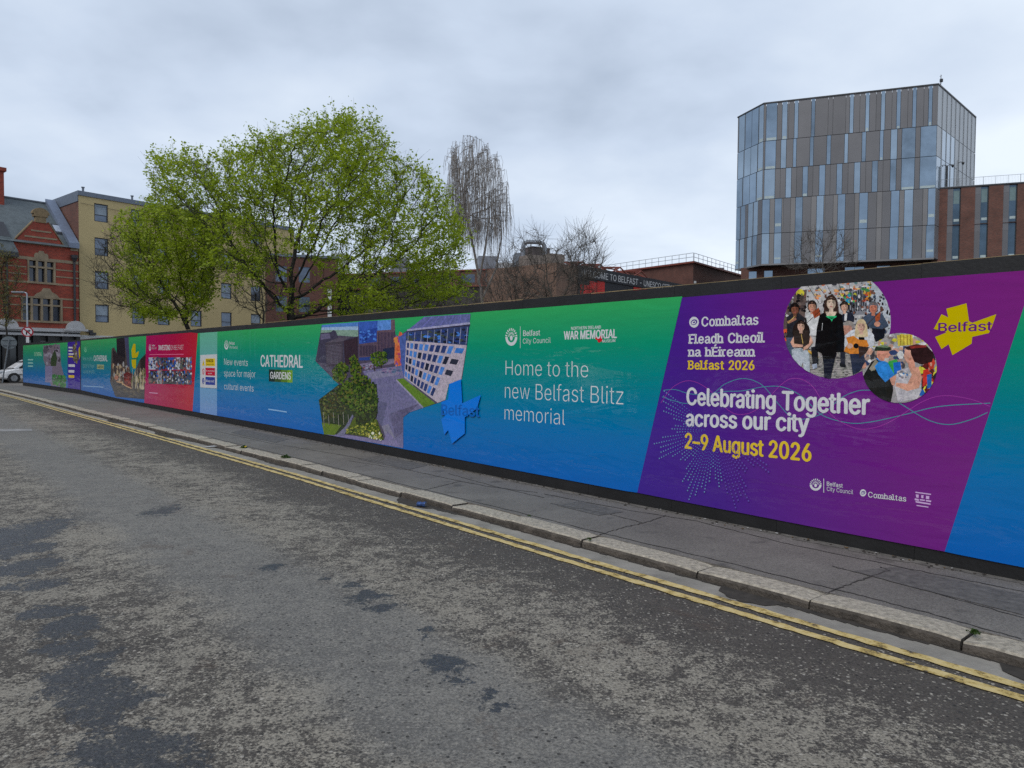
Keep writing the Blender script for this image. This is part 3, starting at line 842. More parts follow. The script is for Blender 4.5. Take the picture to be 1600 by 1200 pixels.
a.text('Comhaltas', (1357.5, 776.5), (1417, 783.5), (1358, 768), WHT, 0.020, True)
a.line([(1288.3, 747.5), (1288.3, 769.5)], 0.006, WHT)
a.done('lettering', fest)
a = Art()
def ring_logo(x, y, r):
    a.ell(x, y, r, r * 1.12, WHT, n=18)
    a.ell(x, y, r * .70, r * .56, W(62, 28, 120), n=18, rot=-.5)
    a.ell(x - r * .05, y + r * .06, r * .50, r * .36, WHT, n=16, rot=-.5)
    a.ell(x + r * .02, y + r * .02, r * .26, r * .16, W(62, 28, 120), n=12, rot=-.5)
ring_logo(1085.5, 503.5, 7.6); ring_logo(1349.5, 769.8, 5.0)
crest(a, 1275.5, 757, 9.3, 9.4)
def z3(x, y): return (1240 + x / 6.667, 730 + y / 6.667)      # third small mark: layered shield of bars
for q in ([(1275, 253), (1437, 275), (1437, 287), (1275, 265)], [(1280, 280), (1310, 284), (1308, 318), (1282, 312)], [(1336, 288), (1360, 291), (1358, 322), (1336, 320)],
          [(1385, 295), (1420, 300), (1418, 332), (1385, 328)], [(1268, 322), (1310, 330), (1310, 350), (1270, 342)], [(1320, 330), (1376, 338), (1374, 350), (1322, 344)],
          [(1385, 338), (1440, 346), (1438, 362), (1385, 354)], [(1275, 350), (1380, 366), (1432, 376), (1434, 390), (1380, 382), (1280, 366)], [(1285, 390), (1410, 408), (1410, 420), (1290, 402)]):
    a.px(q, W(180, 150, 190), z3)
a.done('emblem', fest)
a = Art(); starburst(a, 1460, 474, 97.5, 81, STAR)
a.text('Belfast', (1466.5, 519), (1551.5, 516.5), (1466.5, 505), W(92, 26, 110), 0.030)
a.done('star_logo', fest, 'yellow star logo')
# thin interlaced wave lines
def spline(pts, n=10):
    out = []
    P = [pts[0]] + list(pts) + [pts[-1]]
    for i in range(1, len(P) - 2):
        for k in range(n):
            t = k / n; p0, p1, p2, p3 = P[i - 1], P[i], P[i + 1], P[i + 2]
            out.append(tuple(.5 * (2 * p1[j] + (p2[j] - p0[j]) * t + (2 * p0[j] - 5 * p1[j] + 4 * p2[j] - p3[j]) * t * t + (3 * p1[j] - p0[j] - 3 * p2[j] + p3[j]) * t ** 3) for j in (0, 1)))
    return out + [pts[-1]]
def z7(x, y): return (1000 + x / 2.6667, 560 + y / 2.6667)
a = Art()
TEA, PNK = W(60, 128, 138), W(140, 52, 140)
a.line(spline([(100, 133), (150, 130), (215, 148), (300, 148), (360, 105), (435, 84), (510, 110), (580, 190), (635, 245), (690, 252), (770, 225), (840, 165), (900, 138), (940, 132), (1000, 140), (1090, 190), (1200, 255), (1290, 275), (1380, 255), (1450, 225)]), 0.0065, TEA, z7)
a.line(spline([(95, 160), (150, 178), (200, 187), (270, 168), (340, 140), (430, 135), (520, 118), (600, 120), (680, 160), (760, 235), (870, 268), (960, 265), (1100, 235), (1250, 200), (1462, 186)]), 0.0065, TEA, z7)
a.line(spline([(90, 185), (140, 120), (210, 93), (290, 130), (370, 215), (430, 233), (500, 205), (590, 110), (650, 83), (720, 115), (800, 235), (900, 290), (980, 288), (1060, 255), (1180, 180), (1270, 155), (1380, 170), (1460, 200)]), 0.0055, PNK, z7)
a.done('wave_lines', fest)
# radiating halftone dots
a = Art()
c0 = hl(1118, 672); _b, _t = hl(996.7, 769.6), hl(1067, 465)
for k in range(46):
    ang = math.radians(150 + k * 4.1)
    rr0, rr1 = 0.16 + 0.05 * math.sin(k * 1.3), 0.62 + 0.16 * math.sin(k * 0.55 + 1.0) + 0.08 * math.sin(k * 1.9)
    i = 0; r = rr0
    while r < rr1:
        f = (r - rr0) / (rr1 - rr0 + .01)
        x, z = c0.x + r * 1.0 * math.cos(ang), c0.z + r * math.sin(ang) * 1.02
        sz = 0.0032 + 0.0062 * f
        if z > 0.15 and x > _b.x + (_t.x - _b.x) * (z - _b.z) / (_t.z - _b.z) + 0.03:
            l = a.up(); a.col = W(64 + 30 * f, 104 + 20 * f, 158)
            if math.cos(ang) > 0.25: a.col = W(84, 70, 146)
            a.poly([Vector((x + sz * math.cos(t), -l, z + sz * math.sin(t))) for t in (0, 1.05, 2.09, 3.14, 4.19, 5.24)])
        r += 0.034
a.done('dot_pattern', fest)

# the two round photographs
def zc(x, y): return (1200 + x / 5.3333, 430 + y / 5.3333)
def clip_disc(art, cx, cz, r, zmax, c):
    l = art.up(); art.col = c; pts = []
    for i in range(72):
        t = 2 * math.pi * i / 72; z = min(cz + r * math.sin(t), zmax)
        rr = r * math.cos(t)
        if z == zmax: rr = max(-1, min(1, rr / r)) * math.sqrt(max(0, r * r - (zmax - cz) ** 2)) if abs(rr) > math.sqrt(max(0, r * r - (zmax - cz) ** 2)) else rr
        p = Vector((-cx + rr, -l, z))
        if not pts or (p - pts[-1]).length > 1e-4: pts.append(p)
    art.poly(pts)
class DiscArt(Art):
    """artwork clipped to a disc on the hoarding face"""
    def __init__(self, cx, cz, r, zmax, lift):
        super().__init__(lift); self.d = (cx, cz, r, zmax)
    def clip(self, P, l):
        cx, cz, r, zm = self.d; N_ = 40
        for t in tessellate_polygon([[Vector((p[0], p[1], 0)) for p in P]]):
            poly = [P[i] for i in t]
            for k in range(N_ + 1):
                if k < N_:
                    nx, nz = math.cos(2 * math.pi * k / N_), math.sin(2 * math.pi * k / N_); lim = r - cx * nx + cz * nz
                else: nx, nz, lim = 0.0, 1.0, zm
                out = []
                for i in range(len(poly)):
                    p, q = poly[i - 1], poly[i]
                    dp, dq = p[0] * nx + p[1] * nz - lim, q[0] * nx + q[1] * nz - lim
                    if (dp <= 0) != (dq <= 0):
                        f = dp / (dp - dq); out.append((p[0] + (q[0] - p[0]) * f, p[1] + (q[1] - p[1]) * f))
                    if dq <= 0: out.append(q)
                poly = out
                if len(poly) < 3: break
            if len(poly) >= 3:
                s2 = sum(poly[i - 1][0] * poly[i][1] - poly[i][0] * poly[i - 1][1] for i in range(len(poly)))
                if s2 < 0: poly = poly[::-1]
                if abs(s2) > 1e-9: self.face([Vector((x, -l, z)) for x, z in poly])
    def px(self, pts, c, tr=None):
        l = self.up(); self.col = c
        if tr: pts = [tr(*p) for p in pts]
        self.clip([(q.x, q.z) for q in (hl(x, y) for x, y in pts)], l)
    def line(self, pts, w, c, tr=None):
        l = self.up(); self.col = c
        if tr: pts = [tr(*p) for p in pts]
        q = [hl(x, y) for x, y in pts]
        for a_, b_ in zip(q, q[1:]):
            d = b_ - a_; d.normalize(); n = Vector((-d.z, 0, d.x)) * w / 2
            self.clip([(p.x, p.z) for p in (a_ - n, b_ - n, b_ + n, a_ + n)], l)
a = DiscArt(1.462, 1.964, 0.478, 2.326, 0.0128)
big = [(100, 30), (1040, 30), (1040, 900), (100, 900)]
a.px(big, W(172, 170, 170), zc)
a.px([(100, 620), (1040, 600), (1040, 900), (100, 900)], W(150, 146, 142), zc)
for i in range(14): a.line([(200, 640 + i * 19), (900, 630 + i * 19)], 0.0035, W(112, 108, 106), zc)
a.px([(100, 150), (330, 120), (300, 520), (100, 640)], W(92, 78, 74), zc)
a.px([(820, 60), (1040, 60), (1040, 500), (800, 420)], W(166, 172, 180), zc)
a.px([(640, 160), (820, 70), (830, 330), (640, 330)], W(122, 124, 130), zc)
for i in range(9): a.px([(655 + i * 20, 170 - i * 9), (666 + i * 20, 165 - i * 9), (668 + i * 20, 300), (657 + i * 20, 300)], W(52, 54, 60), zc)
a.scatter([(330, 60), (860, 40), (860, 180), (640, 230), (360, 190)], 90, 17, 10, [W(200, 110, 70), W(222, 140, 90), W(190, 190, 196), W(210, 170, 120), W(90, 120, 120), W(216, 200, 190), W(60, 60, 66)], zc)
a.scatter([(600, 160), (740, 150), (730, 240), (610, 240)], 22, 13, 12, [W(40, 140, 170), W(70, 160, 80), W(214, 190, 60), W(200, 90, 60)], zc)
a.scatter([(800, 80), (870, 70), (860, 210), (800, 220)], 22, 15, 12, [W(210, 120, 40), W(222, 160, 60), W(180, 70, 50), W(60, 120, 70)], zc)
for i in range(7): a.line([(320 + i * 90, 60 + (i % 3) * 14), (430 + i * 70, 230 - (i % 2) * 40)], 0.004, W(60, 56, 58), zc)
a.ell(275, 150, 34, 34, W(214, 186, 60), zc)
a.px([(108, 455), (180, 445), (180, 475), (108, 490)], W(214, 84, 50), zc); a.px([(112, 530), (180, 520), (176, 545), (116, 555)], W(206, 74, 46), zc)
a.scatter([(180, 180), (330, 170), (330, 300), (180, 300)], 24, 18, 22, [W(40, 36, 38), W(70, 60, 58), W(104, 90, 84)], zc)
a.scatter([(110, 160), (1030, 120), (1030, 560), (110, 600)], 420, 9, 12, [W(30, 28, 32), W(22, 20, 24), W(60, 56, 58), W(46, 40, 42), W(96, 92, 94), W(140, 136, 138), W(190, 188, 188), W(120, 80, 66), W(54, 66, 84), W(90, 62, 50)], zc)
a.scatter([(200, 620), (900, 600), (820, 860), (420, 860)], 200, 16, 5, [W(110, 106, 104), W(130, 126, 124), W(160, 156, 152), W(90, 86, 86)], zc)
NAVY, BLK, DEN = W(34, 38, 52), W(14, 14, 16), W(72, 84, 104)
def head(x, y, s, skin, hair, long=0.0, tr=zc):
    a.ell(x, y - s * .15, s * .95, s * 1.15, hair, tr, 12)
    if long: a.px([(x - s * 1.0, y - s * .3), (x + s * 1.0, y - s * .3), (x + s * 1.25, y + s * long), (x + s * .55, y + s * long * 1.05), (x - s * .55, y + s * long * 1.05), (x - s * 1.25, y + s * long)], hair, tr)
    a.px([(x - s * .28, y + s * .6), (x + s * .28, y + s * .6), (x + s * .34, y + s * 1.5), (x - s * .34, y + s * 1.5)], skin, tr)
    a.ell(x, y + s * .1, s * .72, s * .98, skin, tr, 14)
    a.px([(x + s * .12, y - s * .8), (x + s * .5, y - s * .6), (x + s * .7, y + s * .1), (x + s * .45, y + s * .8), (x + s * .2, y + s * 1.0), (x + s * .34, y + s * .2)], tuple(v * .62 for v in skin[:3]) + (1,), tr)
    a.px([(x - s * .66, y - s * .35), (x - s * .3, y - s * .82), (x + s * .3, y - s * .82), (x + s * .66, y - s * .35), (x, y - s * .55)], hair, tr)
    dk = tuple(v * .22 for v in skin[:3]) + (1,)
    for e in (-.3, .3):
        a.ell(x + e * s, y - s * .05, s * .13, s * .07, dk, tr, 6)
        a.px([(x + (e - .2) * s, y - s * .26), (x + (e + .2) * s, y - s * .26), (x + (e + .2) * s, y - s * .19), (x + (e - .2) * s, y - s * .19)], dk, tr)
    a.px([(x - s * .07, y), (x + s * .07, y), (x + s * .12, y + s * .34), (x - s * .12, y + s * .34)], tuple(v * .8 for v in skin[:3]) + (1,), tr)
    a.px([(x - s * .26, y + s * .52), (x + s * .26, y + s * .52), (x + s * .16, y + s * .64), (x - s * .16, y + s * .64)], W(160, 84, 80), tr)
# left man in dark jacket playing a whistle
a.px([(160, 520), (215, 520), (230, 730), (170, 690)], DEN, zc); a.px([(165, 350), (210, 315), (262, 315), (305, 350), (318, 470), (270, 520), (165, 520)], W(38, 40, 46), zc)
head(232, 285, 42, W(120, 76, 58), W(20, 18, 18)); a.px([(165, 385), (240, 350), (245, 372), (180, 405)], W(150, 104, 84), zc); a.line([(170, 400), (235, 340)], .006, W(190, 160, 90), zc)
# fiddler in a white shirt
a.px([(325, 330), (370, 300), (420, 305), (445, 360), (430, 505), (345, 505)], W(200, 204, 212), zc); head(375, 262, 42, W(190, 138, 116), W(34, 28, 26))
a.px([(375, 310), (430, 270), (446, 330), (395, 362)], W(142, 66, 40), zc); a.line([(330, 400), (440, 300)], .005, W(60, 40, 30), zc)
# man behind in a navy suit
a.px([(625, 330), (660, 305), (700, 310), (728, 350), (722, 390), (625, 390)], NAVY, zc); a.px([(648, 310), (668, 318), (662, 380), (642, 380)], W(214, 216, 222), zc); head(645, 265, 38, W(206, 156, 134), W(40, 30, 26))
# fiddler in a denim jacket on the right
a.px([(870, 440), (985, 450), (975, 520), (905, 560)], W(24, 26, 34), zc); a.px([(800, 350), (860, 315), (960, 320), (1012, 420), (960, 450), (860, 440), (815, 400)], W(62, 74, 92), zc)
head(885, 272, 44, W(196, 124, 100), W(96, 96, 100)); a.px([(900, 340), (945, 305), (940, 370), (905, 400)], W(152, 76, 44), zc); a.line([(830, 415), (945, 300)], .005, W(60, 40, 30), zc); a.ell(918, 408, 26, 22, W(196, 140, 118), zc)
# crouching grey-haired man
a.ell(680, 420, 46, 40, W(140, 132, 128), zc); a.px([(632, 420), (700, 420), (720, 480), (640, 500)], W(176, 128, 112), zc)
# guitarist, white jacket and long blond hair
a.px([(690, 655), (800, 640), (820, 720), (770, 800), (715, 830)], W(40, 46, 66), zc); a.px([(610, 640), (650, 640), (650, 740), (612, 740)], W(36, 38, 48), zc); a.px([(605, 730), (655, 745), (655, 770), (605, 758)], W(30, 30, 34), zc)
a.px([(640, 510), (700, 460), (770, 440), (850, 450), (890, 500), (895, 590), (830, 600), (650, 600), (634, 560)], W(190, 192, 198), zc); a.px([(762, 480), (808, 480), (815, 560), (765, 560)], BLK, zc)
head(785, 425, 46, W(210, 160, 140), W(196, 176, 140), 1.9)
a.px([(660, 520), (720, 505), (770, 540), (830, 540), (850, 590), (800, 620), (760, 655), (690, 655), (640, 635), (655, 600), (675, 570)], W(206, 120, 44), zc); a.ell(742, 590, 22, 22, BLK, zc); a.px([(760, 590), (845, 600), (830, 640), (770, 690), (765, 650)], W(54, 40, 36), zc)
a.ell(690, 590, 26, 22, W(206, 160, 140), zc)
# seated girl with long dark hair
a.px([(205, 620), (280, 605), (352, 640), (358, 820), (310, 840), (300, 720), (262, 830), (215, 770)], W(168, 176, 184), zc); a.ell(285, 470, 74, 90, W(34, 26, 24), zc); a.px([(222, 460), (345, 460), (368, 560), (345, 615), (220, 600)], W(48, 40, 36), zc)
a.px([(195, 560), (222, 510), (226, 570), (300, 580), (296, 600), (215, 600)], SKIN, zc); a.px([(362, 500), (384, 560), (340, 610), (300, 630), (305, 600), (350, 570)], SKIN, zc)
head(283, 425, 40, W(206, 158, 138), W(34, 26, 24)); a.line([(285, 490), (300, 570)], .006, W(190, 160, 90), zc); a.px([(345, 620), (430, 680), (424, 694), (340, 640)], W(180, 140, 60), zc)
a.px([(366, 600), (420, 590), (430, 740), (380, 740)], W(26, 26, 32), zc); a.px([(375, 745), (415, 735), (418, 770), (385, 784)], W(150, 160, 176), zc)
# woman in black walking at the centre
a.px([(458, 650), (582, 650), (560, 720), (530, 866), (478, 866), (470, 740)], W(24, 27, 40), zc)
a.px([(440, 330), (490, 305), (580, 305), (625, 330), (648, 520), (640, 640), (580, 640), (560, 700), (470, 700), (455, 650), (398, 620), (415, 440)], BLK, zc)
head(535, 232, 52, W(222, 176, 156), W(56, 40, 34), 1.65); a.px([(487, 305), (582, 305), (565, 342), (500, 342)], W(222, 176, 156), zc)
a.px([(490, 340), (582, 340), (575, 352), (550, 366), (540, 388), (528, 366), (500, 352)], W(40, 170, 110), zc); a.px([(515, 354), (558, 354), (540, 366)], BLK, zc); a.line([(463, 400), (458, 460)], .004, W(190, 190, 190), zc)
a.done('photo_print', fest, 'round photograph of musicians around a woman in black')
a = DiscArt(0.914, 1.585, 0.291, 2.3, 0.0165)
a.px([(760, 470), (1450, 470), (1450, 1080), (760, 1080)], W(150, 146, 146), zc)
a.scatter([(880, 480), (1400, 480), (1420, 640), (840, 640)], 120, 20, 15, [W(196, 196, 196), W(160, 160, 160), W(120, 110, 104), W(210, 190, 60), W(190, 150, 130)], zc)
a.px([(1080, 500), (1210, 490), (1215, 580), (1090, 590)], W(206, 178, 70), zc)
for i in range(4): a.line([(1110 + i * 28, 500), (1112 + i * 28, 585)], .006, W(150, 120, 40), zc)
a.scatter([(790, 620), (1180, 620), (1150, 760), (790, 740)], 70, 22, 24, [W(196, 150, 130), W(70, 66, 70), W(120, 116, 120), W(206, 200, 196), W(44, 60, 96), W(150, 130, 120)], zc)
a.scatter([(1280, 740), (1430, 640), (1430, 960), (1280, 1000)], 70, 22, 28, [W(180, 60, 44), W(40, 44, 50), W(40, 96, 170), W(214, 190, 60), W(60, 50, 50), W(190, 140, 120), W(90, 30, 30)], zc)
a.px([(1000, 720), (1080, 700), (1110, 800), (1020, 860)], W(54, 150, 70), zc); a.px([(1050, 730), (1110, 720), (1120, 800), (1060, 830)], W(30, 96, 180), zc)
a.px([(1300, 790), (1345, 780), (1350, 900), (1295, 930)], W(186, 50, 40), zc); a.px([(1330, 830), (1370, 820), (1370, 930), (1335, 950)], W(40, 90, 160), zc)
a.px([(790, 860), (870, 720), (940, 690), (1040, 790), (1050, 960), (1030, 1060), (900, 1060), (820, 980)], W(30, 30, 28), zc); a.px([(850, 780), (905, 700), (930, 730), (900, 790), (870, 800)], W(130, 126, 110), zc)
a.px([(895, 760), (930, 720), (1000, 722), (1062, 830), (985, 892), (930, 830)], W(44, 124, 206), zc); a.px([(905, 690), (1010, 700), (1000, 730), (930, 715)], W(56, 130, 206), zc)
a.px([(1020, 862), (1060, 835), (1150, 880), (1130, 935), (1040, 915)], W(190, 138, 118), zc); a.ell(805, 750, 22, 30, W(196, 140, 120), zc)
a.px([(1085, 800), (1190, 760), (1285, 860), (1285, 960), (1250, 1030), (1090, 1060), (1062, 920)], W(176, 172, 176), zc); a.scatter([(1100, 800), (1180, 780), (1180, 850), (1090, 860)], 24, 12, 8, [W(60, 120, 170), W(210, 210, 214), W(120, 116, 120)], zc)
a.px([(1180, 770), (1262, 766), (1290, 850), (1265, 940), (1170, 965), (1070, 925), (1075, 895), (1170, 905), (1205, 830)], W(206, 144, 122), zc)
a.px([(1168, 640), (1215, 640), (1235, 770), (1180, 775)], W(200, 140, 118), zc)
a.px([(1145, 600), (1240, 575), (1330, 590), (1390, 650), (1375, 720), (1290, 745), (1225, 720), (1195, 650)], W(44, 26, 28), zc); a.px([(1180, 590), (1320, 582), (1330, 600), (1200, 612)], W(128, 44, 40), zc)
a.px([(1150, 620), (1195, 625), (1205, 700), (1170, 735), (1148, 700), (1138, 675)], W(206, 148, 128), zc); a.ell(1190, 700, 10, 14, W(180, 120, 100), zc)
a.ell(965, 660, 54, 56, W(196, 136, 116), zc); a.px([(1010, 640), (1030, 665), (1012, 680)], W(196, 136, 116), zc); a.px([(980, 690), (1018, 690), (1010, 730), (975, 715)], W(176, 170, 164), zc)
a.px([(893, 630), (905, 596), (960, 580), (1030, 600), (1034, 626), (980, 632)], W(40, 52, 40), zc); a.px([(905, 596), (960, 580), (1025, 598), (1000, 606)], W(110, 130, 100), zc); a.ell(930, 668, 9, 14, W(170, 110, 92), zc)
a.done('photo_print', fest, 'smaller round photograph of a couple dancing')

# --- banner: green to blue memorial banner (with the blue burst logo)
memo = panel('printed_banner', [(740, 488.2), (850, 480.2), (960, 471.5), (1067, 463.2), (996.7, 769.6), (980, 767.3), (560, 688.1), (631, 701.5), (740, 722)][:5] + [(980, 767.3), (631, 701.5), (631, 646), (690, 628), (720, 560)], M_GB, label='green to blue banner about a memorial')
a = Art()
a.text('Home to the', (791, 586), (920, 590), (792, 563), WHT, -0.012)
a.text('new Belfast Blitz', (790, 622), (975, 632.5), (791, 598), WHT, -0.012)
a.text('memorial', (789.5, 655.5), (884, 664.5), (790, 633), WHT, -0.012)
a.text('Belfast', (818.5, 525), (845, 524), (818.5, 516.5), WHT, 0.016)
a.text('City Council', (818, 537), (861.5, 535.5), (818, 529), WHT, -0.004)
a.line([(814, 510), (814, 544)], 0.008, WHT)
a.text('NORTHERN IRELAND', (893.5, 515.5), (940, 513.5), (893.5, 510.8), WHT, 0.022)
a.text('WAR MEMORIAL', (882, 530.5), (965, 528), (881, 518), WHT, 0.050)
a.text('MUSEUM', (942, 535.3), (962.5, 534.3), (942, 531.0), WHT, 0.02)
a.done('lettering', memo)
a = Art()
crest(a, 800, 526.5, 9.3, 13.8)
for dx, dy in ((0, 0), (4, -2.5), (-2.5, -1), (3.5, 1.5), (1, 3)): a.ell(936.5 + dx, 529.5 + dy, 2.6, 2.8, W(176, 28, 40), n=8)
a.done('emblem', memo)

# --- banner: gardens aerial photograph and its background
gard = panel('printed_banner', strip(340.3, 339.7, 740, 740)[:9] + [(720, 560), (690, 628), (631, 646), (631, 701.5), (560, 688.1), (460, 670.2), (339.7, 649.5)], M_GB, label='green to blue banner about new gardens, with an aerial photograph')
a = Art()
a.text('New events', (351, 570), (388, 572), (351, 560), WHT, -0.006)
a.text('space for major', (351, 588), (400, 590), (351, 578), WHT, -0.006)
a.text('cultural events', (351, 608), (397, 612), (351, 598.5), WHT, -0.006)
a.text('CATHEDRAL', (408, 572.5), (474, 574.5), (408.5, 555), WHT, 0.035)
a.text('Belfast', (359, 538), (367.5, 538.5), (359, 533.8), WHT, 0.02)
a.text('City Council', (359, 544), (372, 545), (359, 540), WHT, 0.0)
a.line([(420, 639.3), (449, 643.7)], 0.026, W(120, 160, 200))
a.px([(421, 577), (458, 578.5), (458, 598), (421, 596)], W(20, 40, 34)); a.px([(430, 577.4), (458, 578.5), (458, 598), (430, 596.5)], W(44, 70, 32)); a.px([(440, 577.8), (458, 578.5), (458, 598), (440, 597)], W(74, 108, 30)); a.px([(450, 578.2), (458, 578.5), (458, 598), (450, 597.6)], W(100, 140, 26))
a.text('GARDENS', (423, 591.5), (455.5, 593), (423, 581), WHT, 0.035)
a.done('lettering', gard)
a = Art(); crest(a, 354.5, 539, 3.3, 7.2)
a.done('emblem', gard)
def ZP(x, y): return (480 + x / 5.4556, 490 + y / 5.4556)
a = Art(0.0135)
Q = lambda c, *p: a.px(p, c, ZP)
outline = [(130, 98), (440, 72), (750, 50), (760, 205), (850, 150), (1005, 28), (1400, 2), (1370, 270), (1325, 560), (1215, 600), (1185, 735), (1120, 762), (825, 860), (825, 1145), (480, 1085), (150, 1028), (105, 735), (275, 605), (75, 405)]
Q(W(74, 68, 86), *outline)
Q(W(76, 120, 186), (130, 98), (440, 72), (440, 170), (125, 165)); Q(W(140, 168, 200), (128, 118), (440, 108), (440, 150), (126, 140)); Q(W(120, 146, 132), (126, 140), (440, 140), (440, 200), (120, 175))
Q(W(60, 58, 76), (118, 165), (200, 160), (230, 140), (250, 150), (270, 205), (440, 195), (440, 450), (330, 460), (80, 410)); Q(W(96, 92, 118), (120, 175), (195, 168), (205, 210), (120, 225))
Q(W(66, 60, 70), (160, 250), (310, 235), (310, 440), (170, 455)); Q(W(86, 80, 92), (160, 250), (310, 235), (380, 200), (270, 205)); Q(W(52, 40, 50), (315, 232), (435, 200), (440, 420), (330, 440))
for i in range(14): a.line([(172, 275 + i * 12), (298, 264 + i * 12)], 0.012, W(92, 86, 100), ZP)
Q(W(54, 88, 168), (442, 70), (605, 60), (605, 240), (450, 260)); Q(W(40, 66, 140), (520, 140), (605, 120), (605, 240), (470, 255)); a.scatter([(455, 150), (600, 130), (600, 245), (455, 250)], 40, 10, 9, [W(70, 120, 200), W(40, 70, 150), W(30, 50, 110)], ZP)
Q(W(84, 130, 196), (605, 60), (720, 52), (720, 140), (605, 145)); Q(W(98, 78, 90), (720, 52), (752, 50), (755, 140), (720, 140))
Q(W(92, 74, 84), (600, 145), (755, 135), (750, 370), (600, 400)); Q(W(84, 70, 84), (445, 260), (605, 240), (605, 400), (450, 395))
for i in range(12): Q(W(48, 44, 70), *[(612 + i * 12, 158), (618 + i * 12, 158), (618 + i * 12, 350), (612 + i * 12, 352)])
for i in range(11): Q(W(46, 42, 62), *[(455 + i * 13, 272), (462 + i * 13, 270), (462 + i * 13, 360), (455 + i * 13, 360)])
Q(W(36, 44, 70), (650, 300), (748, 285), (748, 380), (650, 390)); Q(W(44, 66, 130), (450, 375), (600, 365), (600, 395), (450, 400))
Q(W(112, 104, 130), (450, 430), (740, 385), (760, 420), (500, 480))
a.scatter([(470, 440), (560, 430), (560, 480), (480, 490)], 14, 10, 5, [W(150, 150, 170), W(60, 60, 80), W(120, 60, 60)], ZP)
Q(W(198, 112, 70), (755, 210), (790, 190), (815, 480), (750, 430)); Q(W(156, 70, 110), (790, 190), (840, 165), (835, 500), (812, 480)); a.scatter([(755, 200), (830, 180), (830, 470), (755, 440)], 36, 14, 20, [W(210, 130, 70), W(150, 60, 100), W(190, 90, 60), W(110, 80, 150)], ZP)
Q(W(104, 102, 136), (480, 490), (830, 440), (1000, 800), (825, 860), (825, 1145), (690, 1120), (600, 800), (540, 600)); Q(W(122, 120, 146), (500, 510), (760, 460), (790, 520), (560, 560))
a.scatter([(640, 470), (820, 440), (830, 500), (660, 520)], 30, 16, 6, [W(80, 100, 130), W(130, 110, 140), W(70, 76, 110)], ZP)
for i in range(26): a.line([(700 + i * 3, 860 + i * 9), (960 - i * 4, 770 + i * 3.2)] if i < 12 else [(705 + i * 2, 870 + (i - 8) * 11), (822, 868 + (i - 10) * 9)], 0.010, W(84, 80, 108), ZP)
Q(W(88, 88, 118), (600, 740), (690, 760), (640, 960), (600, 900)); Q(W(122, 120, 140), (640, 960), (700, 940), (790, 1140), (720, 1128))
Q(W(118, 112, 148), (150, 1028), (270, 1030), (330, 1030), (660, 1080), (690, 1000), (825, 1145), (480, 1085))
Q(W(88, 118, 40), (770, 560), (825, 550), (1100, 765), (1000, 800)); a.line([(765, 565), (995, 802)], 0.03, W(140, 136, 160), ZP)
Q(W(92, 98, 146), (850, 150), (1005, 28), (1400, 2), (1390, 95), (900, 150)); a.line([(860, 150), (1395, 92)], 0.05, W(50, 50, 70), ZP); a.line([(860, 142), (1395, 82)], 0.03, W(150, 150, 180), ZP)
for i in range(6): a.line([(900 + i * 80, 132 - i * 9), (1010 + i * 62, 32 - i * 4)], 0.02, W(104, 106, 168), ZP)
Q(W(48, 62, 100), (850, 160), (1390, 105), (1370, 270), (850, 235)); a.scatter([(860, 170), (1380, 130), (1365, 255), (860, 230)], 60, 22, 14, [W(66, 120, 200), W(40, 60, 120), W(60, 70, 60), W(30, 36, 50)], ZP)
for i in range(10): a.line([(870 + i * 56, 160 - i * 5), (866 + i * 55, 236 + i * 3)], 0.014, W(140, 144, 170), ZP)
Q(W(168, 158, 170), (850, 230), (1368, 270), (1322, 560), (1215, 600), (1185, 735), (1120, 760), (835, 545))
Q(W(70, 90, 150), (790, 200), (850, 160), (850, 235), (836, 545), (815, 480))
for r in range(5):
    for c in range(9):
        f0, f1 = c / 10.6 + .010, (c + .80) / 10.6
        def g(f, v):
            xt = 858 + (1368 - 858) * f ** 1.25; yt = 240 + 34 * f; xb = 838 + (1125 - 838) * f ** 1.1; yb = 540 + 215 * f
            return (xt + (xb - xt) * v, yt + (yb - yt) * v)
        v0, v1 = r / 5 + .025, (r + .84) / 5
        Q(RND.choice((W(36, 52, 96), W(30, 36, 54), W(70, 120, 190), W(44, 60, 110))), g(f0, v0), g(f1, v0), g(f1, v1), g(f0, v1))
for r in range(3):
    Q(W(56, 110, 180) if r == 0 else W(40, 44, 60), g(.875, r / 5 + .05), g(.99, r / 5 + .05), g(.99, r / 5 + .14), g(.875, r / 5 + .14))
leafy = [W(52, 76, 24), W(70, 96, 30), W(40, 60, 24), W(86, 106, 38), W(28, 42, 22), W(92, 92, 40)]
Q(W(40, 52, 30), (105, 735), (275, 605), (600, 600), (610, 850), (380, 880), (330, 1030), (150, 1028)); Q(W(104, 104, 130), (255, 1035), (330, 965), (392, 860), (402, 870), (360, 980), (320, 1040))
Q(W(78, 92, 30), (330, 1020), (410, 880), (600, 900), (660, 1075)); Q(W(90, 112, 30), (145, 1000), (130, 930), (300, 950), (240, 1035), (150, 1028))
a.scatter([(110, 740), (275, 620), (380, 700), (360, 860), (150, 900)], 420, 9, 8, [W(36, 48, 26), W(56, 70, 30), W(70, 64, 34), W(28, 34, 24), W(92, 100, 50)], ZP)
a.scatter([(225, 460), (320, 400), (370, 480), (300, 600), (230, 560)], 240, 9, 8, leafy, ZP); a.scatter([(370, 380), (410, 350), (470, 450), (460, 520), (380, 520)], 200, 8, 8, leafy, ZP)
a.scatter([(550, 350), (610, 320), (690, 330), (690, 420), (600, 450), (550, 430)], 190, 7, 7, leafy[:4], ZP); a.line([(575, 440), (585, 490)], 0.03, W(60, 50, 44), ZP); a.line([(640, 430), (640, 460)], 0.03, W(60, 50, 44), ZP)
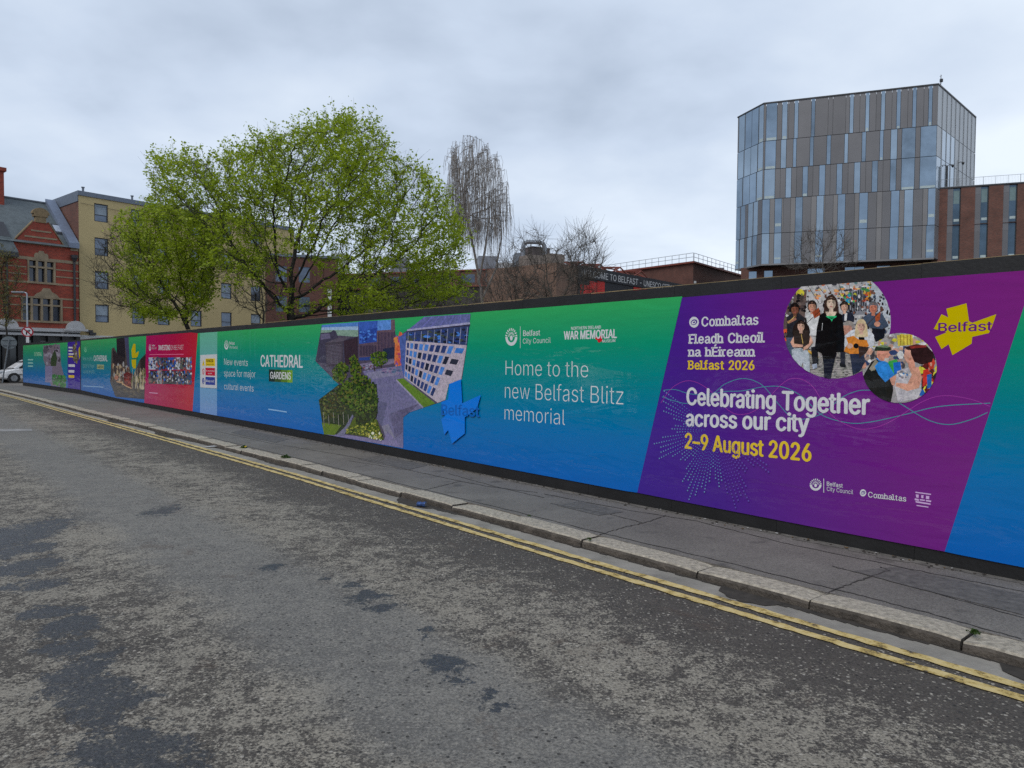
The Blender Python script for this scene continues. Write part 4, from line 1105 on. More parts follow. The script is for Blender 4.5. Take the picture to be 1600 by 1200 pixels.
a.scatter([(285, 660), (330, 570), (410, 515), (500, 525), (575, 585), (615, 690), (602, 800), (545, 862), (470, 865), (385, 830), (305, 760)], 820, 9, 9, leafy, ZP)
a.scatter([(420, 860), (600, 850), (560, 930), (430, 940)], 180, 9, 11, [W(34, 44, 24), W(60, 80, 30), W(46, 54, 28)], ZP)
a.scatter([(350, 960), (600, 930), (650, 1060), (340, 1020)], 260, 7, 6, [W(120, 130, 40), W(150, 150, 60), W(70, 90, 36), W(60, 70, 40)], ZP); a.scatter([(520, 1010), (650, 1020), (640, 1075), (530, 1060)], 40, 8, 10, [W(200, 196, 180), W(90, 110, 40), W(170, 160, 80)], ZP)
for i in range(6): a.line([(150 + i * 42, 840 + (i % 2) * 20), (156 + i * 42, 960 - (i % 3) * 14)], 0.014, W(150, 146, 140), ZP)
a.done('photo_print', gard, 'aerial photograph of a square with trees and office blocks')
a = Art(0.0325)
a.px([(704.5, 600), (723, 592.5), (725, 630), (754, 617), (748, 638), (729, 652), (729, 677), (709, 693), (703, 672), (697, 679), (692, 655), (698, 650), (692, 628), (703, 624)], W(4, 102, 192))
a.text('Belfast', (692, 648), (752, 651), (692.5, 632), W(0, 82, 160), 0.035)
a.done('star_logo', gard, 'bright blue star logo')

# --- pale strip beside the red banner
pale = panel('printed_banner', strip(313, 313.2, 340.3, 339.7), M_GB2, label='narrow pale strip behind the safety notice')
slip = panel('printed_banner', strip(309.6, 301.5, 313, 313.2), M_GB, label='sliver of green to blue print beside the red banner')
# --- banner: pink to red
red = panel('printed_banner', strip(229, 226, 309.6, 301.5), M_PINK, label='pink to red banner with two rows of photographs')
def ZR_(x, y): return (120 + x / 8, 510 + y / 8)
a = Art()
a.text('INVESTING', (248.2, 547), (267, 547), (248.2, 539.5), WHT, 0.04); a.text('IN BELFAST', (268.3, 546.8), (287.5, 546.5), (268.3, 539.3), WHT, -0.01)
a.text('Belfast', (238, 541), (243, 541), (238, 538.5), WHT, 0.02); a.text('City Council', (238, 545.5), (245, 545.5), (238, 542.5), WHT, 0.0)
a.line([(234, 554), (288, 553.6)], 0.022, W(206, 96, 130)); a.line([(234, 613.5), (247, 614.5)], 0.022, W(210, 150, 180))
a.done('lettering', red)
a = Art(); crest(a, 235, 543, 1.8, 5.2); a.done('emblem', red)
a = Art()
for r, (y0, y1) in enumerate(((558.5, 577.5), (579, 599.5))):
    x = 233.0
    while x < 299.5:
        w = RND.uniform(6, 11); x2 = min(x + w, 300.2)
        f = (x - 233) / 67; yy0, yy1 = y0 - .1 * f, y1 + 1.6 * f * r
        a.px([(x, yy0), (x2, yy0), (x2, yy1), (x, yy1)], RND.choice((W(40, 84, 160), W(120, 130, 140), W(52, 50, 60), W(150, 150, 156), W(60, 76, 100), W(170, 176, 190))))
        a.scatter([(x, yy0 + .6), (x2 - .4, yy0 + .6), (x2 - .4, yy1 - 1), (x, yy1 - 1)], 26, 1.1, 2.0, [W(30, 34, 48), W(60, 70, 90), W(190, 194, 200), W(40, 90, 170), W(150, 70, 60), W(90, 96, 84), W(120, 100, 96)])
        x = x2 + .12
a.done('photo_print', red, 'two rows of small photographs')

# --- banner: narrow street photograph with a green wedge and yellow burst
strt = panel('printed_banner', strip(182.5, 186, 229, 226)[:9] + [(226, bot_y(226)), (182.5, bot_y(182.5)), (173, 594), (175.5, 552), (182.5, 545)], M_GB, label='green to blue banner with a street photograph')
def ZS(x, y): return (120 + x / 8, 510 + y / 8)
a = Art()
P8 = lambda c, *p: a.px(p, c, ZS)
P8(W(70, 62, 60), (440, 280), (470, 260), (505, 330), (500, 150), (650, 135), (665, 520), (700, 640), (790, 420), (868, 340), (860, 560), (850, 910), (490, 880), (420, 690), (430, 560))
P8(W(22, 22, 30), (500, 150), (600, 140), (612, 400), (505, 340)); P8(W(62, 66, 96), (600, 140), (652, 136), (668, 520), (640, 520)); P8(W(34, 30, 34), (455, 290), (505, 340), (610, 400), (600, 480), (460, 480))
P8(W(36, 34, 32), (800, 410), (866, 345), (862, 560), (800, 520))
a.scatter([(440, 460), (640, 460), (690, 620), (690, 740), (440, 660)], 110, 10, 26, [W(130, 114, 92), W(90, 78, 66), W(60, 52, 50), W(170, 150, 120), W(150, 150, 150), W(100, 60, 50)], ZS)
a.scatter([(690, 600), (860, 520), (858, 780), (690, 760)], 90, 10, 30, [W(150, 134, 100), W(110, 100, 74), W(70, 66, 54), W(180, 168, 140), W(60, 50, 60), W(90, 100, 50)], ZS)
for x in (545, 700, 735, 760, 800, 835): a.line([(x, 520), (x + 4, 780 if x > 650 else 660)], 0.03, W(196, 188, 168), ZS)
P8(W(60, 58, 62), (420, 690), (500, 690), (600, 750), (690, 780), (850, 790), (850, 910), (490, 880))
a.scatter([(480, 720), (840, 800), (840, 900), (500, 870)], 60, 26, 9, [W(76, 72, 72), W(52, 50, 54), W(94, 84, 72), W(66, 62, 66)], ZS)
P8(W(96, 26, 26), (592, 590), (640, 570), (690, 600), (682, 760), (640, 760), (595, 720)); a.scatter([(600, 610), (680, 610), (675, 740), (605, 720)], 16, 9, 16, [W(126, 36, 34), W(70, 20, 22), W(140, 60, 50)], ZS); a.line([(500, 690), (560, 700), (620, 745), (690, 775)], 0.04, W(190, 150, 110), ZS)
a.ell(500, 640, 26, 30, W(170, 116, 96), ZS)
a.done('photo_print', strt, 'photograph of a crowded street')
a = Art(0.016)
P8(STAR, (690, 290), (715, 215), (740, 220), (742, 340), (760, 320), (784, 310), (770, 370), (748, 395), (745, 520), (720, 530), (698, 500), (690, 430), (700, 400), (692, 350))
a.line([(698, 405), (770, 402)], 0.06, W(20, 110, 80), ZS)
a.done('star_logo', strt, 'yellow star logo squeezed by perspective')

# --- banner: second copy of the gardens banner
gar2 = panel('printed_banner', strip(127.2, 127.2, 182.5, 182.5)[:9] + [(182.5, 545), (175.5, 552), (173, 594), (182.5, bot_y(182.5)), (127.2, bot_y(127.2))], M_GB, label='far green to blue banner about new gardens')
a = Art()
a.text('CATHEDRAL', (147, 564), (168.5, 564.5), (147, 555.5), WHT, 0.035); a.px([(152, 569.5), (163, 570), (163, 577), (152, 576.5)], W(150, 160, 120)); a.text('GARDENS', (152.4, 575.4), (162.6, 575.8), (152.4, 571.2), W(40, 70, 50), 0.03)
for y, x1 in ((569, 147), (580, 150), (589, 150)): a.text({569: 'New events', 580: 'space for major', 589: 'cultural events'}[y], (130, y - 6), (x1 - 2, y - 5.5), (130, y - 12), W(120, 170, 170), -0.01)
a.line([(130, 603), (162, 605)], 0.03, W(120, 160, 200))
a.done('lettering', gar2)
a = Art(); crest(a, 134, 546, 2.0, 4.5, W(110, 180, 140)); a.done('emblem', gar2)

# --- far section past the bend: purple festival copy and garden photograph
lo = lambda x: 536.6 + (127 - x) * 0.062
def fbot(x): return 609.0 - (127 - x) * 0.128
far_p = panel('printed_banner', [(106, lo(106) - 3), (126.8, lo(127) - 3.4), (126.8, fbot(126.8)), (106, fbot(106))], M_PUR, label='far narrow purple festival banner')
a = Art()
for i, (y, c, w) in enumerate(((543, WHT, 8), (548, WHT, 9), (553, WHT, 8), (557, YEL, 8), (571, WHT, 10), (580, WHT, 9), (588, YEL, 9))): a.line([(107.5, y), (107.5 + w, y + .4)], 0.12 if y > 570 else .07, c)
a.done('lettering', far_p)
a = Art(0.014)
a.scatter([(115, 537), (121, 536), (122, 566), (116, 566)], 50, 1.6, 2.6, [W(90, 80, 84), W(30, 30, 34), W(170, 160, 160), W(120, 110, 60), W(80, 70, 60)]); a.px([(123, 545), (125.5, 541), (126, 556), (124, 562)], STAR)
a.done('photo_print', far_p, 'blurred photograph on the far banner')
far_g = panel('printed_banner', [(36.5, lo(36.5) - 2.2), (70, lo(70) - 2.7), (106, lo(106) - 3), (106, fbot(106)), (36.5, fbot(36.5) - .4)], M_GB, label='farthest green to blue banner with an aerial photograph')
a = Art()
a.px([(68, 540), (94, 538), (96, 570), (104, 600), (104, 606), (80, 602.5), (68, 560)], W(112, 104, 120)); a.scatter([(70, 542), (92, 540), (94, 566), (72, 568)], 60, 2.2, 3.0, [W(80, 74, 86), W(110, 100, 110), W(140, 136, 150), W(60, 56, 66)])
a.px([(80, 560), (86, 546), (90, 560), (88, 572), (80, 572)], W(40, 62, 34)); a.scatter([(82, 586), (104, 588), (103, 604), (82, 601)], 70, 1.6, 2.4, [W(46, 110, 50), W(60, 130, 56), W(36, 90, 44)])
a.px([(71, 572), (82, 572), (82, 598), (71, 597)], W(120, 116, 150))
a.done('photo_print', far_g, 'aerial photograph seen at a glancing angle')
a = Art()
a.text('CATHEDRAL', (54, 556), (66, 556), (54, 550.5), W(150, 190, 160), 0.03)
for y in (562, 567, 572): a.line([(44, y), (52, y + .2)], 0.07, W(130, 180, 170))
a.done('lettering', far_g)

# safety notice screwed to the pale strip
ns = hl(326, 580, 0.0)
sign = empty('safety_sign', so(-ns.x, 0.016, ns.z), 'white site safety notice with yellow, red and blue panels on the pale strip', 'safety sign', rz=HRZ)
mb = MB()
mb.poly([hl(x, y, 0.020) for x, y in ((314.2, 554.8), (340.2, 553.4), (339.9, 606.9), (314.2, 605.2))], Vector((0, 0.006, 0)))
o = mb.build('sign_board', plain('white_sign_plastic', (.70, .72, .74, 1), 0.35, var=.06), hoarding, local=True)
o.parent = sign; o.matrix_parent_inverse = Matrix.Identity(4)
OFFS = HMI @ sign.location
for v in o.data.vertices: v.co -= OFFS
def ZN(x, y): return (300 + x / 8, 510 + y / 8)
a = Art(0.0203)
for c, pts in ((W(206, 170, 30), [(178, 402), (298, 400), (298, 497), (178, 494)]), (W(168, 20, 48), [(178, 517), (298, 520), (298, 618), (178, 612)]), (W(20, 44, 128), [(178, 630), (298, 636), (298, 734), (178, 728)])): a.px(pts, c, ZN)
a.text('DANGER', ZN(190, 448), ZN(276, 448), ZN(190, 412), W(30, 26, 10), 0.04); a.text('Construction site', ZN(186, 484), ZN(282, 485), ZN(186, 464), W(40, 34, 10), 0.02)
a.text('No unauthorised', ZN(184, 562), ZN(292, 566), ZN(184, 544), WHT, 0.02); a.text('access', ZN(210, 594), ZN(260, 597), ZN(210, 576), WHT, 0.02); a.text('Keep out', ZN(188, 694), ZN(284, 700), ZN(188, 664), WHT, 0.02)
a.px([(152, 420), (168, 490), (136, 490)], W(206, 170, 30), ZN); a.px([(152, 442), (155, 470), (149, 470)], W(20, 20, 20), ZN)
a.ell(151, 565, 13, 38, W(168, 20, 48), ZN, 16); a.ell(151, 565, 9, 27, WHT, ZN, 16); a.px([(141, 545), (145, 540), (162, 588), (158, 592)], W(168, 20, 48), ZN)
a.ell(151, 682, 14, 40, W(20, 44, 128), ZN, 16); a.line([(151, 655), (151, 692)], 0.03, WHT, ZN); a.ell(151, 704, 4, 8, WHT, ZN, 8)
o = a.done('notice_print', hoarding)
o.parent = sign
for v in o.data.vertices: v.co -= OFFS

# ------------------------------------------------------------------ glass-and-metal tower with its brick wing
def at2(px, Y):
    p = at(px, 560, Y); return Vector((p.x, p.y, 0))
T_near, T_fac, T_left, T_right = at2(1455, 80.0), at2(1186.5, 86.3), at2(1146.5, 91.2), at2(1514, 90.5)
M_CLAD = plain('bronze_cladding', rgb(114, 113, 115, 1.02), 0.42, 0.35, 0.5, var=0.08, vscale=0.35)
M_CLAD2 = plain('bronze_cladding_dark', rgb(108, 107, 109, 1.02), 0.42, 0.35, 0.5, var=0.08, vscale=0.35)
M_CLAD3 = plain('bronze_cladding_light', rgb(132, 130, 130, 0.95), 0.45, 0.3, 0.5, var=0.08, vscale=0.35)
M_PALE = plain('pale_metal_cladding', rgb(150, 154, 158, 1.05), 0.35, 0.5, 0.5, var=0.07, vscale=0.4)
M_TGL = glass('tower_glass', (0.32, 0.405, 0.49, 1), 0.05, 0.78, 0.18, 0.25)
M_TGLS = [M_TGL, glass('tower_glass_dark', (0.27, 0.345, 0.42, 1), 0.05, 0.70, 0.3, 0.3), glass('tower_glass_light', (0.38, 0.47, 0.55, 1), 0.07, 0.70, 0.15, 0.3)]
M_TGL2 = glass('tower_glass_blind', (0.42, 0.50, 0.58, 1), 0.12, 0.55, 0.12, 0.5)
M_SEAM = plain('dark_seam', (0.03, 0.032, 0.036, 1), 0.5)
M_BRK = brick('red_brown_brick', rgb(114, 70, 57, .95), rgb(90, 57, 49, .95), rgb(112, 96, 88, .9))
M_SOF = plain('soffit_dark', (0.04, 0.036, 0.034, 1), 0.7)
tower = empty('office_tower', ((T_near + T_fac) / 2), 'tall glass and bronze panelled office tower overhanging its brick base', 'tower')
def lv(px, ys, Y): return [at(px, y, Y).z for y in ys]
Z_LV = lv(1464, (132.5, 195.5, 243.5, 293.6, 351.5, 403.4), 80.0)          # roof edge down to soffit
mainP = Plane(T_fac, T_near - T_fac); chamP = Plane(T_left, T_fac - T_left); sideP = Plane(T_near, T_right - T_near)
LM, LC, LS = (T_near - T_fac).length, (T_fac - T_left).length, (T_right - T_near).length
inn = -(T_near - T_fac).normalized().cross(Vector((0, 0, 1)))
T_back = T_left + (T_right - T_near)
foot = [T_left, T_fac, T_near, T_right, T_back]
if (T_fac - T_left).cross(T_near - T_fac).z < 0: foot = foot
mb = MB()
core = [Vector((p.x, p.y, Z_LV[-1])) for p in foot]
cx = sum((p for p in core), Vector()) / 5
core = [p + (cx - p).normalized() * 0.12 for p in core]
mb.poly([Vector((p.x, p.y, Z_LV[-1] + .05)) for p in core], Vector((0, 0, Z_LV[0] - Z_LV[-1] - .3)))
mb.build('core_wall', M_SEAM, tower)
ZT = lambda x, y: (1120 + x / 3.3333, 110 + y / 3.3333)
rowsM = [[(257, 315), (340, 368), (404, 425), (492, 512), (692, 713), (774, 795), (855, 877), (936, 958), (1019, 1040), (1102, 1123)],
         [(251, 308), (333, 362), (397, 415), (484, 504), (572, 594), (664, 684), (755, 777), (848, 868), (905, 940), (963, 1035), (1060, 1145)],
         [(246, 303), (358, 388), (446, 474), (532, 564), (623, 653), (714, 747), (807, 838), (902, 934), (960, 1030), (1056, 1143)],
         [(238, 275), (300, 338), (408, 446), (518, 556), (628, 668), (740, 786), (905, 950), (975, 1022), (1098, 1138)],
         [(233, 272), (296, 335), (402, 441), (511, 551), (622, 663), (736, 780), (898, 943), (970, 1018), (1088, 1133)]]
seams = [[317, 375, 430, 513, 580, 605, 672, 715, 745, 798, 830, 880, 912, 962, 995, 1045, 1078, 1125, 1150], [312, 418, 508, 598, 688, 780, 870, 943], [330, 392, 415, 478, 500, 568, 590, 658, 683, 750, 775, 842, 865, 940],
         [280, 345, 383, 450, 490, 562, 605, 672, 717, 790, 832, 860, 955, 1026, 1072, 1095], [276, 340, 380, 446, 487, 556, 600, 668, 712, 785, 828, 855, 948, 1022, 1068, 1085]]
GAP = 0.03
def row_panels(pl, L, row, z0, z1, glz, cuts, xof, pal, clad_mb):
    """panels of one storey: glass spans become window parts, the rest metal panels cut at seams"""
    spans = sorted((max(0, xof(a)), min(L, xof(b_))) for a, b_ in glz)
    edges = [0.0]; kinds = []
    for a, b_ in spans:
        if a - edges[-1] > 0.08: kinds.append(0); edges.append(a)
        kinds.append(1); edges.append(max(b_, edges[-1] + .05))
    if L - edges[-1] > 0.08: kinds.append(0); edges.append(L)
    for i, kd in enumerate(kinds):
        a, b_ = edges[i], edges[i + 1]
        if kd == 1:
            w = MB(); w.pbox(pl, a + GAP, b_ - GAP, z0 + GAP, z1 - GAP, -0.05, 0.02)
            o = w.build('window', RND.choice(M_TGLS), tower)
            if RND.random() < 0.35:
                bl = MB(); h = (z1 - z0) * RND.uniform(.05, .09); zz = z0 + (z1 - z0) * RND.uniform(0.1, 0.22) if row >= 3 else z0 + GAP * 2
                bl.pbox(pl, a + GAP * 3, b_ - GAP * 3, zz, zz + h, 0.02, 0.024)
                bl.build('blind', plain('pale_blind', (.42, .50, .50, 1), .5), o)
            if b_ - a > 2.2:
                bl = MB(); bl.pbox(pl, (a + b_) / 2 - .02, (a + b_) / 2 + .02, z0 + GAP, z1 - GAP, 0.02, 0.03); bl.build('mullion', M_SEAM, o)
        else:
            cs = [a] + sorted(xof(c) for c in cuts if a + .12 < xof(c) < b_ - .12) + [b_]
            for c0, c1 in zip(cs, cs[1:]):
                clad_mb.cur = pal(c1 - c0); clad_mb.pbox(pl, c0 + GAP / 2, c1 - GAP / 2, z0 + GAP, z1 - GAP, -0.05, 0.035 if row >= 3 and c1 - c0 < .8 else 0.0)
clad = MB()
for r in range(5):
    ym = ((80 + 285) / 2, 365, 530, 710, 892)[r]
    xof = lambda x, ym=ym: mainP.px(*ZT(x, ym + (1140 - x) * 0.085))[0]
    row_panels(mainP, LM, r, Z_LV[r + 1], Z_LV[r], rowsM[r], seams[r], xof, lambda w, r=r: (2 if w < 0.75 and r >= 3 else RND.choice((0, 0, 0, 1))), clad)
clad.build('cladding', [M_CLAD, M_CLAD2, M_CLAD3], tower)
clad = MB()
rowsC = [[(117, 147), (150, 218), (221, 256)]] * 3 + [[(105, 127), (130, 153), (168, 193), (196, 219)], [(100, 123), (127, 150), (165, 189), (193, 216)]]
for r in range(5):
    xof = lambda x, r=r: chamP.px(*ZT(x - (0, 3, 7, 0, 0)[r], 300))[0] * 1.0 if r < 3 else chamP.px(*ZT(x + 4, 300))[0]
    row_panels(chamP, LC, r, Z_LV[r + 1], Z_LV[r], rowsC[r], [], xof, lambda w: 0, clad)
clad.build('cladding', [M_CLAD, M_CLAD2, M_CLAD3], tower)
clad = MB()
nS = 9
for r in range(5):
    z1, z0 = Z_LV[r], Z_LV[r + 1]
    for i in range(nS):
        a, b_ = LS * i / nS, LS * (i + 1) / nS
        clad.cur = 1 if (r in (1, 2) and i in (1, 2, 3)) or (r == 2 and i == 0) else 0
        if clad.cur and i: clad.cur = 1
        clad.pbox(sideP, a + GAP, b_ - GAP, z0 + GAP, z1 - GAP, -0.05, 0.0)
        clad.cur = 0; clad.pbox(sideP, b_ - .03, b_ + .03, z0 + GAP, z1 - GAP, 0.0, 0.06)
clad.build('side_cladding', [M_PALE, M_TGL2, M_CLAD3], tower)
mb = MB()
for pl, L in ((mainP, LM), (chamP, LC), (sideP, LS)):
    mb.pbox(pl, -.05, L + .05, Z_LV[0], Z_LV[0] + 0.16, -0.2, 0.07); 
mb.build('parapet', M_SEAM, tower)
mb = MB(); mb.poly([Vector((p.x, p.y, Z_LV[-1] - .06)) for p in foot], Vector((0, 0, .1))); mb.build('soffit', M_SOF, tower)
mb = MB()
for pl, L in ((mainP, LM), (chamP, LC)): mb.pbox(pl, 0, L, Z_LV[-1] - .12, Z_LV[-1] + .06, -.05, .06)
mb.build('base_trim', M_CLAD3, tower)
# brick base set back under the overhang
mb = MB()
baseP = Plane(T_fac + mainP.n * -2.2, mainP.d)
holes = []
for x0, x1 in ((1170, 1182), (1194, 1207), (1262, 1288), (1320, 1350), (1370, 1391), (1415, 1430)):
    t0, t1 = baseP.px(x0, 430)[0], baseP.px(x1, 430)[0]; z1 = baseP.px((x0 + x1) / 2, 424 - (x0 - 1170) * .05)[1]; holes.append((t0, t1, z1 - 2.6, z1))
wall_holes(mb, baseP, -2.4, LM + .4, 0, Z_LV[-1] - .06, holes)
mb.build('base_wall', M_BRK, tower, uvd=baseP.d)
for h in holes:
    w = MB(); w.pbox(baseP, h[0], h[1], h[2], h[3], -.16, -.12); w.build('window', M_TGL, tower)
mb = MB(); p = at(1470, 132, 83)
mb.tube([p, p + Vector((0, 0, 1.1))], [.05, .03], 6); mb.cbox(p + Vector((0.05, 0, .45)), (.28, .2, .35)); mb.tube([p + Vector((-.15, 0, .9)), p + Vector((.1, 0, 1.0))], .025, 4)
mb.build('roof_aerial', M_SEAM, tower)

# brick wing to the right, with slot windows and a roof railing
wingP = Plane(T_near + mainP.n * -1.3 , mainP.d)
ZG = lambda x, y: (1440 + x / 7.5, 260 + y / 7.5)
wing = empty('brick_wing', wingP.w(8, 0), 'red brick office wing with tall slot windows joined to the glass tower', 'building')
WL0, WL1 = 0.0, 26.0
zt = wingP.px(*ZG(700, 232))[1]
LVW = [zt, wingP.px(*ZG(740, 600))[1], wingP.px(*ZG(740, 670))[1], wingP.px(*ZG(730, 1030))[1]]
h1 = zt - LVW[1]; per = wingP.px(*ZG(690, 600))[0] - wingP.px(*ZG(365, 620))[0]
g0 = wingP.px(*ZG(367, 620))[0]; gw = wingP.px(*ZG(455, 620))[0] - g0; pw = g0 - wingP.px(*ZG(298, 620))[0]
holes = []
k = 0
ST = zt - LVW[2]
while g0 + k * per + gw < WL1:
    for j in range(3):
        holes.append((g0 + k * per - pw, g0 + k * per + gw, zt - ST * (j + 1) + 0.01, zt - ST * j - 0.01 if j else zt - .02))
    k += 1
mb = MB(); wall_holes(mb, wingP, WL0, WL1, 0, zt, holes, depth=.25)
mb.build('brick_wall', M_BRK, wing, uvd=wingP.d)
M_WGL = glass('wing_glass', (0.09, 0.14, 0.19, 1), 0.06, 0.5, 0.3, 0.3)
for i, (a, b_, c, d) in enumerate(holes):
    w = MB(); w.pbox(wingP, a + pw, b_, c, d, -.3, -.2); o = w.build('window', M_WGL, wing)
    bl = MB(); zz = c + (d - c) * .10; bl.pbox(wingP, a + pw + .1, b_ - .1, zz, zz + .28, -.2, -.19); bl.build('blind', plain('pale_blind', (.42, .50, .50, 1), .5), o)
    bl = MB(); bl.pbox(wingP, a + pw, b_, c + .02, c + .10, -.2, -.14); bl.pbox(wingP, b_ - .08, b_, c, d, -.2, -.12); bl.build('frame', M_SEAM, o)
    if i % 3 != 1:
        bl = MB(); bl.pbox(wingP, a + pw + .05, b_ - .12, d - (d - c) * .42, d - .25, -.199, -.196); bl.build('roller_blind', plain('grey_blind', (.16, .24, .25, 1), .6), o)
for a, b_, c, d in holes:
    mb = MB(); mb.cur = 0; mb.pbox(wingP, a, a + pw - .02, c + (d - c) * .12, d - (d - c) * .2, -.3, -.08); mb.cur = 1; mb.pbox(wingP, a, a + pw - .02, d - (d - c) * .2, d, -.3, -.07); mb.pbox(wingP, a, a + pw - .02, c, c + (d - c) * .12, -.3, -.07)
    mb.build('bronze_panel', [M_CLAD2, M_CLAD], wing)
mb = MB(); mb.pbox(wingP, WL0, WL1, zt, zt + .14, -.6, .04); mb.pbox(wingP, WL0, WL1, 0, zt, -14, -.35); mb.build('roof_slab', M_SEAM, wing)
mb = MB(); n = 22
for i in range(n + 1):
    t = 0.3 + (WL1 - .5) * i / n; p = wingP.w(t, zt + .14, -.45); mb.tube([p, p + Vector((0, 0, 1.0))], .018, 4)
for hz in (.98, .12): mb.tube([wingP.w(.3, zt + .14 + hz, -.45), wingP.w(WL1 - .2, zt + .14 + hz, -.45)], .022, 4)
for i in range(180):
    t = 0.3 + (WL1 - .5) * i / 180; p = wingP.w(t, zt + .28, -.45); mb.tube([p, p + Vector((0, 0, .82))], .006, 3, cap=False)
mb.build('roof_railing', plain('grey_rail', (.30, .32, .34, 1), .5, .4), wing)
for i, (px_, py_, hh) in enumerate(((1479, 291, 2.9), (1495, 290, 3.1))):
    t, z = wingP.px(px_, py_, -.8); b0 = wingP.w(t, zt + .14, -.8)
    cm = empty('camera_mast', b0, ('black roof mast with a pair of domed cameras by the tower' if i == 0 else 'slim grey roof mast with one camera on a side arm'), 'camera mast')
    mb = MB(); mb.tube([b0, b0 + Vector((0, 0, hh - .3 * (1 - i)))], [.13 if i == 0 else .08, .10 if i == 0 else .06], 8); mb.build('mast', M_SEAM if i == 0 else plain('grey_rail', (.30, .32, .34, 1), .5, .4), cm)
    for sgn in ((-1, 1) if i == 0 else (1,)):
        mb = MB(); top = b0 + Vector((0, 0, hh - .35)); e = top + wingP.d * sgn * .55 + Vector((0, 0, .1))
        mb.tube([top, top + wingP.d * sgn * .3 + Vector((0, 0, .14)), e], .035, 6); mb.tube([e, e + Vector((0, 0, -.12)), e + Vector((0, 0, -.30))], [.13, .15, .06], 10)
        mb.build('camera_head', M_SEAM, cm)

# ------------------------------------------------------------------ yellow rendered block and red brick gabled building
YP = Plane((-36.6, 60.6), (0.635, 0.772))
M_YREN = plain('ochre_render', rgb(168, 151, 110, 1.28), 0.85, var=0.10, vscale=0.25, bump=.1)
M_REDB = brick('orange_red_brick', rgb(148, 60, 44, 1.32), rgb(120, 48, 38, 1.32), rgb(110, 80, 66, 1.0))
M_STONE = plain('buff_stone_band', rgb(150, 134, 110, .92), 0.8, var=0.25, vscale=1.5)
M_FRAME = plain('dark_frame', (.035, .036, .042, 1), .5)
M_DGL = glass('dark_glass', (0.11, 0.14, 0.19, 1), 0.06, 0.5, 0.5, 0.5)
M_CURT = plain('pale_curtain', (.30, .36, .42, 1), .7, var=.2, vscale=2)
M_COPE = plain('grey_coping', rgb(96, 104, 116, 1.3), .55, .3)
apart = empty('apartment_block', YP.w(12, 0), 'ochre yellow rendered block with rows of square dark framed windows', 'apartment block')
zr = YP.px(130, 306)[1]
rows = [YP.px(159, y)[1] for y in (319, 372, 424, 476)]; wh = YP.px(159, 319)[1] - YP.px(159, 347)[1]
st = (rows[0] - rows[3]) / 3; rows.append(rows[3] - st)
cols = []
for a, b_ in ((148.5, 170), (206, 224), (246, 263.5), (297.5, 314), (345.5, 362), (392, 407)):
    cols.append((YP.px(a, 450)[0], YP.px(b_, 450)[0]))
cw = cols[0][1] - cols[0][0]
YL = cols[-1][1] + 4.0
holes = [(c[0], c[0] + cw, z - wh, z) for c in cols for z in rows]
mb = MB(); wall_holes(mb, YP, 0, YL, 0, zr, holes, depth=.18)
for t0, t1, o0, o1 in ((0, 0, 0, -12),):
    pass
mb.face([YP.w(YL, 0), YP.w(YL, 0, -12), YP.w(YL, zr, -12), YP.w(YL, zr)])
mb.face([YP.w(0, zr - .05, 0), YP.w(YL, zr - .05, 0), YP.w(YL, zr - .05, -12), YP.w(0, zr - .05, -12)])
mb.build('render_wall', M_YREN, apart)
mb = MB(); mb.face([YP.w(0.0, 0), YP.w(0, 0, -12), YP.w(0, zr, -12), YP.w(0, zr)]); mb.build('brick_side_wall', M_BRK, apart, uvd=YP.n)
mb = MB(); mb.pbox(YP, -.06, YL + .06, zr, zr + .38, -.3, .09); mb.pbox(YP, -.06, .24, zr, zr + .38, -12, -.3); mb.pbox(YP, -.06, .05, zr - .5, zr, -12, -.05); mb.build('parapet', M_COPE, apart)
mb = MB(); mb.pbox(YP, 0, YL, YP.px(140, 524)[1] - .5, YP.px(140, 524)[1], 0, .05); mb.build('plinth_band', plain('pale_render', (.55, .56, .56, 1), .8), apart)
for i, h in enumerate(holes):
    w = MB()
    f = .07
    w.pbox(YP, h[0], h[1], h[2], h[2] + f, -.17, -.06); w.pbox(YP, h[0], h[1], h[3] - f, h[3], -.17, -.06)
    w.pbox(YP, h[0], h[0] + f, h[2] + f, h[3] - f, -.17, -.06); w.pbox(YP, h[1] - f, h[1], h[2] + f, h[3] - f, -.17, -.06)
    mid = h[2] + (h[3] - h[2]) * .38
    w.pbox(YP, h[0] + f, h[1] - f, mid - .025, mid + .025, -.17, -.07)
    o = w.build('window', M_FRAME, apart)
    g = MB(); g.pbox(YP, h[0] + f, h[1] - f, h[2] + f, h[3] - f, -.18, -.13); g.build('pane', M_DGL, o)
    if i % 5 == 0 or RND.random() < .6:
        g = MB(); g.pbox(YP, h[0] + f, h[1] - f - RND.choice((0, .35)), mid + .03, h[3] - f, -.13, -.12); g.build('blind', M_CURT, o)
mb = MB()
p0, p1 = YP.w(0.1, YP.px(124, 317)[1], .12), YP.w(YL - .2, YP.px(124, 317)[1] - .3, .12)
mb.tube([p0.lerp(p1, i / 12) + Vector((0, 0, -.12 * math.sin(math.pi * i / 12 * 3) ** 2)) for i in range(13)], .018, 4); mb.build('wall_cable', M_FRAME, apart)
mb = MB()
for px_, py_ in ((139, 517.5), (144, 521.5)):
    t, z = YP.px(px_, py_); mb.pbox(YP, t - .25, t + .25, z - .1, z + .1, 0, .2)
mb.build('wall_lamp', M_FRAME, apart)
for i, px_ in enumerate((137, 214)):
    t = YP.px(px_, 303)[0]; mb = MB(); p = YP.w(t, zr + .38, -1.0); mb.tube([p, p + Vector((0, 0, .5))], .09, 8); mb.tube([p + Vector((0, 0, .5)), p + Vector((0, 0, .58))], .14, 8); mb.build('roof_vent', M_COPE, apart)

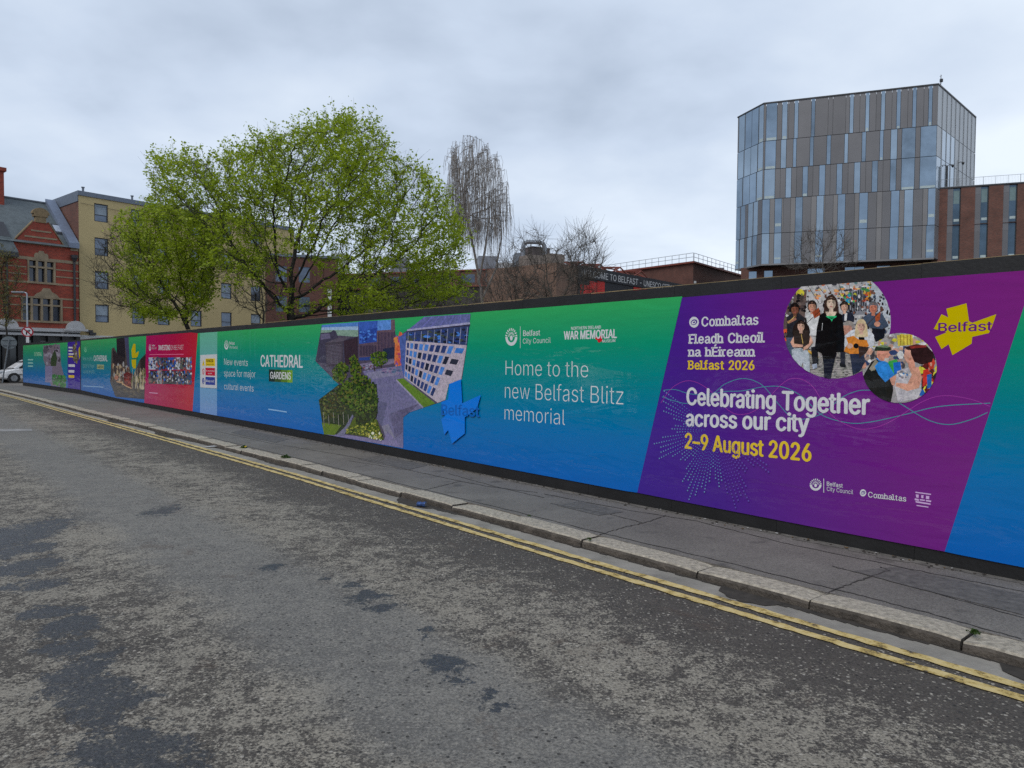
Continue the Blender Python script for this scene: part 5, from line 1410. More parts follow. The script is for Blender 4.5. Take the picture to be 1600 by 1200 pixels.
RP = Plane(YP.P, YP.d)                                    # same street line, to the left of the yellow block
RP.P = Vector(YP.P) + YP.n * 0.25
red = empty('gabled_building', RP.w(-5, 0), 'red brick building with stone bands, pointed gable and a black shopfront', 'building')
R = lambda x, y: RP.px(x, y)
def ZB(x, y): return (x / 8, 380 + y / 8)                 # detail crops
def ZA(x, y): return (x / 8, 250 + y / 8)
tR = -0.15; tL = R(-70, 450)[0]
zE = R(*ZA(930, 1105))[1]                                 # eaves
zCor = R(60, 513)[1]
ga, gb = R(*ZA(150, 1030)), R(*ZA(800, 1080)); apx = R(*ZA(512, 780))
gable = [(ga[0], zE - .1), (gb[0], zE - .1), (gb[0], gb[1])]
def win(x0, x1, y0, y1, cols_, trans, nm):
    """mullioned stone window: returns opening"""
    a, b_ = R(*ZB(x0, y1)), R(*ZB(x1, y0)); c = R(*ZB((x0 + x1) / 2, y1))[1]; d = R(*ZB((x0 + x1) / 2, y0))[1]
    return (a[0], b_[0], c, d)
W1 = win(352, 678, 225, 485, 3, 305, '')
W2 = win(270, 765, 690, 968, 4, 770, '')
mb = MB(); wall_holes(mb, RP, tL, tR, zCor, zE, [W1, W2], depth=.3)
mb.poly([RP.w(ga[0], zE), RP.w(gb[0], zE), RP.w(gb[0] - .05, gb[1] - .1), RP.w(apx[0] + .55, apx[1]), RP.w(apx[0] - .55, apx[1]), RP.w(ga[0] + .1, ga[1])], RP.n * -.35)
mb.face([RP.w(tR, 0), RP.w(tR, 0, -9), RP.w(tR, zE, -9), RP.w(tR, zE)])
mb.build('brick_wall', M_REDB, red, uvd=RP.d)
mb = MB()
def band(y, th, x0=0, x1=990):
    z = R(*ZB((x0 + x1) / 2, y))[1]
    segs = [(tL, tR)]
    for w in (W1, W2):
        if w[2] - .12 < z < w[3] + .0:
            segs = [s_ for a, b_ in segs for s_ in ((a, w[0] - .12), (w[1] + .12, b_)) if s_[1] > s_[0]]
    for a, b_ in segs: mb.pbox(RP, a, b_, z - th / 2, z + th / 2, -.05, .03)
for y, th in ((200, .24), (312, .10), (400, .10), (497, .16), (680, .14), (785, .10), (975, .2)): band(y, th)
for y, xa, xb, th in ((882, 385, 640, .12), (962, 305, 715, .13), (1043, 230, 790, .17)):
    a, b_ = R(*ZA(xa, y)), R(*ZA(xb, y)); z = R(*ZA((xa + xb) / 2, y + 10))[1]; mb.pbox(RP, a[0], b_[0], z - th / 2, z + th / 2, -.05, .03)
za = R(*ZA(930, 1120))[1]; mb.pbox(RP, R(*ZA(880, 1120))[0], tR, za - .12, za + .12, -.05, .05)
mb.build('stone_band', M_STONE, red)
mb = MB()
a, b_ = R(*ZA(445, 740)), R(*ZA(575, 740)); c = R(*ZA(512, 785))[1]; d = R(*ZA(512, 712))[1]
mb.pbox(RP, a[0], b_[0], c, d, -.4, .06); mb.pbox(RP, a[0] - .12, b_[0] + .12, d, d + .22, -.45, .1)
mb.poly([RP.w((a[0] + b_[0]) / 2 + 0.62 * math.cos(t), d + .22 + .5 * math.sin(t), .06) for t in [math.pi * i / 10 for i in range(11)]], RP.n * -.4)
for q0, q1 in ((ga, (apx[0] - .55, apx[1])), ((apx[0] + .55, apx[1]), gb)):
    v0, v1 = RP.w(q0[0], q0[1], 0), RP.w(q1[0], q1[1], 0); dv = v1 - v0; up = Vector((0, 0, .2)); mb.box(v0 - RP.n * .4, dv, RP.n * .44, up * .55)
mb.build('gable_cap', plain('ochre_stone', rgb(138, 118, 88, .85), .8, var=.3), red)
for w, ncol, name, yt, arch in ((W1, 3, 'window', .70, .95), (W2, 4, 'window', .70, 1.3)):
    f = MB(); s_ = .16
    f.pbox(RP, w[0] - .12, w[1] + .12, w[2] - .16, w[2], -.1, .1); f.pbox(RP, w[0] - .12, w[1] + .12, w[3], w[3] + .10, -.1, .06)
    for i in range(ncol + 1):
        t = w[0] + (w[1] - w[0]) * i / ncol; f.pbox(RP, t - s_ / 2 if 0 < i < ncol else t - .06 if i else t - .04, t + s_ / 2, w[2], w[3], -.28, .05)
    zt_ = w[2] + (w[3] - w[2]) * yt
    for i in range(ncol):
        t0 = w[0] + (w[1] - w[0]) * i / ncol + s_ / 2; t1 = w[0] + (w[1] - w[0]) * (i + 1) / ncol - s_ / 2; f.pbox(RP, t0, t1, zt_ - .07, zt_ + .07, -.28, .03)
    cxx = (w[0] + w[1]) / 2 + (0.0 if ncol == 3 else .35)
    if ncol == 3: f.poly([RP.w(cxx + .5 * x, w[3] + .10 + y * .72, .07) for x, y in ((-1, 0), (1, 0), (1, .55), (.8, .75), (.45, .75), (.3, 1.0), (-.3, 1.0), (-.45, .75), (-.8, .75), (-1, .55))], RP.n * -.15)
    else: f.poly([RP.w(cxx + .95 * x, w[3] + .10 + y * .62, .07) for x, y in ((-1, 0), (1, 0), (.75, .45), (.4, .75), (.25, 1.2), (-.25, 1.2), (-.4, .75), (-.75, .45))], RP.n * -.15)
    o = f.build('window', M_STONE, red)
    g = MB(); g.pbox(RP, w[0], w[1], w[2], w[3], -.34, -.30); g.build('pane', glass('sash_glass', (.045, .055, .08, 1), .08, .3, .4, 1.0), o)
# slate roof, chimney, skylight, verge
M_SLATE = plain('slate_roof', rgb(86, 94, 97, 1.05), .6, var=.22, vscale=2.5, bump=.5, bscale=8)
dep = 5.2
zRidge = RP.px(50, 315, -dep)[1]
mb = MB()
mb.face([RP.w(tL, zE, 0.25), RP.w(tR, zE, 0.25), RP.w(tR, zRidge, -dep), RP.w(tL, zRidge, -dep)])
mb.face([RP.w(tL, zRidge, -dep), RP.w(tR, zRidge, -dep), RP.w(tR, zE, -2 * dep), RP.w(tL, zE, -2 * dep)])
gx = (ga[0] + gb[0]) / 2; back = -(apx[1] - zE) / (zRidge - zE) * (dep + .25) - .1
mb.face([RP.w(ga[0] + .1, zE, -.3), RP.w(gx, apx[1], -.3), RP.w(gx, apx[1], back)]); mb.face([RP.w(gb[0] - .1, zE, -.3), RP.w(gx, apx[1], back), RP.w(gx, apx[1], -.3)])
mb.build('slate_roof', M_SLATE, red)
mb = MB()
v0, v1 = RP.w(tR, zE, .3), RP.w(tR, zRidge, -dep); mb.box(v0 - RP.d * .75, v1 - v0, RP.d * .75, Vector((0, 0, .42))); mb.build('lead_verge', plain('lead_flashing', rgb(104, 114, 132, 1.3), .5, .2, var=.15), red)
mb = MB(); mb.tube([RP.w(tL, zRidge + .04, -dep), RP.w(tR, zRidge + .04, -dep)], .1, 6); mb.build('ridge_tile', plain('ridge_grey', rgb(84, 90, 98, 1.2), .6), red)
def roof_pt(t, f, up=0.0): return RP.w(t, zE + (zRidge - zE) * f + up, .25 - (dep + .25) * f)
def roof_t(x, y):
    n = (RP.w(0, zRidge, -dep) - RP.w(0, zE, .25)).cross(RP.d); d = ray(x, y); t = (RP.w(0, zE, .25) - EYEV).dot(n) / d.dot(n); q = EYEV + d * t
    return (q - RP.P).dot(RP.d), (q.z - zE) / (zRidge - zE)
a, b_ = roof_t(*ZA(690, 915)), roof_t(*ZA(745, 840))
mb = MB(); mb.poly([roof_pt(a[0] - .1, a[1] - .02, .02), roof_pt(b_[0] + .1, a[1] - .02, .02), roof_pt(b_[0] + .1, b_[1] + .02, .02), roof_pt(a[0] - .1, b_[1] + .02, .02)], Vector((0, 0, .12)))
o = mb.build('skylight', M_FRAME, red)
mb = MB(); mb.poly([roof_pt(a[0] + .05, a[1] + .01, .15), roof_pt(b_[0] - .05, a[1] + .01, .15), roof_pt(b_[0] - .05, b_[1] - .01, .15), roof_pt(a[0] + .05, b_[1] - .01, .15)], Vector((0, 0, .02))); mb.build('pane', plain('skylight_glass', (.45, .5, .58, 1), .15, .3), o)
a, b_ = roof_t(*ZA(-30, 965)), roof_t(*ZA(45, 800))
mb = MB(); mb.poly([roof_pt(a[0], a[1], .02), roof_pt(b_[0], a[1], .02), roof_pt(b_[0], b_[1], .02), roof_pt(a[0], b_[1], .02)], Vector((0, 0, .14))); mb.build('skylight', M_FRAME, red)
tc_, zc_ = RP.px(7, 335, -dep * .8); ztop = RP.px(7, 268, -dep * .8)[1]
mb = MB(); mb.pbox(RP, tc_ - 1.5, tc_, zc_ - 1.0, ztop, -dep * .8 - 1.0, -dep * .8); mb.pbox(RP, tc_ - 1.65, tc_ + .15, ztop, ztop + .3, -dep * .8 - 1.15, -dep * .8 + .15)
o = mb.build('chimney', M_REDB, red, uvd=RP.d)
mb = MB()
for t in (.35, 1.1): p = RP.w(tc_ - t, ztop + .3, -dep * .8 - .5); mb.tube([p, p + Vector((0, 0, .7))], [.16, .12], 8)
mb.build('chimney_pot', plain('clay_pot', (.05, .04, .04, 1), .8), o)
# slate eaves canopy on the left, downpipe, shopfront
mb = MB(); e0, e1 = R(*ZB(-600, 60)), R(*ZB(205, 130))
mb.poly([RP.w(e0[0], e1[1], .5), RP.w(e1[0], e1[1], .5), RP.w(e1[0] - .4, e1[1] + 1.2, .0), RP.w(e0[0], e1[1] + 1.2, 0)], Vector((0, 0, .1))); mb.build('eaves_slope', M_SLATE, red)
mb = MB(); mb.pbox(RP, e0[0], e1[0], e1[1] - .32, e1[1] + .02, .02, .55); mb.build('eaves_gutter', M_FRAME, red)
tp, zp0 = R(*ZB(930, 1030)); zp1 = R(*ZB(930, 190))[1]
mb = MB(); mb.tube([RP.w(tp, zp0, .14), RP.w(tp, zp1, .14)], .09, 8); mb.tube([RP.w(tp, zp1 - .3, .16), RP.w(tp, zp1, .16), RP.w(tp, zp1 + .25, .16)], [.1, .26, .28], 8); mb.build('downpipe', M_FRAME, red)
tp2 = R(*ZB(82, 500))[0]
mb = MB(); mb.tube([RP.w(tp2, R(10, 505)[1], .14), RP.w(tp2, R(10, 398)[1], .14)], .08, 8); mb.build('downpipe', M_FRAME, red)
zc1, zc2 = R(60, 515.5)[1], R(60, 522.5)[1]
mb = MB(); mb.pbox(RP, tL, tR, zc1 - .12, zc1 + .16, -.1, .32); mb.pbox(RP, tL, tR, zc2 - .09, zc2 + .09, -.1, .26)
for x in (86, 932):
    t = R(*ZB(x, 1050))[0]; mb.poly([RP.w(t + .72 * cx_, zc1 + .1 + .75 * sy_, .36) for cx_, sy_ in [(math.cos(i * math.pi / 10), math.sin(i * math.pi / 10)) for i in range(11)]], RP.n * -.3); mb.pbox(RP, t - .9, t + .9, zc1 + .0, zc1 + .17, .3, .42)
mb.build('cornice', plain('white_cornice', (.46, .46, .47, 1), .6), red)
mb = MB(); mb.pbox(RP, tL, tR, zc2 + .09, zc1 - .12, -.1, .2); mb.build('fascia', plain('black_fascia', (.03, .032, .036, 1), .4), red)
mb = MB(); mb.pbox(RP, R(*ZB(752, 1125))[0], R(*ZB(785, 1125))[0], R(*ZB(770, 1129))[1], R(*ZB(770, 1120))[1], .2, .22); mb.pbox(RP, R(*ZB(826, 1127))[0], R(*ZB(842, 1127))[0], R(*ZB(834, 1132))[1], R(*ZB(834, 1120))[1], .2, .22); mb.build('fascia_lettering', plain('pale_lettering', (.5, .5, .5, 1), .5), red)
mb = MB(); mb.pbox(RP, tL, tR, 0, zc2 - .09, -.6, -.2)
for i in range(9):
    t = tL + (tR - tL) * i / 8; mb.pbox(RP, max(tL, t - .25), min(tR, t + .25), 0, zc2 - .09, -.2, .12)
mb.pbox(RP, tL, tR, 0, .5, -.2, .05); mb.build('shopfront', plain('black_shopfront', (.012, .012, .014, 1), .35), red)
mb = MB()
for i in range(8):
    t = tL + (tR - tL) * i / 8; mb.pbox(RP, t + .3, t + (tR - tL) / 8 - .3, .55, zc2 - .5, -.2, -.15)
mb.build('shop_glass', glass('shop_window_glass', (.03, .035, .04, 1), .05, .2, .3), red)
# far pavement
mb = MB(); mb.poly([YP.w(-30, 0, 3.0), YP.w(40, 0, 3.0), YP.w(40, 0, -.2), YP.w(-30, 0, -.2)]); mb.mesh([YP.w(-30, 0, 3.0), YP.w(40, 0, 3.0), YP.w(40, -.15, 3.0), YP.w(-30, -.15, 3.0)], [(0, 1, 2, 3)])
tag(mb.build('pavement', M_PAVE), kind='structure')
mb = MB(); mb.face([YP.w(-40, ZR + .004, 22), YP.w(60, ZR + .004, 12.5), YP.w(60, ZR + .004, 3.0), YP.w(-40, ZR + .004, 3.0)]); tag(mb.build('road', M_ROAD), kind='structure')

# ------------------------------------------------------------------ library block and neighbours behind the gardens
M_DKBR = brick('dark_brown_brick', rgb(96, 58, 48, 1.1), rgb(78, 48, 42, 1.1), rgb(90, 74, 66, 1.0))
M_TAN = brick('tan_brown_brick', rgb(124, 96, 80, 1.15), rgb(108, 82, 70, 1.15), rgb(120, 104, 92, 1.0))
M_RUST = plain('rust_red_steel', rgb(120, 62, 50, 1.1), .6, .2)
M_GREYM = plain('grey_roof_plant', rgb(120, 126, 134, 1.2), .5, .3)
M_BLKB = plain('black_board', (.022, .024, .03, 1), .5)
M_REDP = plain('red_mural_panel', rgb(176, 40, 36, 1.3), .5)
M_RAIL = plain('grey_rail', (.30, .32, .34, 1), .5, .4)
LP = Plane(at2(868, 67.2), at2(1072, 87.5) - at2(868, 67.2))
lib = empty('library_building', LP.w(10, 0), 'brown brick library block with roof ducts and a black lettered fascia', 'building')
tA, tB = LP.px(902, 440)[0], LP.px(1074, 470)[0]
zT = LP.px(948, 424.5)[1]; zF = LP.px(948, 441)[1]
mb = MB(); mb.pbox(LP, 0, tB + 10, 0, zT, -14, 0); mb.build('tan_wall', M_TAN, lib, uvd=LP.d)
mb = MB(); mb.pbox(LP, tA, tB + 6, zF, zT + .1, .004, .25); fas = mb.build('fascia_board', M_BLKB, lib)
mb = MB(); mb.pbox(LP, tA + .02, tB + 6, 0, zF, .004, .12); mb.build('dark_panel', M_BLKB, lib)
mb = MB()
for x0, x1, y0, y1 in ((905, 918, 446, 475), (919, 930, 441, 475), (931, 943, 438, 475), (988, 1000, 444, 470), (1000, 1030, 444, 452), (1016, 1046, 450, 462)):
    mb = MB(); a, b_ = LP.px(x0, y1), LP.px(x1, y0); mb.pbox(LP, a[0], b_[0], max(0, a[1]), min(b_[1], zF - .05), .12, .16); mb.build('mural_panel', M_REDP, lib)
mb = MB(); vs, fs, wd = glyphs('WELCOME TO BELFAST - UNESCO CITY OF MUSIC', 0.0, False)
t0 = LP.px(905, 430)[0]; t1 = t0 + (LP.px(1023, 445)[0] - t0) / .635
zb = LP.px(948, 438)[1]; hh = LP.px(948, 428.4)[1] - zb
for k, (ox, oy) in enumerate(((0, 0), (.03, 0), (-.03, 0), (0, .03))):
    mb.mesh([LP.w(t0 + (t1 - t0) * (x + ox) / wd, zb + (y + oy) * hh, .26 + .002 * k) for x, y in vs], fs)
mb.build('fascia_lettering', plain('pale_lettering', (.5, .5, .5, 1), .5), fas)
# plant on the roof
pY = 82.0
mb = MB()
p = at(836, 412, pY); mb.cbox((p.x, p.y, p.z - .2), (2.4, 2.4, 3.6), .6); mb.cbox((p.x, p.y, p.z + 1.66), (2.5, 2.5, .12), .6)
mb.build('plant_room', plain('weathered_plant_room', rgb(92, 84, 84, 1.1), .8, var=.25, vscale=.8), lib)
mb = MB(); pts = [at(x, y, pY - 1.9) for x, y in ((817.5, 412), (817.5, 386), (819, 380.5), (824, 378), (843, 378.5), (849, 381), (851.5, 387), (851.5, 398))]; mb.tube(pts, .24, 10); mb.build('roof_duct', M_GREYM, lib)
mb = MB(); p = at(833, 418, 78); mb.cbox((p.x, p.y, p.z), (2.4, 2.0, 2.4), .55); p = at(865, 408, 80); mb.cbox((p.x, p.y, p.z), (1.9, 1.6, 1.4), .55)
for i in range(7): q = at(818 + i * 5, 418, 76.7); mb.tube([q - Vector((0, 0, 1.1)), q + Vector((0, 0, 1.1))], .035, 4)
mb.build('louvre_box', plain('pale_louvre', rgb(120, 112, 104, 1.2), .6), lib)
low = Plane(at2(470, 80), at2(872, 70.5) - at2(470, 80))
tl, tr = low.px(482, 440)[0], low.px(870, 440)[0]
zl = low.px(740, 423)[1]
mb = MB(); mb.pbox(low, tl, tr, zl - 1.5, zl, -10, 0); mb.build('brick_upper_wall', brick('red_brown_brick', None, None, None) if 'red_brown_brick' in MATS else M_BRK, lib, uvd=low.d)
mb = MB(); mb.pbox(low, tl, tr, 0, zl - 1.5, -10, -.15); mb.build('dark_lower_wall', plain('dark_render', (.055, .05, .052, 1), .9, var=.4, vscale=.6), lib)  # lower wall in a darker mottled tone than the brick above
mb = MB(); mb.pbox(low, tl - .1, tr, zl, zl + .14, -10.2, .12); mb.pbox(low, tl - .1, tr, zl - 1.62, zl - 1.5, -.3, .08); mb.build('roof_edge', M_RUST, lib)
for i in range(10):
    t = tl + 2 + (tr - tl - 4) * i / 9; mb = MB(); mb.pbox(low, t, t + 1.5, zl - 1.2, zl - .35, -.01, .02); mb.build('window', M_DGL, lib)
for x0, x1, y0, y1, Y, mat in ((746, 776, 402, 424, 84, M_GREYM), (778, 800, 412, 426, 83, plain('white_tank', (.42, .45, .46, 1), .6)), (803, 812, 397, 424, 86, M_GREYM), (610, 640, 405, 426, 84, M_GREYM), (520, 545, 398, 424, 86, plain('white_tank', (.42, .45, .46, 1), .6))):
    a, b_ = at(x0, y1, Y), at(x1, y0, Y); mb = MB(); mb.cbox(((a.x + b_.x) / 2, Y, (a.z - 1 + b_.z) / 2), (b_.x - a.x, 2.2, b_.z - a.z + 1), .15); mb.build('roof_unit', mat, lib, bevel=.05)
# rust red trusses over the fascia
for i, (x0, x1) in enumerate(((906, 930), (932, 958), (962, 990), (996, 1022))):
    a, b_ = LP.px(x0, 430)[0], LP.px(x1, 430)[0]; h = (1.1, 1.3, 1.5, 1.6)[i]; mb = MB(); z = zT + .1
    A_, B_, C_, D_ = LP.w(a, z, -.6), LP.w(b_, z, -.6), LP.w(a + .5, z + h * .5, -2.2), LP.w(b_ - .4, z + h * .55, -2.2)
    E_ = LP.w((a + b_) / 2, z + h * .5, -.6)
    for p, q in ((A_, E_), (E_, B_), (C_, D_), (A_, C_), (B_, D_), (E_, C_), (E_, D_)): mb.tube([p, q], .085, 5)
    mb.build('roof_truss', M_RUST, lib)
# dark brick hall with a flat roof and guard rail
K0, K1, K2 = at2(1081, 95), at2(940, 108.5), at2(1168, 112)
hall = empty('brick_hall', (K0 + K1) / 2, 'dark brown brick hall with a flat roof and guard rail left of the tower', 'building')
zk = at(1081, 411, 95).z
mb = MB(); mb.poly([Vector((p.x, p.y, 0)) for p in (K1, K0, K2, K1 + K2 - K0)], Vector((0, 0, zk))); mb.build('brick_wall', M_DKBR, hall, uvd=(K0 - K1).normalized())
mb = MB(); nn = [(K1, K0), (K0, K2)]
mb.poly([Vector((p.x, p.y, zk)) + (p - (K1 + K2) / 2).normalized() * .5 for p in (K1, K0, K2, K1 + K2 - K0)], Vector((0, 0, .22))); mb.build('roof_edge', M_RUST, hall)
mb = MB()
for p, q in nn:
    p, q = p + (q - p) * .01, q
    n = 14
    for i in range(n + 1):
        b0 = p.lerp(q, i / n); b0 = Vector((b0.x, b0.y, zk + .2)); mb.tube([b0, b0 + Vector((0, 0, 1.15))], .035, 4)
    for hz in (.62, 1.15): mb.tube([Vector((p.x, p.y, zk + .2 + hz)), Vector((q.x, q.y, zk + .2 + hz))], .035, 4)
mb.build('guard_rail', M_RAIL, hall)
mb = MB(); p = at(1120, 420, 108); mb.cbox((p.x, p.y, zk + .6), (1.8, 1.5, .9)); mb.build('roof_unit', M_GREYM, hall)
mb = MB(); p = at(1086, 441, 94.9); mb.cbox(p, (.25, .25, .3)); mb.build('wall_lamp', plain('white_tank', (.42, .45, .46, 1), .6), hall)
# red brick terrace seen through the tree
TP = Plane(at2(415, 74), (0.92, 0.25))
ter = empty('brick_terrace', TP.w(6, 0), 'red brick building with small windows seen through the big tree', 'building')
zt_ = TP.px(470, 402)[1]; tw = TP.px(528, 430)[0]
holes = [(1.0 + i * 2.3, 2.1 + i * 2.3, zt_ - 2.6 - j * 3.1, zt_ - 1.0 - j * 3.1) for i in range(int((tw - 1.5) / 2.3)) for j in range(3)]
mb = MB(); wall_holes(mb, TP, 0, tw, 0, zt_, holes); mb.face([TP.w(tw, 0), TP.w(tw, 0, -8), TP.w(tw, zt_, -8), TP.w(tw, zt_)]); mb.build('brick_wall', M_DKBR, ter, uvd=TP.d)
for h in holes: w = MB(); w.pbox(TP, h[0], h[1], h[2], h[3], -.16, -.1); w.build('window', M_DGL, ter)
mb = MB(); mb.pbox(TP, -.1, tw + .1, zt_, zt_ + .25, -8, .12); mb.build('parapet', M_COPE, ter)
mb = MB(); a, b_ = TP.px(512, 452), TP.px(527, 500); mb.pbox(TP, a[0], a[0] + .4, 0, a[1], .05, .3); mb.build('door_frame', plain('pale_render', (.55, .56, .56, 1), .8), ter)

# ------------------------------------------------------------------ trees
NR = np.random.RandomState(11)
def inside(poly, x, y):
    ins = False; j = len(poly) - 1
    for i in range(len(poly)):
        if (poly[i][1] > y) != (poly[j][1] > y) and x < (poly[j][0] - poly[i][0]) * (y - poly[i][1]) / (poly[j][1] - poly[i][1]) + poly[i][0]: ins = not ins
        j = i
    return ins
def attractors(poly, n, Y, dep, keep=None, shell=0.0):
    """points through the crown volume; the outline is the crown's real outline at its own distance"""
    xs = [p[0] for p in poly]; ys = [p[1] for p in poly]; out = []
    x0, x1, y0, y1 = min(xs), max(xs), min(ys), max(ys); cx, cy = (x0 + x1) / 2, (y0 + y1) / 2
    while len(out) < n:
        x, y = RND.uniform(x0, x1), RND.uniform(y0, y1)
        if not inside(poly, x, y): continue
        if keep and RND.random() > keep(x, y): continue
        e = 1 - min(1, ((x - cx) / ((x1 - x0) / 2)) ** 2 * .8 + ((y - cy) / ((y1 - y0) / 2)) ** 2 * .4)
        d = dep * math.sqrt(max(e, .04)); u = RND.uniform(-1, 1)
        if shell and RND.random() < shell: u = math.copysign(abs(u) ** .4, u)
        out.append(at(x, y, Y + d * u))
    return np.array([tuple(p) for p in out])
def grow(att, trunk, step, dk, di=1e9, bias=(0, 0, 0.0), jit=0.12, maxit=220):
    nodes = [np.array(tuple(trunk[0]))]; par = [-1]
    for p in trunk[1:]:
        p = np.array(tuple(p)); a = nodes[-1]; L_ = np.linalg.norm(p - a); m = max(1, int(L_ / step))
        for i in range(1, m + 1): nodes.append(a + (p - a) * i / m + (NR.randn(3) * step * .06 if i < m else 0)); par.append(len(nodes) - 2)
    n0 = len(nodes); bias = np.array(bias)
    N_ = len(att); best = np.full(N_, 1e9); who = np.zeros(N_, int); alive = np.ones(N_, bool)
    def upd(i0):
        for i in range(i0, len(nodes)):
            d = np.linalg.norm(att - nodes[i], axis=1); m = d < best; best[m] = d[m]; who[m] = i
    upd(max(0, n0 - 6) if n0 > 6 else 0)
    for it in range(maxit):
        alive &= best > dk
        act = np.where(alive & (best < di))[0]
        if len(act) == 0: break
        i0 = len(nodes); kids = {}
        for a in act: kids.setdefault(who[a], []).append(a)
        for w, lst in kids.items():
            v = att[lst] - nodes[w]; v = v / np.linalg.norm(v, axis=1)[:, None]
            d = v.mean(0) + bias + NR.randn(3) * jit
            l = np.linalg.norm(d)
            if l < 1e-6: continue
            q = nodes[w] + d / l * step
            nodes.append(q); par.append(w)
        upd(i0)
    return np.array(nodes), par
def radii(nodes, par, r0, p=2.4, rmax=9):
    n = len(nodes); acc = np.zeros(n); kids = [[] for _ in range(n)]
    for i, q in enumerate(par):
        if q >= 0: kids[q].append(i)
    r = np.zeros(n)
    for i in range(n - 1, -1, -1):
        r[i] = r0 if not kids[i] else sum(r[k] ** p for k in kids[i]) ** (1 / p)
    return np.minimum(r, rmax), kids
def skeleton(mb, nodes, par, r, kids, thin=3):
    done = set(); stack = [0]
    while stack:
        s = stack.pop(); chain = [s]
        while kids[chain[-1]]:
            ks = sorted(kids[chain[-1]], key=lambda k: -r[k]); stack += ks[1:]; chain.append(ks[0])
        pts, rr = [], []
        if par[s] >= 0: pts.append(nodes[par[s]]); rr.append(r[s])
        for c in chain: pts.append(nodes[c]); rr.append(r[c])
        if len(pts) < 2: continue
        mx = max(rr); mb.tube([Vector(p) for p in pts], rr, 8 if mx > .12 else (5 if mx > .04 else thin), cap=False)
def twigs(mb, nodes, par, r, rmax, n, length, rad, updir=0.25, sides=3, tips=None):
    for i in range(1, len(nodes)):
        if r[i] > rmax: continue
        d0 = nodes[i] - nodes[par[i]]; d0 = d0 / (np.linalg.norm(d0) + 1e-9)
        for k in range(n):
            d = d0 * .8 + NR.randn(3) * .55 + np.array([0, 0, updir]); d /= np.linalg.norm(d)
            L_ = length * RND.uniform(.5, 1.3); a = nodes[i] + (nodes[par[i]] - nodes[i]) * RND.random()
            m = a + d * L_ * .5 + NR.randn(3) * L_ * .06; e = a + d * L_ + np.array([0, 0, updir * L_ * .25])
            mb.tube([Vector(a), Vector(m), Vector(e)], [rad, rad * .75, rad * .4], sides, cap=False)
            if tips is not None: tips.append((a, m, e))
class Leaves:
    def __init__(self): self.v = []; self.n = 0
    def add(self, c, size, flat=0.45):
        """one small folded leaf: two triangles"""
        nrm = NR.randn(3); nrm[2] = abs(nrm[2]) + flat; nrm /= np.linalg.norm(nrm)
        a = NR.randn(3); a -= nrm * a.dot(nrm); a /= np.linalg.norm(a) + 1e-9; b_ = np.cross(nrm, a)
        l, w = size, size * .62
        self.v += [c - a * l * .5, c + b_ * w * .5 + nrm * w * .12, c + a * l * .5, c - b_ * w * .5 + nrm * w * .12]; self.n += 1
    def build(self, name, mat, parent):
        me = bpy.data.meshes.new(name); V = np.array(self.v) - np.array(tuple(parent.location)); n = self.n
        me.vertices.add(4 * n); me.vertices.foreach_set('co', V.ravel())
        me.loops.add(4 * n); me.loops.foreach_set('vertex_index', np.arange(4 * n))
        me.polygons.add(n); me.polygons.foreach_set('loop_start', np.arange(n) * 4); me.polygons.foreach_set('loop_total', np.full(n, 4))
        me.materials.append(mat); me.update(calc_edges=True); me.validate()
        o = bpy.data.objects.new(name, me); COL.objects.link(o); o.parent = parent; return o
def leaf_mat(name, c1, c2, c3):
    m, nt, b = new_mat(name); N, L = nt.nodes.new, nt.links.new
    geo = N('ShaderNodeNewGeometry'); tc = N('ShaderNodeTexCoord')
    r = N('ShaderNodeValToRGB'); e = r.color_ramp.elements; e[0].color = c1; e[1].color = c3; k = e.new(.5); k.color = c2
    n = N('ShaderNodeTexNoise'); n.inputs['Scale'].default_value = 0.8; n.inputs['Detail'].default_value = 3; L(tc.outputs['Object'], n.inputs['Vector'])
    ad = N('ShaderNodeMath'); ad.operation = 'MULTIPLY_ADD'; ad.inputs[1].default_value = .5; L(geo.outputs['Random Per Island'], ad.inputs[0])
    sb = N('ShaderNodeMath'); sb.operation = 'SUBTRACT'; sb.inputs[1].default_value = .25; L(n.outputs[0], sb.inputs[0]); L(sb.outputs[0], ad.inputs[2]); L(ad.outputs[0], r.inputs[0])
    L(r.outputs[0], b.inputs['Base Color']); b.inputs['Roughness'].default_value = .5
    tr = N('ShaderNodeBsdfTranslucent'); L(r.outputs[0], tr.inputs['Color'])
    mx = N('ShaderNodeMixShader'); mx.inputs[0].default_value = .48
    out = nt.nodes['Material Output']; L(b.outputs[0], mx.inputs[1]); L(tr.outputs[0], mx.inputs[2]); L(mx.outputs[0], out.inputs['Surface'])
    return m
M_LEAF = leaf_mat('spring_leaf', (.20, .28, .010, 1), (.34, .44, .020, 1), (.48, .57, .045, 1))
M_OLIV = leaf_mat('sparse_olive_leaf', (.10, .095, .025, 1), (.16, .145, .04, 1), (.21, .19, .06, 1))
M_BARK = plain('dark_bark', (.034, .030, .026, 1), .95, var=.45, vscale=5, bump=.8, bscale=18)
M_BARK2 = plain('grey_brown_bark', (.085, .074, .062, 1), .95, var=.4, vscale=5)
M_TWIG = plain('brown_twig', (.088, .074, .062, 1), .9, var=.3)

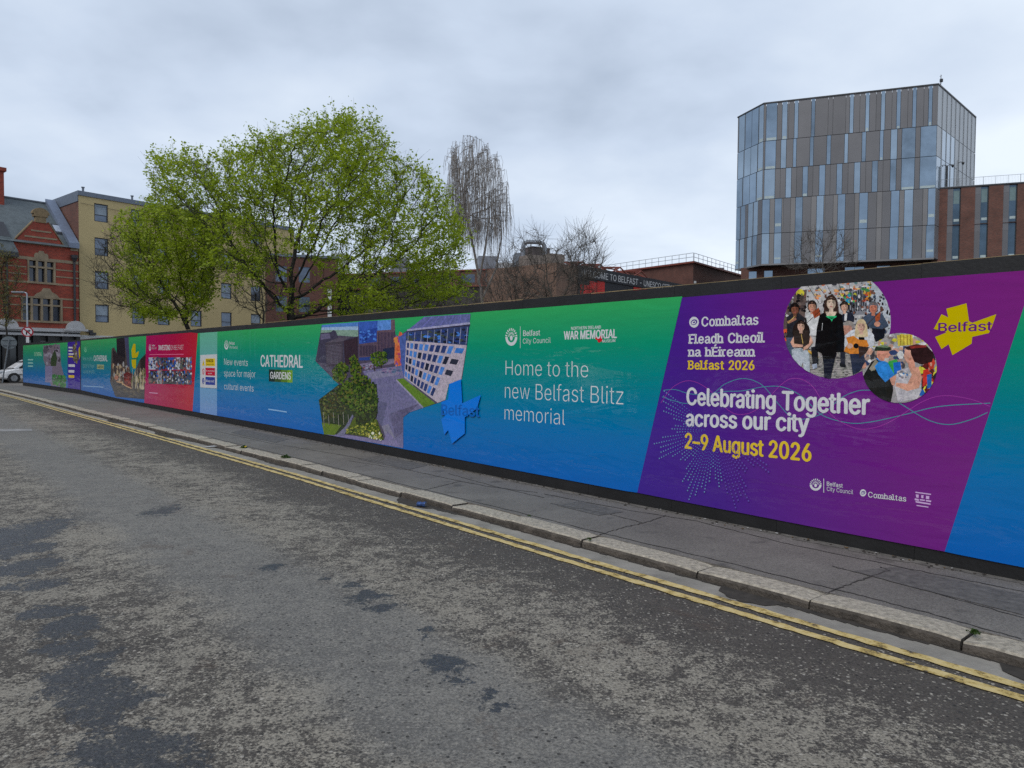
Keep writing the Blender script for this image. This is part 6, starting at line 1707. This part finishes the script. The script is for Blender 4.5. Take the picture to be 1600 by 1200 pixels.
def tree(name, label, cat, base, Y, att, trunk_px, step, dk, r0, leafmat, leaf_n, leaf_size, tw_n, tw_len, leaf_ok=None, bark=M_BARK, rmax=9, group=None, twr=.008, bias=(0, 0, .05), spread=.22, p=2.4, rtw=None, clump=None):
    b = at2(base, Y); root = empty(name, b, label, cat, group)
    trunk = [b] + [at(x, y, Y + dy) for x, y, dy in trunk_px]
    nodes, par = grow(att, trunk, step, dk, bias=bias)
    r, kids = radii(nodes, par, r0, p, rmax)
    mb = MB(); skeleton(mb, nodes, par, r, kids)
    tips = []
    twigs(mb, nodes, par, r, rtw or r0 * 3.2, tw_n, tw_len, twr, tips=tips)
    mb.build('trunk', bark, root)
    if leafmat:
        lv_ = Leaves()
        for a, m, e in tips:
            if leaf_ok and not leaf_ok(e): continue
            if clump is not None and math.sin(e[0] * 1.7 + 1.3 * math.sin(e[2] * 1.3)) + math.sin(e[1] * 1.9 + e[0] * .6) + 1.1 * math.sin(e[2] * 3.6 + e[0] * .7 + e[1] * .4) < clump + RND.uniform(-.5, .5): continue
            for k in range(leaf_n):
                f = RND.uniform(.15, 1.08); c = (a + (m - a) * f * 2 if f < .5 else m + (e - m) * (f * 2 - 1)) + NR.randn(3) * np.array([spread, spread, spread * .55]) * .55
                lv_.add(c, leaf_size * RND.uniform(.6, 1.35))
        lv_.build('crown', leafmat, root)
    return root
def pxof(P):
    v = Vector(P) - EYEV; d = v.dot(FWD); return 800 + F_PX * v.dot(RIGHT) / d, 600 - F_PX * v.dot(UP) / d

big_out = [(214, 254), (236, 226), (280, 222), (338, 232), (342, 207), (376, 213), (400, 188), (438, 194), (446, 175), (472, 168), (496, 178), (512, 165), (545, 153), (572, 160), (592, 180), (616, 200), (622, 222), (640, 232), (656, 250), (680, 254), (688, 282), (704, 290), (706, 322), (730, 330), (734, 364), (742, 390), (732, 420), (740, 448), (722, 466), (680, 480), (600, 500), (555, 470), (560, 430), (505, 425), (470, 400), (430, 405), (400, 430), (340, 430), (300, 400), (330, 350), (270, 326), (236, 314), (216, 300), (226, 274)]
big_out = [(470 + (x - 470) * (.95 if x < 470 else .985), y + max(0, 24 * (1 - (y - 150) / 300))) for x, y in big_out]
att = np.vstack([attractors([(440, 450), (520, 440), (575, 460), (610, 500), (430, 505)], 170, 29, 2.5), attractors([(296, 330), (380, 325), (405, 420), (330, 445)], 230, 30.5, 2.5), attractors([(600, 440), (700, 420), (735, 460), (690, 492), (600, 496)], 160, 29.5, 2.0), attractors([(330, 400), (420, 390), (440, 450), (350, 440)], 160, 30, 2.5), attractors(big_out, 4300, 30, 5.6, keep=lambda x, y: (.28 if ((x - 460) / 110) ** 2 + ((y - 400) / 70) ** 2 < 1 else 1.0) * (.75 if y > 430 else 1), shell=.4)])
tree('broadleaf_tree', 'big spreading tree in fresh green leaf behind the middle of the hoarding', 'tree', 458, 30, att,
     [(457, 530, 0), (456, 497, 0), (453, 478, .1)], .30, .46, .0085, M_LEAF, 17, .118, 2, .74, rmax=.40, p=2.25, clump=-.55, spread=.14, twr=.0055)
small_out = [(138, 405), (158, 368), (186, 340), (208, 330), (250, 318), (300, 326), (338, 372), (346, 420), (335, 465), (318, 500), (268, 502), (230, 500), (180, 488), (148, 478), (134, 440)]
att = attractors(small_out, 2300, 33, 3.2, shell=.3)
tree('broadleaf_tree', 'smaller tree before the yellow block, green on its right side and bare on its left', 'tree', 296, 33, att,
     [(298, 530, 0), (294, 514, 0)], .28, .44, .0085, M_LEAF, 15, .118, 3, .60, twr=.0065, clump=-.75, spread=.2, p=2.25, leaf_ok=lambda e: pxof(e)[0] > 182 + RND.uniform(-14, 22) - max(0, (pxof(e)[1] - 430)) * -.35, rmax=.22)
# weeping birch, bare
def birch():
    Y = 55; b = at2(758, Y); root = empty('weeping_birch', b, 'tall bare weeping birch with hanging twigs right of the big green tree', 'tree')
    out = [(692, 300), (695, 245), (710, 214), (735, 208), (762, 218), (787, 250), (799, 300), (802, 350), (775, 370), (740, 360), (705, 350)]
    att = attractors(out, 900, Y, 3.4, shell=.3)
    trunk = [b] + [at(x, y, Y + d) for x, y, d in ((754, 480, 0), (748, 430, .2), (738, 380, 0), (730, 340, .2), (722, 290, 0))]
    nodes, par = grow(att, trunk, .42, .62, bias=(0, 0, .25)); r, kids = radii(nodes, par, .012, 2.3, .2)
    mb = MB(); skeleton(mb, nodes, par, r, kids)
    for st in ([(748, 440), (758, 390), (764, 340), (764, 290)], [(752, 470), (775, 420), (784, 370), (782, 320)]):
        pts = [at(x, y, Y + RND.uniform(-.8, .8)) for x, y in st]; mb.tube(pts, [.10, .08, .05, .02], 6, cap=False)
    for i in range(1, len(nodes)):
        if r[i] > .05: continue
        for k in range(3):
            s_ = Vector(nodes[i]).lerp(Vector(nodes[par[i]]), RND.random()); x, y = pxof(s_)
            L_ = min(RND.uniform(.5, 3.2), (RND.uniform(385, 455) - y) * Y / F_PX)
            if L_ < .3: continue
            w = Vector((RND.gauss(0, .20), RND.gauss(0, .20), 0))
            mb.tube([s_, s_ + w * .8 + Vector((0, 0, .06)), s_ + w * 1.1 + Vector((0, 0, -L_ * .45)), s_ + w * 1.15 + Vector((RND.gauss(0, .07), 0, -L_))], [.014, .013, .011, .007], 3, cap=False)
            a = s_ + w + Vector((0, 0, -L_ * RND.uniform(.1, .7))); mb.tube([a, a + Vector((RND.gauss(0, .14), RND.gauss(0, .14), -RND.uniform(.2, .6)))], [.008, .005], 3, cap=False)
    mb.build('trunk', plain('grey_birch_twig', (.215, .19, .17, 1), .9, var=.3), root)
birch()
def shrub(label, base, Y, poly, n, step, dk, r0, tw, twl, bark, dep=2.0, trunk=None, bias=(0, 0, .25), name='bare_shrub', cat='shrub', twr=.010, leaf=None, ln=0, ls=.08):
    return tree(name, label, cat, base, Y, attractors(poly, n, Y, dep), trunk or [(base, 520, 0)], step, dk, r0, leaf, ln, ls, tw, twl, bark=bark, rmax=.16, twr=twr, bias=bias)
shrub('bare many-branched tree with mossy limbs before the tan library wall', 872, 45, [(785, 400), (820, 364), (872, 366), (915, 410), (935, 470), (870, 480), (805, 475), (780, 430)], 400, .36, .55, .013, 4, 1.1, M_BARK2, trunk=[(872, 500, 0), (864, 470, 0)])
shrub('bare upright tree with fine vertical twigs beside the lettered fascia', 905, 47, [(874, 400), (886, 366), (908, 356), (930, 366), (952, 405), (946, 435), (922, 455), (892, 455), (872, 430)], 340, .36, .55, .012, 5, 1.3, M_BARK2, trunk=[(905, 500, 0), (908, 468, 0), (912, 445, 0)], bias=(0, 0, .5))
shrub('dense brown thicket of leafless stems at the foot of the birch', 800, 46, [(735, 470), (740, 430), (775, 395), (800, 405), (840, 430), (865, 470), (850, 500), (750, 505)], 620, .4, .5, .010, 5, .9, M_TWIG, dep=2.5, bias=(0, 0, .3))
shrub('wide brown thicket half hidden behind the right of the green tree', 650, 40, [(560, 480), (570, 430), (610, 410), (680, 415), (735, 440), (745, 490), (640, 505)], 620, .4, .5, .010, 5, .8, M_TWIG, dep=2.5, bias=(0, 0, .3), leaf=M_LEAF, ln=1, ls=.07)
shrub('bush of straight bare stems in front of the yellow block', 410, 37, [(352, 440), (375, 405), (410, 400), (445, 410), (462, 450), (440, 490), (400, 500), (365, 480)], 260, .4, .55, .013, 3, .9, M_BARK2, trunk=[(410, 520, 0), (412, 500, 0)], bias=(0, 0, .35))
shrub('low bare shrub standing before the base of the tower', 1285, 55, [(1222, 415), (1240, 385), (1262, 362), (1290, 355), (1320, 362), (1342, 395), (1345, 425), (1230, 430)], 330, .4, .6, .010, 4, .9, M_TWIG, trunk=[(1285, 470, 0), (1286, 440, 0)], bias=(0, 0, .4))
shrub('thin street tree with sparse olive leaves before the gabled building', 8, 50, [(-50, 470), (-40, 410), (-5, 388), (22, 396), (40, 430), (42, 480), (30, 505), (-40, 505)], 300, .4, .6, .012, 4, .8, M_BARK, trunk=[(9, 540, 0), (10, 500, 0)], bias=(0, 0, .1), name='street_tree', cat='tree', leaf=M_OLIV, ln=7, ls=.11)

# ------------------------------------------------------------------ street furniture at the far corner
M_GALV = plain('galvanised_steel', rgb(138, 144, 152, .95), .45, .5, var=.12)
M_SGREY = plain('sign_back_grey', rgb(104, 112, 116, 1.3), .5, .3, var=.15, vscale=6)
M_WSIGN = plain('sign_white', (.72, .72, .73, 1), .4, var=.04); M_RSIGN = plain('sign_red', (.36, .012, .03, 1), .4, var=.06); M_BSIGN = plain('sign_black', (.012, .012, .013, 1), .4)
Y = 47.0; b0 = onz(43, 597, 0); b0 = at2(43.5, Y)
lamp = empty('street_lamp', b0, 'tall pale street lamp with a flat head at the far corner', 'street lamp')
top = at(44, 458.5, Y)
mb = MB(); mb.tube([b0, b0 + Vector((0, 0, 1.3)), b0 + Vector((0, 0, 1.32)), Vector((b0.x, b0.y, top.z))], [.09, .09, .055, .045], 10); mb.build('post', M_GALV, lamp, smooth=True)
mb = MB(); e = at(30, 457, Y); mb.tube([Vector((b0.x, b0.y, top.z)), Vector((b0.x, b0.y, top.z + .06)).lerp(e, .3), e], [.045, .04, .035], 8); mb.build('arm', M_GALV, lamp)
mb = MB(); mb.cbox(e + Vector((-.05, 0, .02)), (.75, .26, .09), .1); mb.cbox(e + Vector((-.05, 0, -.035)), (.5, .2, .02), .1); mb.build('lamp_head', M_GALV, lamp, bevel=.02)
tn = -Vector((b0.x, b0.y, 0)).normalized(); tr_ = Vector((-tn.y, tn.x, 0))
sc = Vector((b0.x, b0.y, at(43, 518.5, Y).z)) + tn * .12
nrt = empty('no_right_turn_sign', sc, 'round red and white no right turn sign fixed to the street lamp', 'road sign')
def dsk(c, r, th, n=32): return [c + tr_ * (r * math.cos(2 * math.pi * i / n)) + Vector((0, 0, r * math.sin(2 * math.pi * i / n))) for i in range(n)]
rs = .335
mb = MB(); mb.poly(dsk(sc, rs, 0), -tn * .02); mb.build('back_plate', M_SGREY, nrt)
mb = MB(); mb.poly(dsk(sc + tn * .008, rs, 0), -tn * .006); mb.build('red_ring', M_RSIGN, nrt)
mb = MB(); mb.poly(dsk(sc + tn * .012, rs * .76, 0), -tn * .003); mb.build('white_face', M_WSIGN, nrt)
def sp(x, z, l): return sc + tr_ * (x * rs) + Vector((0, 0, z * rs)) + tn * l
mb = MB(); mb.poly([sp(x, z, .016) for x, z in ((-.28, -.55), (-.06, -.55), (-.06, -.05), (.02, .08), (.18, .10), (.18, -.08), (.55, .20), (.18, .48), (.18, .30), (-.02, .28), (-.2, .16), (-.28, -.02))]); mb.build('arrow', M_BSIGN, nrt)
mb = MB(); c_ = .70710678; w_ = .085; mb.poly([sp(x, z, .020) for x, z in ((-.55 - w_, .55 - w_), (.55 - w_, -.55 - w_), (.55 + w_, -.55 + w_), (-.55 + w_, .55 + w_))]); mb.build('diagonal_bar', M_RSIGN, nrt)
mb = MB(); cc = Vector((b0.x, b0.y, at(43, 531, Y).z)); mb.cbox(cc + tn * .1, (.17, .12, .38), math.atan2(tr_.y, tr_.x)); mb.build('control_box', M_WSIGN, lamp)
b0 = onz(3.5, 598.5, 0); c = at(13.5, 535.5, b0.y)
rsg = empty('round_sign', b0, 'grey back of a round road sign on a leaning post', 'road sign')
mb = MB(); mb.tube([b0, b0.lerp(c, .5), c + (c - b0).normalized() * .25], .042, 8); mb.build('post', plain('dull_post', rgb(112, 118, 124, 1.1), .6, .3), rsg)
ax = (c - b0).normalized(); r_ = Vector((.94, .34, 0)); u_ = (ax - r_ * ax.dot(r_)).normalized(); n_ = r_.cross(u_)
mb = MB(); mb.poly([c + n_ * -.06 + r_ * (.43 * math.cos(t)) + u_ * (.40 * math.sin(t)) for t in [2 * math.pi * i / 28 for i in range(28)]], n_ * .02)
mb.build('sign_plate', M_SGREY, rsg)
mb = MB()
for h in (.17, -.17): mb.box(c + u_ * h - r_ * .34 + n_ * -.035, r_ * .68, u_ * .045, n_ * .04)
mb.build('back_channel', M_GALV, rsg)

# ------------------------------------------------------------------ cars
M_WPAINT = plain('white_car_paint', (.80, .80, .81, 1), .28, 0, .5, var=.05, coat=.6); M_CGL = plain('car_glass', (.02, .024, .03, 1), .06, .2, .6, var=.2)
M_TYRE = plain('tyre_rubber', (.018, .018, .019, 1), .85); M_RIM = plain('alloy_rim', (.32, .33, .35, 1), .35, .7); M_TRIM = plain('black_trim', (.02, .02, .022, 1), .55)
M_HEAD = plain('headlamp_lens', (.5, .53, .56, 1), .12, .2); M_TAIL = plain('tail_lamp_lens', (.30, .015, .012, 1), .2)
def car(loc, rz, label, group=None):
    """small estate: x forward, built round the origin on the ground"""
    root = empty('parked_car', loc, label, 'car', group, rz)
    L_, Wd, Ht = 4.3, 1.76, 1.62
    # stations: x, half-width at sill, half-width at waist, z sill, z waist/bonnet
    st_ = [(-2.12, .66, .72, .42, .86), (-2.05, .78, .82, .30, .98), (-1.6, .84, .87, .22, 1.02), (-.8, .85, .88, .20, 1.0), (0, .85, .88, .20, .98), (.8, .85, .88, .20, .96), (1.25, .84, .86, .21, .92), (1.75, .82, .82, .24, .82), (2.05, .74, .74, .30, .70), (2.16, .60, .62, .40, .60)]
    def ringp(s):
        x, a, b_, z0, z1 = s
        return [(x, -a * .9, z0), (x, -a, z0 + .10), (x, -b_, (z0 + z1) / 2 + .06), (x, -b_ * .975, z1 - .06), (x, -b_ * .90, z1), (x, 0, z1 + .03), (x, b_ * .90, z1), (x, b_ * .975, z1 - .06), (x, b_, (z0 + z1) / 2 + .06), (x, a, z0 + .10), (x, a * .9, z0)]
    mb = MB(); rings = [ringp(s) for s in st_]
    for a, b_ in zip(rings, rings[1:]):
        for k in range(len(a) - 1): mb.mesh([a[k], b_[k], b_[k + 1], a[k + 1]], [(3, 2, 1, 0)])
        mb.mesh([a[0], a[-1], b_[-1], b_[0]], [(0, 1, 2, 3)])
    mb.mesh(rings[0], [tuple(range(11))]); mb.mesh(rings[-1], [tuple(reversed(range(11)))])
    # cabin
    cab = [(-2.02, .80, 1.00), (-1.75, .66, 1.50), (-1.2, .65, 1.60), (-.2, .65, Ht), (.35, .64, 1.56), (.62, .66, 1.44), (1.28, .80, .96)]
    lowz = [.97, .99, 1.0, .98, .97, .96, .93]
    top = [[(x, -w, z), (x, -w * .8, z + .03), (x, w * .8, z + .03), (x, w, z)] for x, w, z in cab]
    for a, b_ in zip(top, top[1:]):
        for k in range(3): mb.mesh([a[k], b_[k], b_[k + 1], a[k + 1]], [(3, 2, 1, 0)])
    for sgn in (-1, 1):
        for i in range(len(cab) - 1):
            a0 = (cab[i][0], sgn * .80, lowz[i]); a1 = (cab[i + 1][0], sgn * .80, lowz[i + 1]); q = [a0, a1, (cab[i + 1][0], sgn * cab[i + 1][1], cab[i + 1][2]), (cab[i][0], sgn * cab[i][1], cab[i][2])]
            mb.mesh(q, [(0, 1, 2, 3) if sgn < 0 else (3, 2, 1, 0)])
    o = mb.build('body', M_WPAINT, root, smooth=False, local=True); o.modifiers.new('bevel', 'BEVEL').width = .02
    def onside(x, z, sgn):
        return Vector((x, sgn * (.80 - (z - .97) * .24 + .012), z))
    for sgn in (-1, 1):
        for q in ([(-1.72, 1.06), (-.95, 1.05), (-.95, 1.46), (-1.52, 1.43)], [(-.87, 1.05), (.02, 1.04), (.02, 1.48), (-.87, 1.47)], [(.10, 1.04), (1.02, 1.01), (.56, 1.40), (.32, 1.46), (.10, 1.48)]):
            mb = MB(); mb.poly([onside(x, z, sgn) for x, z in q], Vector((0, sgn * -.02, 0))); mb.build('side_window', M_CGL, root, local=True)
        mb = MB(); mb.cbox((.95, sgn * .96, 1.02), (.16, .2, .14)); mb.build('wing_mirror', M_TRIM, root, local=True, bevel=.03)
        mb = MB(); mb.cbox((1.98, sgn * .62, .70), (.26, .26, .16)); mb.build('headlight', M_HEAD, root, local=True, bevel=.04)
        mb = MB(); mb.cbox((-2.06, sgn * .72, .92), (.14, .16, .34)); mb.build('tail_light', M_TAIL, root, local=True, bevel=.03)
        mb = MB(); mb.box((-1.5, sgn * .885, .52), (2.7, 0, 0), (0, sgn * .012, 0), (0, 0, .05)); mb.build('side_moulding', M_TRIM, root, local=True)
        for x in (-.06, -.91):
            mb = MB(); mb.cbox((x - .32, sgn * .892, .86), (.16, .025, .03)); mb.build('door_handle', M_TRIM, root, local=True)
        for x in (-1.32, 1.32):
            mb = MB(); mb.tube([(x, sgn * .89, .31), (x, sgn * .60, .31)], .36, 24); mb.build('wheel_arch', M_TRIM, root, local=True)
            mb = MB()
            prof = [(.90, .20), (.905, .27), (.89, .315), (.70, .315), (.68, .25)]
            for i in range(28):
                a0, a1 = 2 * math.pi * i / 28, 2 * math.pi * (i + 1) / 28
                for (y0, r0), (y1, r1) in zip(prof, prof[1:]):
                    mb.face([(x + r0 * math.cos(a0), sgn * y0, .315 + r0 * math.sin(a0)), (x + r1 * math.cos(a0), sgn * y1, .315 + r1 * math.sin(a0)), (x + r1 * math.cos(a1), sgn * y1, .315 + r1 * math.sin(a1)), (x + r0 * math.cos(a1), sgn * y0, .315 + r0 * math.sin(a1))])
            w = mb.build('wheel', M_TYRE, root, local=True, smooth=True)
            mb = MB(); mb.tube([(x, sgn * .87, .315), (x, sgn * .895, .315)], .205, 24)
            for i in range(5):
                a = 2 * math.pi * i / 5; mb.box(Vector((x, sgn * .895, .315)) + Vector((math.cos(a), 0, math.sin(a))) * .04 - Vector((-math.sin(a), 0, math.cos(a))) * .03, Vector((math.cos(a), 0, math.sin(a))) * .15, Vector((-math.sin(a), 0, math.cos(a))) * .06, Vector((0, sgn * .012, 0)))
            mb.build('rim', M_RIM, w, local=True)
    mb = MB(); mb.poly([(1.20, -.68, 1.0), (1.20, .68, 1.0), (.645, .56, 1.43), (.645, -.56, 1.43)], (.012, 0, .02)); mb.build('windscreen', M_CGL, root, local=True)
    mb = MB(); mb.poly([(-1.99, -.66, 1.07), (-1.99, .66, 1.07), (-1.80, .54, 1.43), (-1.80, -.54, 1.43)], (-.02, 0, .012)); mb.build('rear_window', M_CGL, root, local=True)
    mb = MB(); mb.cbox((2.13, 0, .60), (.08, .8, .16)); mb.cbox((2.13, 0, .36), (.1, 1.2, .12)); mb.build('grille', M_TRIM, root, local=True, bevel=.02)
    mb = MB(); mb.cbox((2.19, 0, .46), (.012, .5, .11)); mb.build('number_plate', M_WSIGN, root, local=True)
    return root
fw = onz(14, 600.5, ZR); fw = at2(15, 48.2)
dcar = YP.d; rz = math.atan2(-dcar.y, -dcar.x)
ccar = fw + dcar * 1.32
car0 = car((ccar.x, ccar.y, ZR), rz, 'white car on the cross street, half hidden behind the end of the hoarding')
# cars and railing across the street: they show as reflections in the glossy banners
def park(s, off, label, flip):
    p = so(s, off, ZR); c = copy_tree(car0); c.location = p; c.rotation_euler = (0, 0, math.atan2(U.y, U.x) + (math.pi if flip else 0)); c['label'] = label; c['group'] = 'cars parked across the street'; return c
park(14.5, 10.0, 'white car parked across the street, reflected behind the memorial wording', True)
park(6.8, 10.0, 'white car parked across the street, reflected at the left edge of the purple banner', True)
park(33.0, 9.6, 'white car parked across the street, reflected in the far aerial photograph', False)
opp = empty('unseen_sky_screen', so(10, 17.5), 'unseen dark brick block across the street, added to keep bright sky out of the banner reflections', 'building')  # unseen block, added so the banners reflect dark brick instead of bright sky
OP = Plane((so(-30, 17).x, so(-30, 17).y), U); OP.n = -NW if True else OP.n
holes = [(2 + i * 4.0, 3.6 + i * 4.0, 1.2 + j * 3.2, 3.0 + j * 3.2) for i in range(22) for j in range(2)]
mb = MB(); wall_holes(mb, OP, 0, 92, 0, 7.4, holes); mb.face([OP.w(0, 7.4), OP.w(92, 7.4), OP.w(92, 7.4, -8), OP.w(0, 7.4, -8)]); mb.build('brick_wall', M_DKBR, opp, uvd=U)
mb = MB()
for h in holes: mb.pbox(OP, h[0], h[1], h[2], h[3], -.16, -.12)
mb.build('window_glass', M_DGL, opp)
opp2 = empty('unseen_far_sky_screen', so(100, 17.5), 'unseen dark brick block beyond the junction, added so the far banners mirror less sky', 'building')  # also unseen, added to cut the sky reflection washing out the far banners
OP2 = Plane((so(64, 13).x, so(64, 13).y), U); OP2.n = -NW
mb = MB(); wall_holes(mb, OP2, 0, 90, 0, 12, [(2 + i * 4.0, 3.6 + i * 4.0, 1.2 + j * 3.4, 3.2 + j * 3.4) for i in range(21) for j in range(3)]); mb.build('brick_wall', M_DKBR, opp2, uvd=U)
mb = MB(); mb.pbox(OP2, .1, 89.9, .1, 11.9, -8, -.2); mb.build('window_glass', M_DGL, opp2)
fen = empty('railing_fence', so(6, 12.2), 'pale vertical bar railing across the street, reflected in the purple banner', 'railing')
mb = MB()
for i in range(260):
    p = so(-14 + i * .16, 12.2, ZR); mb.box(p - U * .02, U * .04, NW * .02, Vector((0, 0, 1.7)))
mb.build('bars', plain('pale_railing_paint', (.40, .42, .44, 1), .5), fen)
mb = MB()
for z in (.3, 1.5): mb.box(so(-14, 12.22, ZR + z), U * 41.6, NW * .04, Vector((0, 0, .05)))
mb.build('rail', plain('pale_railing_paint', (.40, .42, .44, 1), .5), fen)
mb = MB(); mb.face([so(-60, 10.99, -0.0), so(62, 10.99, 0), so(62, 17, 0), so(-60, 17, 0)]); mb.face([so(-60, 10.99, 0), so(62, 10.99, 0), so(62, 10.99, -.15), so(-60, 10.99, -.15)]); tag(mb.build('pavement', M_PAVE), kind='structure')

# ------------------------------------------------------------------ small things in the gutter
q = onz(659, 789, ZR + .03)
canr = empty('drink_can', (q.x, q.y, ZR + .012), 'crushed blue drink can lying in the gutter', 'can')
mb = MB(); ax = Vector((.8, -.5, .08)).normalized(); c0_ = Vector((q.x, q.y, ZR + .04)); side = ax.orthogonal().normalized(); oth = ax.cross(side)
n = 18; prof = [(-.062, .022), (-.056, .030), (-.03, .028), (0, .023), (.03, .029), (.052, .031), (.060, .025)]
rg = [[c0_ + ax * h + (side * math.cos(2 * math.pi * i / n) * r * (1 + .15 * math.sin(3 * i + h * 60)) + oth * math.sin(2 * math.pi * i / n) * r * .85) for i in range(n)] for h, r in prof]
for a, b_ in zip(rg, rg[1:]):
    for i in range(n): mb.mesh([a[i], a[(i + 1) % n], b_[(i + 1) % n], b_[i]], [(0, 1, 2, 3)])
mb.build('can_body', plain('blue_tin', (.05, .10, .27, 1), .3, .5, var=.3, vscale=40), canr, smooth=True)
mb = MB(); mb.mesh(rg[0], [tuple(reversed(range(n)))]); mb.mesh(rg[-1], [tuple(range(n))]); mb.build('can_end', M_RIM, canr)
def weed(px_, py_, z, label, n, h, col, flower=False):
    q = onz(px_, py_, z); root = empty('weed', (q.x, q.y, z), label, 'weed', None)
    lv_ = Leaves()
    for i in range(n):
        a = RND.uniform(0, 6.283); rr = abs(RND.gauss(0, h * .5)); c = np.array([q.x + rr * math.cos(a), q.y + rr * math.sin(a), z + RND.uniform(.01, h) * max(.2, 1 - rr / (h * 2.4))]); lv_.add(c, h * RND.uniform(.35, .8), .3)
    lv_.build('leaves', col, root)
    if flower:
        mb = MB()
        for dx, dz in ((.03, .09), (-.02, .07), (.06, .05)): mb.tube([(q.x + dx, q.y, z + dz), (q.x + dx, q.y - .005, z + dz + .012)], [.018, .022], 8)
        mb.build('flower', plain('dandelion_yellow', (.62, .45, .02, 1), .7), root)
M_WEED = leaf_mat('weed_leaf', (.035, .075, .014, 1), (.06, .12, .02, 1), (.10, .17, .035, 1))
weed(1523, 993, .0, 'tuft of grass in the nearest open kerb joint', 46, .04, M_WEED)
weed(921, 845, .0, 'moss tuft in the kerb joint where pavement cracks meet', 40, .03, M_WEED)
weed(827, 808, .0, 'small green sprig in a kerb joint beside the purple banner edge', 24, .028, M_WEED)
weed(446, 722, ZR, 'dark green weed growing in the gutter', 90, .12, M_WEED)
weed(381, 706, ZR, 'weed with yellow dandelion heads in the gutter', 80, .11, M_WEED, True)
q = onz(335, 698, ZR + .012); mb = MB()
lit = empty('litter', (q.x, q.y, ZR), 'flat white scrap of paper beside the yellow lines', 'litter')
mb.poly([(q.x + x, q.y + y, ZR + .012 + h) for x, y, h in ((-.17, -.06, 0), (.1, -.09, .02), (.2, .02, 0), (.05, .1, .015), (-.14, .08, 0))], (0, 0, .003)); mb.build('paper', plain('white_paper', (.62, .63, .64, 1), .7), lit)
